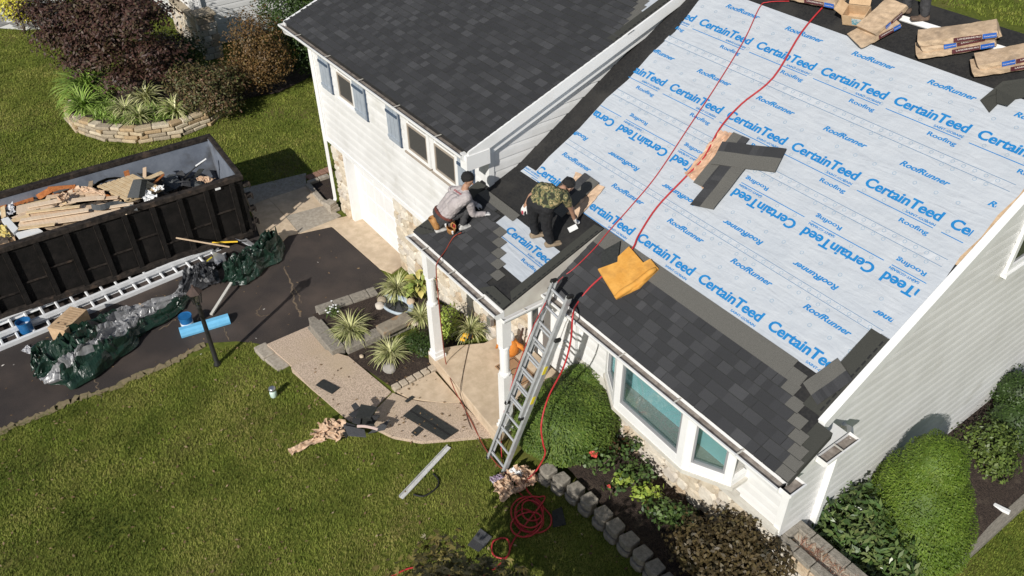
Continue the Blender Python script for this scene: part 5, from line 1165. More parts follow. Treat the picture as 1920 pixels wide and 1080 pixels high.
# ------------------------------------------------------------------ ladders
def ladder_parts(t, L, w_, n0, M, rail=(.034, .09), mrail=M_ALU, off=0., caps=True, sticker=True, rr_=.018):
    """rails and rungs in a frame: x across, y along, z normal"""
    for s_ in (0, 1):
        x = s_*w_; mb = MB(); 
        mb.box(M @ Vector((x, L/2, off)), (rail[0]*.35, L, rail[1]), R=M.to_3x3()); mb.box(M @ Vector((x-(rail[0]*.4 if s_ else -rail[0]*.4), L/2, off+rail[1]/2)), (rail[0], L, .006), R=M.to_3x3()); mb.box(M @ Vector((x-(rail[0]*.4 if s_ else -rail[0]*.4), L/2, off-rail[1]/2)), (rail[0], L, .006), R=M.to_3x3())
        mb.build('rail', mrail, t)
        if caps:
            for yy in (0, L): MB().box(M @ Vector((x, yy, off)), (.045, .06, rail[1]+.02), R=M.to_3x3()).build('rail_cap', M_BLKRUB, t, bevel=.008)
    y = n0
    while y < L-.05:
        MB().tube([M @ Vector((.006, y, off)), M @ Vector((w_-.006, y, off))], rr_, 6).build('rung', mrail, t); y += .3048
def frame_of(a, b, xdir):
    a = Vector(a); y = (Vector(b)-a).normalized(); x = Vector(xdir); x = (x-y*x.dot(y)).normalized(); z = x.cross(y)
    return Matrix(((x.x, y.x, z.x, a.x), (x.y, y.y, z.y, a.y), (x.z, y.z, z.z, a.z), (0, 0, 0, 1)))
L0 = at_g(917, 858); T0 = at_y(1040, 533, 6.01); R0 = at_g(957, 882)
M_LADD = mat('ladder_aluminium', (.44, .45, .46), (.56, .57, .58), 8, .42, metal=.4)
lad = thing('extension_ladder', 'aluminium extension ladder leaning on the main gutter over the round evergreen', 'ladder', L0)
LM = frame_of(L0+V3(0, 0, .02), T0, (1, .02, 0)); LL = (T0-L0).length
ladder_parts(lad, LL*.80, .43, .14, LM, off=0., mrail=M_LADD, rail=(.04, .09), rr_=.021)
ladder_parts(lad, LL*.66, .385, .16, LM @ Matrix.Translation((.022, LL*.345+.06, .0)), off=.075, mrail=M_LADD, rail=(.04, .09), rr_=.021)
for y, s_ in ((LL*.47, 1), (LL*.64, 1)): MB().box(LM @ Vector((.43+.008, y, .02)), (.006, .16, .06), R=LM.to_3x3()).build('warning_sticker', M_YELLOW, lad)
for s_ in (0, 1): MB().box(LM @ Vector((s_*.43, .03, -.02)), (.06, .10, .12), R=LM.to_3x3()).build('foot', M_ALU, lad)
a, b = at_z(-45, 668, .12), at_z(425, 474, .12)
l2 = thing('extension_ladder', 'long bright ladder lying flat on the driveway beside the dumpster, outer one', 'ladder', a)
ladder_parts(l2, (b-a).length, .40, .2, frame_of(a+V3(0, 0, -.06), b+V3(0, 0, -.06), (-1, 0, 0)), mrail=M_ALUW, rail=(.06, .09), rr_=.03)
a, b = at_z(-45, 642, .22), at_z(412, 455, .22)
l3 = thing('extension_ladder', 'bright ladder lying on the outer one, closer to the dumpster', 'ladder', a)
ladder_parts(l3, (b-a).length*.97, .46, .1, frame_of(a+V3(0, 0, -.07), b+V3(0, 0, -.07), (-1, 0, 0)), mrail=M_ALUW, rail=(.06, .09), rr_=.03)

# ------------------------------------------------------------------ tarps
M_TGREEN = mat('green_tarp', (.007, .022, .014), (.014, .037, .024), 6, .3, .6, 22, spec=.5); M_TSILV = mat('silver_tarp', (.20, .20, .205), (.34, .34, .345), 7, .38, .4, 16, metal=.2, spec=.5); M_TGREY = mat('dark_grey_tarp', (.035, .036, .04), (.06, .062, .068), 7, .4, .4, 16)
def tarp(label, path, mats, pick, seed, folds=7., name='tarp'):
    """path: (px, py, half width m, height m)"""
    P = [(at_z(a, b, .05), w_, h) for a, b, w_, h in path]; n = 110; mcount = 46; vs = []; fs = []; mi = []
    for i in range(n+1):
        t = i/n*(len(P)-1); k = min(int(t), len(P)-2); u = t-k; u = u*u*(3-2*u)
        c = P[k][0].lerp(P[k+1][0], u); w_ = P[k][1]*(1-u)+P[k+1][1]*u; h = P[k][2]*(1-u)+P[k+1][2]*u
        d = (P[min(k+1, len(P)-1)][0]-P[max(k-1, 0) if u < .5 and k else k][0]); d.z = 0; d.normalize(); nn = Vector((-d.y, d.x, 0))
        for j in range(mcount+1):
            s_ = 2*j/mcount-1; q = Vector((i*.035+seed, s_*1.7, seed*1.3)); sw = s_+.38*mnoise.noise(q*1.3)+.12*mnoise.noise(q*3.1)
            fold = 1-abs(mnoise.noise(Vector((i*.028+seed*2, sw*folds*.5, 2.))))*2; f2 = 1-abs(mnoise.noise(Vector((i*.09, sw*folds, 7.+seed))))*2
            e = max(0, 1-abs(s_)**3); f3 = 1-abs(mnoise.noise(Vector((i*.16+3, sw*folds*1.6, 1.+seed))))*2; z = h*e*(.26+.40*fold+.26*f2+.14*f3+.3*mnoise.noise(q*.9)); lat = w_*(sw+.10*mnoise.noise(q*4))
            lon = .16*mnoise.noise(q*1.9+Vector((5, 5, 5)))
            vs.append(c+nn*lat+d*lon+V3(0, 0, max(.0, z)+.012))
    for i in range(n):
        for j in range(mcount):
            fs.append((i*(mcount+1)+j, (i+1)*(mcount+1)+j, (i+1)*(mcount+1)+j+1, i*(mcount+1)+j+1)); mi.append(pick(i/n, 2*j/mcount-1, mnoise.noise(Vector((i*.05, j*.12, seed)))))
    mb = MB(); mb.v = [tuple(v) for v in vs]; mb.f = fs; mb.m = mi; o = mb.build(name, mats); return tag(o, label, 'tarp')
tarp('crumpled green and silver tarpaulin heaped on the driveway beside the lying ladders', [(75, 712, .35, .18), (100, 697, .72, .62), (142, 677, .72, .68), (184, 654, .64, .60), (222, 626, .58, .42), (260, 604, .46, .34), (298, 585, .38, .28), (335, 567, .28, .22), (352, 558, .1, .1)], [M_TGREEN, M_TSILV, M_TGREY],
     lambda u, s_, n: (1 if -.80+.5*u < s_+.25*n < -.38+.75*u or (u > .55 and s_+.2*n > .05) else (2 if u > .4 and -.15 < s_+.3*n < .35 else 0)), 3.)
tarp('charcoal plastic sheet bunched up beside the silver tarpaulin', [(345, 555, .12, .15), (368, 533, .32, .40), (388, 520, .34, .42), (408, 512, .20, .25)], [M_TGREY, M_TSILV], lambda u, s_, n: 1 if (s_+.4*n > .62 or n > .42) else 0, 8.)
tarp('dark green tarpaulin bundle lying across the driveway near the dumpster gate', [(426, 535, .12, .15), (445, 522, .36, .45), (470, 505, .38, .48), (495, 487, .34, .45), (515, 465, .28, .5), (510, 448, .1, .25)], [M_TGREEN, M_TSILV], lambda u, s_, n: 1 if (s_+.3*n > .66 and u > .3) else 0, 12., 5.)
# ------------------------------------------------------------------ other things on the driveway
def pail(label, px, py, z0, open_=True, r=.15, h=.36, tilt=None, lblm=None):
    c = at_z(px, py, z0+h); c.z = z0; t = thing('bucket', label, 'bucket', c); A = tilt or Matrix.Identity(3)
    MB().lathe(c, [(r*.86, 0), (r*.9, .02), (r, h-.03), (r*1.05, h-.03), (r*1.05, h), (r*.98, h), (r*.84, .05)] if open_ else [(r*.86, 0), (r, h-.03), (r*1.05, h-.03), (r*1.05, h), (r*.9, h-.01)], 24, axis=A).build('pail', M_BLUE, t, smooth=False)
    return t, c, A
pail('open blue bucket standing among the lying ladder rungs', 42, 602, .05, True, .14, .27)
Rt = Matrix.Rotation(1.25, 3, 'Y') @ Matrix.Rotation(.3, 3, 'X'); Rt = Matrix.Rotation(.9, 3, 'Z') @ Matrix.Rotation(1.3, 3, 'X')
t, c, A = pail('blue pail with white label standing behind the foam roll', 346, 592, .012, False, .13, .32, None)
MB().lathe(c, [(.1235, .08), (.1285, .17), (.122, .17), (.118, .08)], 24, axis=A).build('label', M_PLASTW, t)
a, b = at_z(337, 622, .10), at_z(429, 595, .10); d = (b-a).normalized(); sd2 = Vector((-d.y, d.x, 0)); mb = MB(); prof = [(-.12, 0), (-.125, .05), (-.10, .12), (-.05, .155), (.05, .155), (.10, .12), (.125, .05), (.12, 0)]; vs = []
for p in (a, b): vs += [V3(p.x, p.y, .015)+sd2*x+V3(0, 0, z) for x, z in prof]
tag(mb.add(vs, [tuple(range(8)), tuple(range(8, 16))[::-1]]+[(i, 8+i, 8+(i+1) % 8, (i+1) % 8) for i in range(8)]).build('foam_roll', M_FOAMB), 'light blue foam roll lying on the asphalt behind the lamp post', 'foam roll')
tag(MB().bar(at_z(396, 590, .05), at_z(434, 530, .22), .06, .035).build('metal_channel', mat('galvanised', (.50, .48, .44), (.60, .58, .53), 8, .5)), 'pale metal channel leaning on the dark green tarpaulin', 'channel')
sh = thing('shovel', 'wood-handled flat shovel leaning across the dumpster side', 'shovel', at_z(440, 480, .1)); MB().tube([at_z(330, 446, .85), at_z(430, 463, .35)], .019, 8).build('handle', mat('ash_handle', (.62, .45, .30), (.7, .54, .38), 9, .6), sh); MB().tube([at_z(430, 463, .35), at_z(452, 475, .18)], .012, 8).build('shank', M_BLKMET, sh)
MB().bar(at_z(452, 475, .18), at_z(468, 486, .05), .2, .008).build('blade', M_BLKMET, sh)
s2 = thing('shovel', 'yellow-gripped shovel with grey scoop lying by the dumpster gate', 'shovel', at_z(470, 460, .1)); MB().tube([at_z(398, 455, .30), at_z(446, 453, .30)], .020, 8).build('grip', mat('yellow_grip', (.75, .48, .03), None, rough=.5), s2); MB().tube([at_z(383, 455, .30), at_z(462, 452, .28)], .015, 8).build('handle', M_BLKMET, s2)
Vb = []
for i in range(8):
    for j in range(7): u, v_ = i/7, j/6-.5; p = at_z(452, 450, .30).lerp(at_z(483, 466, .10), u); Vb.append(p+V3(.6, .8, 0)*v_*.26*(1-.3*u)+V3(0, 0, .10*(v_*v_)*2-.04*math.sin(u*3)))
MB().add(Vb, [(i*7+j, i*7+j+1, (i+1)*7+j+1, (i+1)*7+j) for i in range(7) for j in range(6)]).build('scoop', M_ALU, s2, smooth=True)
tr = thing('metal_tray', 'grey sheet-metal box open on its side at the ladder ends', 'metal box', at_z(400, 500, 0)); c = at_z(398, 492, .14)
MB().box(c, (.36, .30, .012), .5).build('top', M_ALU, tr); MB().box(c+V3(.10, .16, .1), (.36, .012, .30), .5).build('side', M_ALU, tr); MB().box(c+V3(0, 0, -.07), (.34, .28, .12), .5).build('body', M_BLKMET, tr); MB().box(c+V3(-.12, -.06, .01), (.03, .28, .012), .5).build('yellow_tape', M_YELLOW, tr)
cb = thing('cardboard_box', 'large printed cardboard carton lying beside the green tarpaulin', 'box', at_z(130, 632, 0)); c = at_z(126, 597, .58); Rb = -math.pi/4-.12
MB().box((c.x, c.y, .295), (.68, .40, .57), Rb).build('carton', M_CARD, cb, bevel=.006)
ux_, uy_ = V3(math.cos(Rb), math.sin(Rb), 0), V3(-math.sin(Rb), math.cos(Rb), 0)
for k in range(9): MB().box(V3(c.x, c.y, .5825)+ux_*(-.28+.068*k)+uy_*.01*(k % 3), (.016, .22+.06*(k % 2), .003), Rb).build('print_line', mat('carton_ink', (.36, .24, .14), None), cb)
for k in (-1, 1): MB().box(V3(c.x, c.y, .5835)+ux_*.16+uy_*.08*k, (.025, .045, .004), Rb).build('hand_hole', M_BLKRUB, cb)
tag(MB().bar(at_z(222, 610, .12), at_z(268, 572, .22), .22, .02).build('cardboard_sheet', mat('osb_sheet', (.42, .28, .16), (.56, .40, .24), 20, .9)), 'brown cardboard sheet sticking out of the silver tarpaulin', 'cardboard')
tag(MB().box(at_z(150, 596, .2)+V3(0, 0, -.08), (.5, .32, .16), .1).build('blue_crate', mat('blue_crate', (.012, .05, .20), (.02, .08, .28), 8, .5), bevel=.01), 'dark blue crate under the lying ladder beside the tall carton', 'crate')
tag(MB().box(at_z(330, 555, .12), (.22, .10, .02), 1.0, R=None).build('blue_scrap', M_BLUE), 'small bright blue scrap beside the charcoal sheet', 'scrap')
crumple('plastic_scrap', 'grey plastic scrap beside the green tarpaulin on the asphalt', [at_z(40, 660, .02), at_z(52, 648, .02), at_z(60, 655, .02), at_z(58, 666, .02)], .01, (0, 0, 1), mat('grey_scrap', (.4, .4, .42), (.55, .55, .57), 12, .4), 'plastic', .03, 8, 21)
# ------------------------------------------------------------------ lamp post and solar light
lb = at_g(408, 684); lp = thing('lamp_post', 'black garden lamp post on the lawn beside the driveway', 'lamp post', lb)
MB().lathe(lb, [(.075, 0), (.07, .04), (.045, .07), (.042, .8), (.040, 1.45), (.05, 1.47), (.05, 1.50), (.036, 1.53), (.036, 1.58)], 14).build('pole', M_BLKMET, lp, smooth=True)
MB().tube([lb+V3(-.10, .11, 1.30), lb+V3(.10, -.11, 1.30)], .012, 8).build('ladder_rest', M_BLKMET, lp)
hx = lambda r_, z: [(lb.x+r_*math.cos(math.pi/3*k+.3), lb.y+r_*math.sin(math.pi/3*k+.3), lb.z+z) for k in range(6)]
hv = hx(.07, 1.56)+hx(.115, 1.82); rv = hx(.15, 1.83)+hx(.03, 1.95)+hx(.018, 2.0)
MB().add(rv, [(i*6+k, i*6+(k+1) % 6, (i+1)*6+(k+1) % 6, (i+1)*6+k) for i in range(2) for k in range(6)]+[tuple(range(12, 18)), tuple(range(6))[::-1]]).build('lantern_roof', mat('rusty_lantern', (.05, .032, .026), (.085, .055, .045), 14, .7), lp)
for k in range(6): MB().bar(hv[k], hv[6+k], .014, .014).build('lantern_bar', M_BLKMET, lp)
MB().add(hx(.066, 1.57)+hx(.108, 1.815), [(k, (k+1) % 6, 6+(k+1) % 6, 6+k) for k in range(6)]).build('lantern_glass', M_PANE, lp)
sb = at_g(514, 744); sl2 = thing('solar_light', 'small mint garden light standing in the lawn near the walk', 'garden light', sb)
MB().lathe(sb, [(.05, 0), (.062, .03), (.066, .12), (.055, .17)], 14).build('globe', mat('mint_glass', (.50, .66, .58), (.6, .72, .66), 9, .3), sl2, smooth=True); MB().lathe(sb+V3(0, 0, .17), [(.06, 0), (.066, .02), (.06, .06), (.045, .065)], 14).build('cap', M_ALU, sl2, smooth=True)
# ------------------------------------------------------------------ plants
def leaf_mat(name, cols, rough=.55, trans=.0, spec=.35): 
    m = mat(name, cols, None, 3., rough, attr='v', spec=spec); return m
def leaf_cloud(blobs, n, L, W, seed=1, shell=.55, up=.35, jit=.2, tang=.75):
    """kite-shaped leaves through the outer part of a set of ellipsoids"""
    g = np.random.default_rng(seed); B = np.array([b[:3] for b in blobs]); R = np.array([b[3:6] for b in blobs])
    wt = np.cbrt(R.prod(1))**2; k = g.choice(len(blobs), n, p=wt/wt.sum())
    d = g.normal(size=(n, 3)); d /= np.linalg.norm(d, axis=1)[:, None]
    lump = 1+jit*(np.sin(d[:, 0]*6+k*1.7+seed)*np.sin(d[:, 1]*5+k)*1.0+.6*np.sin(d[:, 2]*9+d[:, 0]*7+k*2.3))
    r = (shell+(1.04-shell)*g.random(n)**.55)*lump
    P = B[k]+d*R[k]*r[:, None]
    nr = d+np.array([0, 0, up])+g.normal(size=(n, 3))*.55; nr /= np.linalg.norm(nr, axis=1)[:, None]
    ax = g.normal(size=(n, 3))*tang+d*(1-tang)*1.5; ax -= nr*(ax*nr).sum(1)[:, None]; ax /= np.linalg.norm(ax, axis=1)[:, None]
    sd_ = np.cross(nr, ax); l = L*g.uniform(.65, 1.3, n)[:, None]; w_ = W*g.uniform(.7, 1.25, n)[:, None]
    V = np.stack([P-ax*l*.5, P+sd_*w_*.5-ax*l*.05-nr*l*.05, P+ax*l*.5-nr*l*.10, P-sd_*w_*.5-ax*l*.05-nr*l*.05], 1).reshape(-1, 3)
    clump = .5+.5*np.sin(P[:, 0]*5+seed)*np.sin(P[:, 1]*4.3+1)*np.sin(P[:, 2]*6)
    v = np.clip(.6*g.random(n)+.4*clump, 0, 1)
    return V, np.arange(4*n).reshape(n, 4), v
def gz(x, y, lift=0.): return ground(x, y)+lift
def shrub(name, label, cat, base, blobs, n, L, W, m, seed=1, trunk=None, core=None, group=None, part='foliage', **kw):
    t = thing(name, label, cat, base, group=group)
    V, F, v = leaf_cloud(blobs, n, L, W, seed, **kw); raw_mesh(part, V, F, m, t, attr={'v': v})
    if core:
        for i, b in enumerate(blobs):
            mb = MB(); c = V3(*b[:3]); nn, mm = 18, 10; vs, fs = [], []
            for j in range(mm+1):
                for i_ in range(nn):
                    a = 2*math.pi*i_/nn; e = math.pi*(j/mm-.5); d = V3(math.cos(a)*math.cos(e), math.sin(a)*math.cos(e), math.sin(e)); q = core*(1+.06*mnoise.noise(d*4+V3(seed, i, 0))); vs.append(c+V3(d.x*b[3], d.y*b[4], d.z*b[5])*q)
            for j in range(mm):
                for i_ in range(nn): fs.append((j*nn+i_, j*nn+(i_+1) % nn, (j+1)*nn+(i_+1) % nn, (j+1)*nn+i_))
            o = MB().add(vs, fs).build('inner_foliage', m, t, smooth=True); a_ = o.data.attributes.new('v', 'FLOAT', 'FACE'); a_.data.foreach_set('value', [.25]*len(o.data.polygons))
    base = Vector(base); mt = mat('bark', (.075, .055, .04), (.13, .10, .08), 14, .9, .6, 40)
    for k, b in enumerate(blobs[:trunk or 4]):
        top = V3(*b[:3]); mid = base.lerp(top, .5)+V3(rnd.uniform(-.05, .05), rnd.uniform(-.05, .05), .05); r0 = (.018 if not trunk else .06)*(1 if k else 1.5)
        MB().tube([base+V3(.02*k, -.02*k, -.02), mid, top], [r0, r0*.7, r0*.35], 7).build('stem' if not trunk else 'branch', mt, t, smooth=True)
    return t
def blades(n, L, W, seed=1, spread=1.15, arch=1.5, seg=5, h0=.0):
    """a tuft of arching strap leaves, local coordinates"""
    g = np.random.default_rng(seed); Vs, Fs, v = [], [], []; o = 0
    for i in range(n):
        a = g.uniform(0, 2*np.pi); el = np.pi/2-spread*g.random()**.75; l = L*g.uniform(.65, 1.15); w_ = W*g.uniform(.7, 1.2); d = np.array([np.cos(a), np.sin(a), 0]); sd_ = np.array([-d[1], d[0], 0]); p = d*g.uniform(0, .05)+np.array([0, 0, h0]); ang = el; rows = []
        tw = g.uniform(-.25, .25)
        for k in range(seg+1):
            f = k/seg; ww = w_*(1-f**2.2*.92)*(.55+.9*min(f*3, 1)*.5); off = sd_*np.cos(tw)+np.array([0, 0, 1])*np.sin(tw)*.4; rows += [p-off*ww/2, p+off*ww/2]; p = p+(d*np.cos(ang)+np.array([0, 0, np.sin(ang)]))*l/seg; ang -= arch/seg*(1+.5*f)*g.uniform(.7, 1.2)
        Vs += rows; c = g.random()
        for k in range(seg): Fs.append((o+2*k, o+2*k+1, o+2*k+3, o+2*k+2)); v.append(c)
        o += 2*(seg+1)
    return np.array(Vs), np.array(Fs), np.array(v)
M_VAR = leaf_mat('variegated_blade', ((.16, .20, .05), (.62, .60, .30), (.24, .27, .075), (.70, .67, .38)), .5)
M_LIME = leaf_mat('lime_blade', ((.14, .25, .035), (.26, .38, .07), (.36, .47, .13)), .5)
M_HOSTA = leaf_mat('hosta_leaf', ((.13, .21, .04), (.30, .36, .09), (.55, .47, .16), (.20, .28, .05)), .45)
M_YEW = leaf_mat('yew_needles', ((.032, .066, .010), (.080, .130, .018), (.145, .190, .032)), .6)
M_CYP = leaf_mat('cypress_sprays', ((.048, .095, .008), (.095, .150, .014), (.150, .205, .026)), .6)
M_RHOD = leaf_mat('rhododendron_leaf', ((.022, .052, .014), (.055, .10, .025), (.11, .15, .045), (.16, .17, .06)), .35, spec=.5)
M_BOX = leaf_mat('boxwood_leaf', ((.035, .062, .012), (.09, .13, .025), (.15, .19, .045)), .45)
M_BRZ = leaf_mat('bronze_leaf', ((.022, .022, .010), (.060, .042, .018), (.085, .062, .025), (.12, .10, .04)), .5)
M_PURP = leaf_mat('purple_maple_leaf', ((.020, .012, .011), (.045, .022, .018), (.075, .034, .025), (.060, .048, .022), (.12, .05, .04)), .55)
M_ORNG = leaf_mat('rust_shrub_leaf', ((.050, .042, .014), (.10, .062, .022), (.16, .085, .028), (.11, .10, .03)), .55)
M_PINK = leaf_mat('pinkish_shrub_leaf', ((.035, .048, .014), (.075, .085, .028), (.11, .06, .032), (.085, .10, .03), (.33, .12, .10)), .55)
M_HEDGE = leaf_mat('hedge_leaf', ((.018, .038, .008), (.038, .070, .013), (.065, .105, .022)), .5)
M_GOLD = leaf_mat('golden_leaf', ((.42, .40, .03), (.62, .56, .05), (.72, .66, .10)), .5)
M_ROSE = leaf_mat('rose_leaf', ((.11, .03, .02), (.025, .052, .014), (.060, .105, .026), (.10, .15, .04), (.055, .095, .025)), .45)
M_LGRN = leaf_mat('lime_leaf', ((.12, .20, .03), (.25, .33, .05), (.38, .42, .08)), .5)
M_GREEN2 = leaf_mat('mid_green_leaf', ((.03, .06, .012), (.07, .115, .022), (.12, .16, .035)), .5)
# --- variegated tufts round the pond and in the far bed
def tuft(label, px, py, z, s, seed, m=M_VAR, n=150, L=.46, W=.019, name='variegated_lilyturf', group='striped grass tufts', sp=1.2, ar=1.6):
    p = at_z(px, py, z); t = thing(name, label, 'plant', p, rnd.uniform(0, 6), group); V, F, v = blades(n, L*s, W*s, seed, sp, ar)
    R = Matrix.Rotation(t.rotation_euler.z, 3, 'Z'); V = V @ np.array(R).T+np.array(p); raw_mesh('blades', V, F, m, t, attr={'v': v}); return t
tuft('largest striped grass tuft, in the planter corner by the driveway', 658, 622, .42, 1.15, 1, n=230)
tuft('striped grass tuft in the mulch above the round stone', 733, 667, .33, 1.05, 2, n=190)
tuft('striped grass tuft beside the broad-leaved hosta', 745, 545, .42, 1.1, 3, n=210)
tuft('striped grass tuft behind the porch post, by the pond basin', 790, 598, .42, .95, 4, n=170)
tuft('striped grass tuft at the porch slab beside the yellow tool', 882, 622, .60, .95, 5, n=170)
for i, (a, b, s, lb) in enumerate(((275, 190, 1.5, 'striped tuft nearest the maple in the raised bed'), (237, 212, 1.3, 'striped tuft in the middle of the raised bed'), (262, 224, 1.2, 'striped tuft at the front of the raised bed'), (330, 212, 1.3, 'striped tuft below the pink-tinged shrub'), (212, 165, 1.4, 'striped tuft between lime grass and maple'))): tuft(lb, a, b, .4, s, 20+i, n=130, L=.5, W=.034)
tuft('large lime-green grass clump at the rounded end of the raised bed', 168, 172, .4, 2.0, 40, M_LIME, 320, .62, .03, 'lime_grass', 'lime grass clumps', 1.1, 1.5)
tuft('second lime-green clump, nearer the stone wall', 158, 205, .4, 1.6, 41, M_LIME, 260, .5, .03, 'lime_grass', 'lime grass clumps', 1.3, 1.4)
V, F, v = [], [], []; o = 0
for i in range(90):
    q, d, _ = along(path, rnd.uniform(.08, .75)); n_ = Vector((-d.y, d.x)); q = q+n_*rnd.uniform(.3, 1.1); Va, Fa, va = blades(18, .32, .028, 100+i, 1.3, 1.3, 3); V.append(Va+np.array([q.x, q.y, .4])); F.append(Fa+o); v.append(va); o += len(Va)
tag(raw_mesh('ground_cover', np.concatenate(V), np.concatenate(F), M_LIME, attr={'v': np.concatenate(v)}), 'low green ground cover inside the curved stone wall', 'ground cover', kind='stuff')
def hosta(label, px, py, z, n, s, seed):
    p = at_z(px, py, z); g = random.Random(seed); t = thing('hosta', label, 'plant', p); mb = MB(); vals = []
    for i in range(n):
        a = g.uniform(0, 6.28); el = g.uniform(.25, 1.2); L = .22*s*g.uniform(.7, 1.2); W = .10*s*g.uniform(.7, 1.2); d = V3(math.cos(a), math.sin(a), 0); sd_ = V3(-d.y, d.x, 0); st = p+d*.12*s*math.cos(el)+V3(0, 0, .20*s*math.sin(el)+.03); vs = []; e = el
        for k in range(5):
            f = k/4; ww = W*math.sin(math.pi*(.12+.80*f))**.8*(.0 if k == 4 else 1); vs += [st-sd_*ww/2+V3(0, 0, .02*ww/W), st-V3(0, 0, .012), st+sd_*ww/2+V3(0, 0, .02*ww/W)]; st = st+(d*math.cos(e)+V3(0, 0, math.sin(e)))*L/4; e -= .45
        fs = []
        for k in range(4): fs += [(3*k, 3*k+1, 3*k+4, 3*k+3), (3*k+1, 3*k+2, 3*k+5, 3*k+4)]
        mb.add(vs, fs); vals += [g.random()]*8
    o = mb.build('leaves', M_HOSTA, t, smooth=True); at_ = o.data.attributes.new('v', 'FLOAT', 'FACE'); at_.data.foreach_set('value', vals)
hosta('broad-leaved hosta with yellowing edges under the porch gutter', 788, 545, .42, 46, 1.25, 3); hosta('smaller hosta close behind the porch post', 805, 530, .42, 26, 1.0, 5)
# --- shrubs in front of the house
def sh_at(px, py, z): p = at_z(px, py, z); return p
c = at_z(1060, 776, 1.0)
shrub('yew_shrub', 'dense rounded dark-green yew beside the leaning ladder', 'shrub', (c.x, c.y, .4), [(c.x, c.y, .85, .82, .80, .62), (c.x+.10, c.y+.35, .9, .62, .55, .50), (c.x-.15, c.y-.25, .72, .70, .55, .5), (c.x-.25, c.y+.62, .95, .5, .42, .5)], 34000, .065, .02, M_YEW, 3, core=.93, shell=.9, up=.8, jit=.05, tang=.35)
c = at_z(1722, 945, .9)
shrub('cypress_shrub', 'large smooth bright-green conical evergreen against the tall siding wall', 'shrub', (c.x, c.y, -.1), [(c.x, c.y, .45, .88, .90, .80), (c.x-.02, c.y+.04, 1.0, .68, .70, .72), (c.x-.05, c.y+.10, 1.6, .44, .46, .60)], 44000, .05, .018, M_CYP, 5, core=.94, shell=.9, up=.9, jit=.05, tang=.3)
c = at_z(1610, 1000, .75)
shrub('rhododendron', 'glossy-leaved rhododendron in front of the conical evergreen', 'shrub', (c.x, c.y, .1), [(c.x-.35, c.y-.18, .75, .5, .5, .5), (c.x+.15, c.y-.15, .80, .55, .55, .5), (c.x+.55, c.y-.05, .6, .5, .5, .45), (c.x-.15, c.y+.25, .95, .45, .40, .42), (c.x+.30, c.y-.55, .55, .55, .45, .4)], 4200, .135, .048, M_RHOD, 7, shell=.5, up=.5)
for k, (a, b, z, r, lb) in enumerate(((1855, 840, .25, .50, 'leafy boxwood with its shadow on the siding, beyond the conical evergreen'), (1905, 790, .3, .50, 'clipped dark shrub at the far end of the tall siding wall'), (1912, 735, .6, .45, 'upright shrub touching the siding near the picture edge'))):
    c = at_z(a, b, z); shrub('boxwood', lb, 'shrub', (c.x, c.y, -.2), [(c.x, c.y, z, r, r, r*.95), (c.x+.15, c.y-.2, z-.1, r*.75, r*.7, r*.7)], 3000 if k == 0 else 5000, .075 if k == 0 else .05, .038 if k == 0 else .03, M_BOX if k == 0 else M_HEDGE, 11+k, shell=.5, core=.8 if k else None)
c = at_z(1375, 1020, .95)
shrub('bronze_shrub', 'dark bronze-leaved shrub in the bed below the bay window', 'shrub', (c.x, c.y, .5), [(c.x, c.y, .95, .50, .50, .42), (c.x+.40, c.y+.20, .95, .42, .40, .40), (c.x-.30, c.y-.35, .85, .45, .45, .4), (c.x+.22, c.y-.40, .8, .5, .45, .4), (c.x-.05, c.y+.35, 1.0, .35, .3, .35)], 7500, .075, .045, M_BRZ, 13, shell=.45)
for k, (a, b, z, r, n, m, lb) in enumerate(((1120, 858, .75, .27, 260, M_ROSE, 'rose bush with a large coral bloom beside the yew'), (1165, 832, .72, .25, 260, M_ROSE, 'dark straggly rose bush against the stone below the bay window'), (1192, 885, .70, .27, 300, M_ROSE, 'rose bush in the middle of the mulch bed'), (1165, 900, .62, .15, 130, M_LGRN, 'small lime-green seedling plant in the mulch bed'), (1212, 922, .65, .20, 190, M_LGRN, 'yellow-green plant below the bay window'), (1242, 955, .68, .26, 300, M_ROSE, 'low rose bush near the bronze shrub'), (1275, 968, .68, .24, 300, M_ROSE, 'small green plant touching the bronze shrub'), (1150, 915, .6, .14, 50, M_ROSE, 'sparse rose stem with a small red bud'))):
    c = at_z(a, b, z); t = shrub('rose_bush' if m is M_ROSE else 'bedding_plant', lb, 'plant', (c.x, c.y, .46), [(c.x, c.y, z, r, r, r*.8), (c.x+r*.6, c.y+r*.5, z+.05, r*.6, r*.6, r*.6), (c.x-r*.5, c.y-r*.4, z-.05, r*.6, r*.6, r*.5)], n, .085, .055, m, 30+k, shell=.3)
    if k in (0, 7):
        q = at_z(1113 if k == 0 else 1142, 850 if k == 0 else 911, z+.18); s = .075 if k == 0 else .032; mb = MB()
        for j in range(14): a_ = j*2.4; rr = s*(.25+.75*j/14); n_ = V3(math.cos(a_), math.sin(a_), .9-.06*j); mb.add([q+V3(math.cos(a_)*rr*.3, math.sin(a_)*rr*.3, -.01), q+V3(math.cos(a_+.6)*rr, math.sin(a_+.6)*rr, .03-.04*j/14), q+V3(math.cos(a_)*rr*1.25, math.sin(a_)*rr*1.25, .025-.05*j/14), q+V3(math.cos(a_-.6)*rr, math.sin(a_-.6)*rr, .03-.04*j/14)], [(0, 1, 2, 3)])
        mb.build('bloom', mat('coral_petal', (.62, .06, .05), (.72, .13, .10), 20, .5), t)
c = at_z(845, 598, .75); shrub('euonymus', 'yellow-green upright shrub behind the porch post', 'shrub', (c.x, c.y, .4), [(c.x, c.y, .75, .24, .24, .34), (c.x+.05, c.y-.08, .55, .26, .26, .2)], 900, .06, .03, M_LGRN, 51, shell=.4)
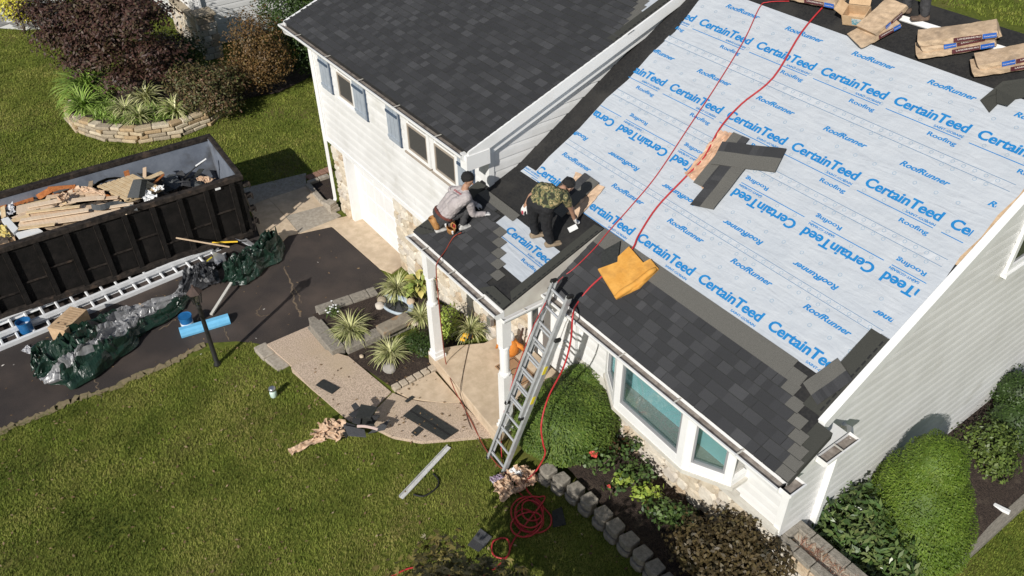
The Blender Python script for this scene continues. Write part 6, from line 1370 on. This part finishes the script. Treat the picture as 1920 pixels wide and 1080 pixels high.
c = at_z(792, 640, .5); shrub('juniper', 'low loose dark-green juniper in the mulch below the pond', 'shrub', (c.x, c.y, .32), [(c.x, c.y, .45, .42, .32, .16), (c.x+.25, c.y+.1, .5, .3, .25, .18), (c.x-.25, c.y-.1, .42, .25, .22, .12)], 2400, .07, .018, M_HEDGE, 53, shell=.3, up=.7)
c = at_z(623, 583, .52); t = shrub('white_flower', 'small plant with white blossoms at the planter corner', 'plant', (c.x, c.y, .42), [(c.x, c.y, .52, .16, .16, .10)], 260, .05, .02, M_GREEN2, 55, shell=.3)
for k in range(14): q = V3(c.x+rnd.uniform(-.16, .16), c.y+rnd.uniform(-.16, .16), .60+rnd.uniform(-.03, .05)); MB().lathe(q, [(.004, -.004), (.022, 0), (.016, .006), (.004, .008)], 7).build('blossom', M_PLASTW, t)
# --- Japanese maple just outside the bottom of the view: crown tips reach into it and it shades the lawn
M_MAPLE = leaf_mat('olive_maple_leaf', ((.05, .045, .012), (.12, .10, .028), (.20, .165, .05), (.10, .055, .02)), .5)
mt_ = thing('maple_tree', 'small olive-bronze maple whose branch tips reach over the red hose coil', 'tree', (-4.0, 2.6, .3))
mbl = [(-4.98, 2.3, 2.2, .75, .65, .45), (-4.2, 2.86, 2.2, .7, .6, .42), (-3.6, 3.15, 2.3, .65, .6, .42), (-3.0, 3.45, 2.2, .65, .6, .42), (-5.45, 2.75, 2.0, .55, .45, .35), (-4.5, 2.2, 2.5, .75, .65, .45), (-3.7, 2.4, 2.6, .75, .65, .45), (-2.5, 3.2, 2.4, .7, .6, .4), (-4.75, 3.1, 2.1, .45, .4, .3), (-4.0, 3.3, 2.1, .6, .5, .35), (-3.4, 3.45, 2.2, .65, .55, .4), (-5.12, 3.28, 1.75, .30, .26, .2), (-4.75, 3.45, 1.85, .28, .24, .2), (-4.15, 3.72, 1.9, .26, .24, .18), (-3.4, 3.95, 1.95, .3, .25, .2)]
def star_leaves(blobs, n, L, seed):
    V, F, v = leaf_cloud(blobs, n, L, L*.2, seed, .2, .9); V = V.reshape(-1, 4, 3); out = []
    for a in (-1.1, -.55, 0, .55, 1.1):
        b = V[:, 0]; ax = (V[:, 2]-b); sd_ = V[:, 1]-V[:, 3]; sd_ = sd_/np.linalg.norm(sd_, axis=1)[:, None]; l = np.linalg.norm(ax, axis=1)[:, None]; axn = ax/l
        d = axn*math.cos(a)+sd_*math.sin(a); q = np.cross(d, np.cross(axn, sd_)); k = 1-.28*abs(a)
        out.append(np.stack([b, b+d*l*k*.45+q*l*.11, b+d*l*k, b+d*l*k*.45-q*l*.11], 1))
    V = np.concatenate(out).reshape(-1, 3); return V, np.arange(len(V)).reshape(-1, 4), np.tile(v, 5)
V, F, v = star_leaves(mbl, 8500, .10, 61); raw_mesh('crown', V, F, M_MAPLE, mt_, attr={'v': v})
bk = mat('maple_bark', (.11, .085, .065), (.18, .14, .11), 14, .9, .6, 40); MB().tube([(-4.0, 2.6, .2), (-3.95, 2.6, .8), (-3.95, 2.6, 1.3)], [.10, .08, .065], 9).build('trunk', bk, mt_, smooth=True)
for b in mbl: MB().tube([(-3.95, 2.6, 1.25), ((b[0]-3.95)/2, (b[1]+2.6)/2, 1.8), b[:3]], [.05, .03, .012], 6).build('branch', bk, mt_, smooth=True)
# --- trees and shrubs beyond the far lawn
tr_ = thing('purple_maple', 'spreading dark purple maple in the raised bed on the far lawn', 'tree', (-26.6, 4.9, .3))
pb = []
for a, b, z, r in ((215, 45, 2.4, 1.25), (130, 25, 2.5, 1.1), (290, 90, 1.7, 1.0), (180, 100, 1.5, 1.05), (260, 20, 2.8, 1.1), (105, 60, 1.9, .8), (235, 140, 1.1, .75), (150, 75, 1.8, .9), (70, 15, 2.4, .8), (140, 112, 1.2, .55), (300, 130, 1.1, .6), (200, -10, 3.0, 1.2), (270, 120, 1.0, .6)):
    p = at_z(a, b, z); pb.append((p.x, p.y, z, r*.92, r*.92, r*.36))
V, F, v = leaf_cloud(pb, 26000, .125, .06, 71, .2, .8, .42); raw_mesh('crown', V, F, M_PURP, tr_, attr={'v': v})
MB().tube([(-26.6, 4.9, .2), (-26.65, 4.85, .9), (-26.8, 4.8, 1.5)], [.13, .10, .085], 9).build('trunk', bk, tr_, smooth=True)
for b in pb[:12]: MB().tube([(-26.8, 4.8, 1.35), ((b[0]-26.8)/2, (b[1]+4.8)/2, (1.6+b[2])/2), b[:3]], [.07, .045, .015], 6).build('branch', bk, tr_, smooth=True)
def far(name, label, cat, spots, n, L, W, m, seed, **kw):
    bl = []
    for a, b, z, r, rz in spots: p = at_z(a, b, z); bl.append((p.x, p.y, z, r, r, rz))
    q = bl[0]; return shrub(name, label, cat, (q[0], q[1], .02), bl, n, L, W, m, seed, **kw)
far('flowering_shrub', 'green shrub flecked with pink beside the purple maple', 'shrub', [(385, 165, .9, .9, .65), (415, 190, .6, .6, .4), (350, 150, .9, .7, .5), (425, 150, .9, .6, .5)], 8000, .09, .045, M_PINK, 81, shell=.35)
far('rust_shrub', 'rounded rust-brown shrub against the white siding next door', 'shrub', [(480, 80, 1.6, .85, 1.0), (470, 130, .8, .9, .6), (505, 110, 1.1, .75, .7), (440, 145, .6, .55, .4)], 13000, .08, .04, M_ORNG, 83, shell=.35)
far('green_hedge', 'tall dark green hedge behind the garage corner', 'hedge', [(555, 40, 1.6, 1.0, 1.3), (530, 10, 1.9, .9, 1.3), (575, 85, 1.0, .8, .9), (590, 30, 1.6, .9, 1.2), (545, 95, .7, .7, .6), (600, 0, 1.9, .9, 1.2)], 20000, .08, .05, M_HEDGE, 85, shell=.5)
far('lime_tree', 'light green shrub showing through the purple maple', 'shrub', [(232, 28, 2.3, .7, .6), (215, 45, 2.0, .5, .5), (245, -5, 2.5, .7, .6)], 2200, .13, .06, M_LGRN if 0 else M_GREEN2, 87, shell=.3)
far('golden_shrub', 'bright golden-yellow shrub beside the patio', 'shrub', [(28, 8, 1.0, .65, .6), (48, 20, .6, .45, .4), (15, -15, 1.2, .6, .6)], 2600, .09, .06, M_GOLD, 89, shell=.4)
far('understorey_shrub', 'dark green shrub under the purple maple beside the stone pillar', 'shrub', [(345, 90, .8, .7, .55), (325, 120, .6, .6, .4)], 2600, .10, .05, M_HEDGE, 91, shell=.3)
# ------------------------------------------------------------------ the house next door and its patio
nb = thing('neighbour_house', 'white-sided house next door with a stone pier, partly hidden by shrubs', 'house', (-29, 9, 0))
nwall = MB().bb((-37, 7.6, -.2), (-28.82, 17, 4.6)).build('wall', M_WHITE, nb)
z = .1
while z < 4.5: board((-28.82, 7.65), (-28.82, 17), z, z+.2, (1, 0), nwall); board((-37, 7.6), (-28.85, 7.6), z, z+.2, (0, -1), nwall); z += .2
prism_x([(7.0, 4.55), (17.6, 4.55), (12.3, 7.2)], -37.4, -28.4, 'roof', M_SHING[2], nb)
MB().tube([(-28.72, 7.75, 4.5), (-28.72, 7.75, .5), (-28.6, 7.7, .3)], .05, 4).build('downspout', M_TRIM, nb)
r_ = random.Random(4); pc = at_z(398, 100, .1)
pier = MB().bb((pc.x-.30, pc.y-.28, -.1), (pc.x+.28, pc.y+.28, 1.45)).build('stone_pier', M_MORTAR, nb)
for zz in range(7):
    for s_ in range(2):
        MB().box((pc.x+.29, pc.y-.14+.28*s_+(.04 if zz % 2 else -.04), .02+.2*zz+.1), (.06, .25, .18)).build('stone', M_STONE[r_.randrange(4)], pier, bevel=.015); MB().box((pc.x-.14+.28*s_, pc.y-.29, .02+.2*zz+.1), (.25, .06, .18)).build('stone', M_STONE[r_.randrange(4)], pier, bevel=.015)
MB().box((pc.x, pc.y, 1.49), (.70, .68, .08)).build('pier_cap', M_DRY[1], pier, bevel=.015)
wl_ = MB().bb((pc.x-3.2, pc.y-.18, -.1), (pc.x-.31, pc.y+.18, 1.15)).build('stone_wing_wall', M_MORTAR, nb)
for zz in range(5):
    for k in range(9): MB().box((pc.x-.5-.31*k, pc.y-.19, .1+.22*zz), (.29, .06, .2)).build('stone', M_STONE[r_.randrange(4)], wl_, bevel=.015)
MB().bb((pc.x-3.25, pc.y-.26, 1.151), (pc.x-.32, pc.y+.24, 1.22)).build('wall_cap', M_DRY[1], wl_)
pt = bpy.data.objects.new('patio', None); COL.objects.link(pt); struct(pt)
fan([(-40, -2), (-34.4, 3.0), (-34.0, 3.9), (-37, 5.0), (-42, 4)], .015, 'joint_mortar', mat('white_mortar', (.70, .69, .66), None, rough=.9), pt)
M_FLAG = mat('grey_flagstone', (.20, .20, .20), (.31, .30, .28), 5, .9, .3, 20)
for i in range(12):
    for j in range(10):
        x, y = -39.6+i*.5+(.12 if j % 2 else 0), -1.0+j*.55+(.1 if i % 2 else 0)
        if in_poly(np.array([x]), np.array([y]), [(-40, -2), (-34.7, 3.0), (-34.4, 3.6), (-37, 4.7), (-42, 4)])[0]: MB().box((x, y, .015), (.46-.1*((i+j) % 2), .50, .05), .35).build('flagstone', M_FLAG, pt)
# ------------------------------------------------------------------ stone wing planter at the house corner
wp = thing('stone_planter', 'raised stone planter with dead plants at the corner of the house', 'planter', (-3.0, 7.3, .3))
MB().bb((-3.60, 7.08, .0), (-1.9, 7.48, 1.12)).build('core', M_MORTAR, wp)
r_ = random.Random(31)
for zz in range(5):
    x = -3.6
    while x < -1.95:
        L = r_.uniform(.2, .42); L = min(L, -1.9-x); MB().box((x+L/2, 7.06, .11+.22*zz), (L-.015, .07, .205)).build('stone', M_STONE[r_.randrange(4)], wp, bevel=.015); x += L
for k in range(6):
    x = -3.46+k*.29
    for y in (7.10, 7.47): MB().box((x, y, 1.16), (.275, .15, .09), r_.uniform(-.03, .03)).build('cap_block', M_BLOCK, wp, bevel=.012)
MB().box((-3.56, 7.285, 1.16), (.12, .22, .09)).build('cap_block', M_BLOCK, wp, bevel=.012)
Vb, Fb, vb = [], [], []; o = 0
for k in range(26):
    q = (-3.4+r_.uniform(0, 1.4), 7.28+r_.uniform(-.06, .06), 1.14); Va, Fa, va = blades(9, .16, .009, 300+k, 1.4, 1.0, 3); Vb.append(Va+np.array(q)); Fb.append(Fa+o); vb.append(va); o += len(Va)
raw_mesh('dead_stems', np.concatenate(Vb), np.concatenate(Fb), leaf_mat('dead_stem', ((.12, .05, .03), (.26, .11, .07), (.36, .22, .13))), wp, attr={'v': np.concatenate(vb)})
# ------------------------------------------------------------------ pond, rocks and slab in the block planter
pd = thing('garden_pond', 'small preformed pond with a pale rounded rim in the block planter', 'pond', at_z(745, 570, .4)); c = at_z(745, 574, .40); M_RIM = mat('pond_liner', (.34, .40, .45), (.50, .56, .60), 6, .4); M_WATER = mat('pond_water', (.012, .014, .016), (.02, .022, .024), 5, .06, spec=.8)
vs, fs = [], []; n = 28
for i in range(n):
    a = 2*math.pi*i/n
    for r0, z in ((.34, 0), (.37, .06), (.33, .08), (.24, .0), (.21, -.05)): r1 = r0*(1+.15*math.sin(2*a+.6)); vs.append(c+V3(math.cos(a)*r1, math.sin(a)*r1*.8, z))
for i in range(n):
    for k in range(4): j = (i+1) % n; fs.append((i*5+k, j*5+k, j*5+k+1, i*5+k+1))
MB().add(vs, fs).build('rim', M_RIM, pd, smooth=True); MB().lathe(c+V3(0, 0, .005), [(.23, 0), (.001, .001)], 20).build('water', M_WATER, pd)
def rock(label, px, py, z, s, m, seed, sq=.6, name='boulder'):
    p = at_z(px, py, z); vs, fs = [], []; n, mm = 14, 8
    for j in range(mm+1):
        for i in range(n): a = 2*math.pi*i/n; e = math.pi*(j/mm-.5); d = V3(math.cos(a)*math.cos(e), math.sin(a)*math.cos(e), math.sin(e)); q = s*(1+.22*mnoise.noise(d*1.6+V3(seed, 0, 0))+.05*mnoise.noise(d*5)); vs.append(p+V3(d.x*q, d.y*q*.85, d.z*q*sq))
    for j in range(mm):
        for i in range(n): fs.append((j*n+i, j*n+(i+1) % n, (j+1)*n+(i+1) % n, (j+1)*n+i))
    return tag(MB().add(vs, fs).build(name, m, smooth=True), label, 'stone')
rock('pale rounded boulder in the mulch beside the walk', 730, 690, .33, .15, mat('pale_boulder', (.26, .24, .21), (.38, .355, .32), 9, .9, .4, 30), 3)
rock('whitish rock at the edge of the pond', 712, 573, .45, .11, M_STONE[3], 5); rock('brown rock beside the pond rim', 716, 562, .46, .11, M_DRY[1], 6); rock('pinkish rock below the hosta', 770, 565, .46, .10, M_STONE[2], 8); rock('small tan rock by the striped tuft', 778, 605, .46, .09, M_STONE[0], 9); rock('little stone lying on the lower mulch', 678, 668, .33, .05, M_STONE[2], 10)
tag(MB().bar(at_z(712, 622, .5), at_z(768, 595, .5), .30, .12).build('stone_slab', mat('grey_slab', (.20, .17, .13), (.30, .26, .20), 7, .9, .4, 30, c3=(.36, .17, .05), scale3=4, lo3=.55), bevel=.015), 'grey-brown stone slab bridging the pond edge', 'stone slab')
tag(MB().box(at_z(846, 562, .45), (.26, .1, .08), .1).build('pale_brick', M_STONE[1], bevel=.01), 'pale brick lying against the stone wall behind the porch post', 'brick')
dd = thing('dried_arrangement', 'dried brown and white stalks against the garage stone', 'plant', at_z(800, 512, .45)); V, F, v = blades(40, .34, .035, 77, 1.0, .8, 3); raw_mesh('stalks', V+np.array(at_z(800, 514, .45)), F, leaf_mat('dried_stalk', ((.10, .06, .04), (.35, .24, .15), (.62, .58, .52))), dd, attr={'v': v})
# ------------------------------------------------------------------ hoses and cords
def spline(pts, n=10):
    P = [Vector(p) for p in pts]; out = []
    for i in range(len(P)-1):
        p0, p1, p2, p3 = P[max(i-1, 0)], P[i], P[i+1], P[min(i+2, len(P)-1)]
        for k in range(n):
            t = k/n; out.append(.5*((2*p1)+(p2-p0)*t+(2*p0-5*p1+4*p2-p3)*t*t+(3*p1-p0-3*p2+p3)*t**3))
    return out+[P[-1]]
def hose(name, label, pts, r, m, cat='hose', n=10): return tag(MB().tube(spline(pts, n), r, 6).build(name, m, smooth=True), label, cat)
om = lambda x, y, o=.022: on_main(x, y, o)
coilc = at_g(992, 972)
coil = []
for k in range(70):
    a = -k*2*math.pi/14+1.2; rr = .23+.075*math.sin(k*.31)+.035*math.sin(k*.83); coil.append(V3(coilc.x+rr*math.cos(a)+.10*math.sin(k*.145), coilc.y+rr*math.sin(a)*.95+.09*math.cos(k*.19), ground(coilc.x, coilc.y)+.04+.012*(k/14)))
tail = [at_g(965, 1010, .03), at_g(950, 1045, .03), at_g(925, 1040, .04), at_g(925, 1015, .05), at_g(950, 1010, .05), at_g(955, 1035, .04), at_g(935, 1060, .03), at_g(905, 1078, .03), at_g(850, 1082, .03), at_g(810, 1065, .03), at_g(770, 1065, .03), at_g(735, 1080, .03), at_g(690, 1100, .03)]
hb = [om(1565, -12), om(1553, 2), om(1503, 60), om(1450, 145), om(1390, 195), om(1350, 240, .03), om(1320, 295, .03), om(1285, 332), om(1232, 388), om(1198, 440), om(1184, 468, .05), om(1140, 508), om(1105, 540), at_z(1082, 570, 3.56), at_y(1074, 592, 5.9), at_y(1070, 640, 5.86), at_y(1056, 690, 5.75), at_z(1028, 745, 1.95), at_z(1015, 795, 1.55), at_z(1018, 830, 1.25), at_z(1022, 852, 1.0), at_z(1006, 882, .55), at_g(985, 912, .1)]
hose('air_hose', 'thick red air hose running over the roof and down to the coil on the lawn', hb+coil[::1]+tail, .014, M_RED, n=5)
ha = [om(1480, 2), om(1440, 4), om(1424, 14), om(1395, 75), om(1340, 165), om(1290, 240), om(1230, 330), om(1180, 390), om(1140, 435), om(1117, 463), om(1080, 500), at_z(1045, 530, 3.6), at_y(1018, 577, 5.75), at_y(1000, 612, 5.7), at_y(985, 650, 5.65), at_y(965, 705, 5.6), at_y(948, 760, 5.45), at_g(941, 800, .5), at_g(940, 845, .12), at_g(946, 880, .05), at_g(975, 925, .05), at_g(1010, 950, .05), at_g(1018, 985, .05), at_g(985, 1005, .05)]
hose('air_hose', 'thin red hose following the ladder from the ridge', ha, .008, M_RED)
op = lambda x, y, o=.02: on_porch(x, y, o)
hose('air_hose', 'reddish hose hanging from the crouching worker down the porch post', [op(865, 436, .12), op(850, 445, .03), op(835, 470, .02), at_z(820, 492, 3.5), at_y(818, 510, 5.13), at_y(822, 560, 5.13), at_y(828, 620, 5.2), at_z(836, 680, .63), at_z(850, 725, .63), at_z(866, 757, .40), at_z(886, 795, .39), at_g(905, 832, .05), at_g(925, 862, .05), at_g(945, 880, .05), at_g(985, 885, .06)], .009, M_ORCORD)
hose('power_cord', 'thin dark cord trailing from the yellow tool across the porch step', [at_z(881, 637, .63), at_z(874, 670, .615), at_z(867, 705, .615), at_z(863, 735, .615), at_z(872, 768, .40), at_z(880, 795, .385), at_g(895, 822, .04), at_g(915, 850, .04), at_g(940, 875, .04)], .006, mat('brown_cord', (.09, .06, .045), None, rough=.6), 'cord')
hose('rubber_strap', 'short black rubber strap lying beside the metal drip edge', [at_g(775, 927, .03), at_g(795, 930, .03), at_g(818, 915, .03), at_g(822, 900, .03), at_g(812, 888, .03)], .014, M_BLKRUB, 'strap')
# ------------------------------------------------------------------ things on the walk, porch and lawn
def flat(name, label, pts, z, m, cat='shingle', th=.012, conv=None, group=None):
    q = [conv(*p) if conv else p for p in pts]; w_ = [at_z(a, b, z) for a, b in q]; return tag(MB().slab([(p.x, p.y) for p in w_], z-th, z).build(name, m), label, cat, group)
w5 = lambda x, y: (560+x/6, 690+y/6)
flat('fallen_shingle', 'single dark shingle piece alone on the front walk', [(275, 125), (462, 220), (375, 288), (190, 190)], .345, M_SHBACK, conv=w5)
flat('fallen_shingle', 'large full-length shingle face down on the walk', [(1325, 410), (1797, 705), (1640, 808), (1175, 535)], .392, M_SHBACK, conv=w5)
full = [o for o in bpy.data.objects if str(o.get('label', '')).startswith('large full-length shingle')][0]
rq = [at_z(*w5(*p), .398) for p in ((1245, 478), (1258, 470), (1712, 752), (1700, 765))]; MB().slab([(p.x, p.y) for p in rq], .3925, .398).build('ridge_strip', M_BLKRUB, full)
flat('fallen_shingle', 'small shingle offcut touching the full-length shingle', [(1345, 655), (1405, 690), (1325, 765), (1265, 725)], .385, M_SHBACK, conv=w5); flat('fallen_shingle', 'tiny shingle strip lying across the curved walk joint', [(1270, 312), (1305, 328), (1222, 385), (1190, 370)], .395, M_SHBACK, conv=w5)
pile = [([(700, 405), (890, 440), (810, 560), (640, 560)], 0), ([(640, 385), (690, 440), (630, 480), (590, 420)], 2), ([(560, 520), (700, 430), (730, 480), (620, 560)], 1), ([(610, 560), (700, 560), (690, 640), (600, 610)], 1), ([(700, 560), (800, 545), (860, 650), (690, 640)], 0), ([(800, 520), (915, 530), (830, 650), (790, 610)], 2), ([(880, 660), (1030, 570), (970, 690), (780, 735)], 3), ([(500, 640), (740, 690), (760, 775), (560, 760)], 3), ([(500, 600), (640, 640), (640, 690), (510, 660)], 1), ([(400, 610), (470, 580), (580, 700), (540, 790)], 0)]
desc = ('broad black sheet on top', 'small tipped square', 'crumpled strip', 'narrow upright flap', 'folded front sheet', 'square flap by the walk joint', 'long grey strip pointing uphill', 'grey strip nearest the lawn', 'short strip under the others', 'shadowed end next to the kraft paper')
M_PILE = [M_SHBACK, M_SHING[1], M_SHING[2], mat('pale_old_shingle', (.06, .062, .066), (.10, .10, .105), 60, .9, .3, 120)]
for k, (pts, mi) in enumerate(pile): o = flat('torn_shingle', 'torn shingle in the pile at the walk edge, %s' % desc[k], pts, .40+.032*(len(pile)-k), M_PILE[mi], th=.014, conv=w5); o['group'] = 'torn shingles piled at the walk'; o.rotation_euler = (0, 0, 0)
tag(MB().tube(spline([at_z(*w5(660, 655), .76), at_z(*w5(740, 655), .77), at_z(*w5(830, 672), .76), at_z(*w5(890, 690), .74)]), .025, 6).build('paper_strip', mat('pink_paper', (.55, .42, .38), None)), 'pinkish rolled paper strip on the torn shingle pile', 'paper')
crumple('kraft_wrapper', 'crumpled kraft paper wrapper on the grass beside the torn shingles', [at_g(585, 822, .02), at_g(608, 798, .03), at_g(650, 800, .03), at_g(640, 830, .02)], .03, (0, 0, 1), M_KRAFT, 'wrapper', .16, 18, 31)
crumple('kraft_strip', 'long kraft paper strip trailing over the lawn from the wrapper', [at_g(542, 846, .02), at_g(546, 855, .02), at_g(612, 826, .03), at_g(600, 815, .03)], .01, (0, 0, 1), M_KRAFT, 'wrapper', .05, 12, 33)
for k, (p, lb, m, am) in enumerate((([(920, 905), (945, 893), (975, 925), (940, 945)], 'front kraft wrapper in the heap at the ladder foot', M_KRAFT, .10), ([(950, 890), (985, 880), (1010, 905), (975, 918)], 'rear kraft wrapper in the heap at the ladder foot', M_KRAFT, .12), ([(960, 905), (1000, 895), (1005, 915), (975, 925)], 'crinkled tan paper under the red hose at the ladder foot', M_KRAFTG, .10), ([(955, 890), (972, 884), (982, 896), (965, 902)], 'white crumpled plastic in the wrapper heap', M_PLASTW, .08), ([(918, 905), (936, 898), (945, 903), (925, 915)], 'purple printed wrapper end at the ladder foot', mat('purple_print', (.10, .03, .10), (.5, .45, .5), 30, .5), .05))):
    crumple('paper_wrapper', lb, [at_g(a, b, .03) for a, b in p], .02+.02*k, (0, 0, 1), m, 'wrapper', am, 14, 40+k)
mb = MB(); a, b = at_g(752, 934, .03), at_g(842, 838, .03); mb.bar(a, b, .075, .008); d = (b-a).normalized(); mb.bar(a+V3(-d.y, d.x, 0)*.035+V3(0, 0, .02), b+V3(-d.y, d.x, 0)*.035+V3(0, 0, .02), .008, .05); tag(mb.build('drip_edge', mat('grey_drip_edge', (.55, .55, .54), (.65, .65, .64), 8, .45)), 'pale metal drip edge lying on the front lawn', 'metal strip')
w7 = lambda x, y: (700+x/3, 720+y/3)
flat('dropped_shingle', 'grey and black shingle square on the lawn near the hose coil', [(602, 812), (668, 860), (625, 915), (560, 868)], .345, M_PILE[3], conv=w7)
full = [o for o in bpy.data.objects if str(o.get('label', '')).startswith('grey and black shingle square')][0]
rq = [at_z(*w7(*p), .345) for p in ((560, 868), (625, 915), (592, 942), (530, 905))]; MB().slab([(p.x, p.y) for p in rq], .333, .345).build('dark_half', M_SHING[2], full)
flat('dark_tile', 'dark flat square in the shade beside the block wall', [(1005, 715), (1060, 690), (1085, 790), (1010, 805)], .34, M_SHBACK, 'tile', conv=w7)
tag(MB().bar(at_z(1829, 931, .0), at_z(1893, 962, .0), .08, .07).build('drain_pipe', M_TRIM, bevel=.01), 'white drain pipe across the mulch beside the conical evergreen', 'pipe')
# porch: mat, figure, tools
dm = thing('doormat', 'brown doormat with dark border on the porch slab', 'doormat', at_z(966, 695, .605)); c = at_z(967, 697, .61)
MB().box((c.x, c.y, .608), (.70, .44, .014), .02).build('mat', mat('coir', (.30, .17, .09), (.40, .25, .14), 60, .95, .4, 120), dm)
for sx, sy, wx, wy in ((0, .19, .64, .012), (0, -.19, .64, .012), (.31, 0, .012, .37), (-.31, 0, .012, .37)): MB().box((c.x+sx, c.y+sy, .6165), (wx, wy, .004), .02).build('border_line', M_BLKRUB, dm)
MB().tube([V3(c.x+.08*math.cos(a), c.y+.10*math.sin(a), .617) for a in np.linspace(0, 6.28, 17)[:-1]], .006, 5, closed=True).build('monogram_ring', M_BLKRUB, dm)
fg = thing('autumn_decoration', 'orange autumn decoration with a white top standing behind the porch post', 'decoration', at_z(958, 668, .6)); c = at_z(957, 662, .62); c.z = .6; M_OR2 = mat('orange_cloth', (.55, .17, .02), (.65, .24, .04), 12, .7)
MB().lathe(c, [(.10, 0), (.16, .08), (.17, .18), (.14, .30), (.07, .36), (.03, .37)], 14).build('pumpkin_body', M_OR2, fg, smooth=True); MB().lathe(c+V3(0, 0, .36), [(.05, 0), (.09, .03), (.08, .12), (.05, .18)], 12).build('white_top', M_PLASTW, fg, smooth=True)
for k in (-1, 1): MB().tube([c+V3(.05*k, .05*k, .3), c+V3(.16*k, .14*k, .22), c+V3(.20*k, .18*k, .1)], [.05, .045, .02], 8).build('side_lobe', M_OR2, fg, smooth=True)
MB().tube([c+V3(.1, .12, .2), c+V3(.13, .2, .62)], .022, 7).build('dark_stick', mat('dark_stick', (.06, .03, .02), None), fg)
tl = thing('cordless_tool', 'yellow and black power tool lying at the porch planting', 'power tool', at_z(878, 632, .62)); c = at_z(877, 630, .68); M_TY = mat('tool_yellow', (.70, .38, .02), None, rough=.45)
MB().box(c, (.20, .08, .08), .6).build('motor_housing', M_TY, tl, bevel=.02); MB().box(c+V3(.06, .02, .0), (.07, .09, .09), .6).build('nose', M_BLKRUB, tl, bevel=.01); MB().box(c+V3(-.02, -.05, -.035), (.05, .14, .05), .6).build('grip', M_BLKRUB, tl, bevel=.012); MB().box(c+V3(-.02, -.10, -.04), (.10, .07, .06), .6).build('battery', M_TY, tl, bevel=.01)
ub = thing('meter_box', 'small grey utility box with cables on the stone beside the porch', 'utility box', at_z(918, 605, .7)); c = at_y(919, 602, 6.60); MB().box(c, (.14, .08, .18)).build('case', M_ALU, ub, bevel=.01); MB().tube(spline([c+V3(0, -.03, -.08), c+V3(-.1, -.1, -.2), at_z(905, 618, .62), at_z(898, 625, .62)]), .008, 6).build('cable', M_BLKRUB, ub)
fd = thing('floodlight', 'small grey work light lying on the porch slab beside the striped tuft', 'work light', at_z(915, 620, .6)); c = at_z(915, 619, .63); MB().box(c, (.16, .10, .05), .4).build('case', M_ALU, fd, bevel=.012); MB().box(c+V3(0, 0, .027), (.11, .06, .006), .4).build('lens', M_PANE, fd); MB().tube(spline([c+V3(-.06, 0, 0), c+V3(-.16, -.04, -.02), c+V3(-.18, .06, -.02), c+V3(-.08, .08, -.02)]), .005, 5).build('lead', M_BLKRUB, fd)

# ------------------------------------------------------------------ litter nobody could count: dry leaves, granules and paper bits
g = np.random.default_rng(99); P_, vv = [], []
fr = np.array(front); lo, hi = fr.min(0), fr.max(0); X = g.uniform(lo[0], hi[0], 1500); Y = g.uniform(lo[1], hi[1], 1500); k = in_poly(X, Y, front)
for x, y in zip(X[k][:420], Y[k][:420]): P_.append((x, y, ground(x, y)+.035)); vv.append(g.uniform(0, .7))
for i in range(110):
    x, y = g.uniform(-16.4, -13.0), g.uniform(-1.5, 6.0); P_.append((x, y, ground(x, y)+.018)); vv.append(g.uniform(0, .55) if i % 9 else .95)
for i in range(120):
    p = at_z(g.uniform(560, 900), g.uniform(660, 820), .40); q = Vector((p.x, p.y)); P_.append((p.x, p.y, .395 if p.x > -10.3 else .335)); vv.append(g.uniform(0, .5))
P_ = np.array(P_); n = len(P_); a = g.uniform(0, 6.28, n); L = g.uniform(.012, .04, n)[:, None]; d = np.stack([np.cos(a), np.sin(a), g.uniform(-.2, .3, n)], 1); s_ = np.stack([-np.sin(a), np.cos(a), g.uniform(-.2, .2, n)], 1)
V = np.stack([P_-d*L, P_+s_*L*.5, P_+d*L, P_-s_*L*.5], 1).reshape(-1, 3)
tag(raw_mesh('fallen_leaves', V, np.arange(4*n).reshape(n, 4), leaf_mat('litter', ((.10, .06, .03), (.22, .14, .07), (.35, .26, .15), (.6, .58, .54)), .8), attr={'v': np.array(vv)}), 'scattered dry leaves and paper bits on lawn, walk and driveway', 'litter', kind='stuff')
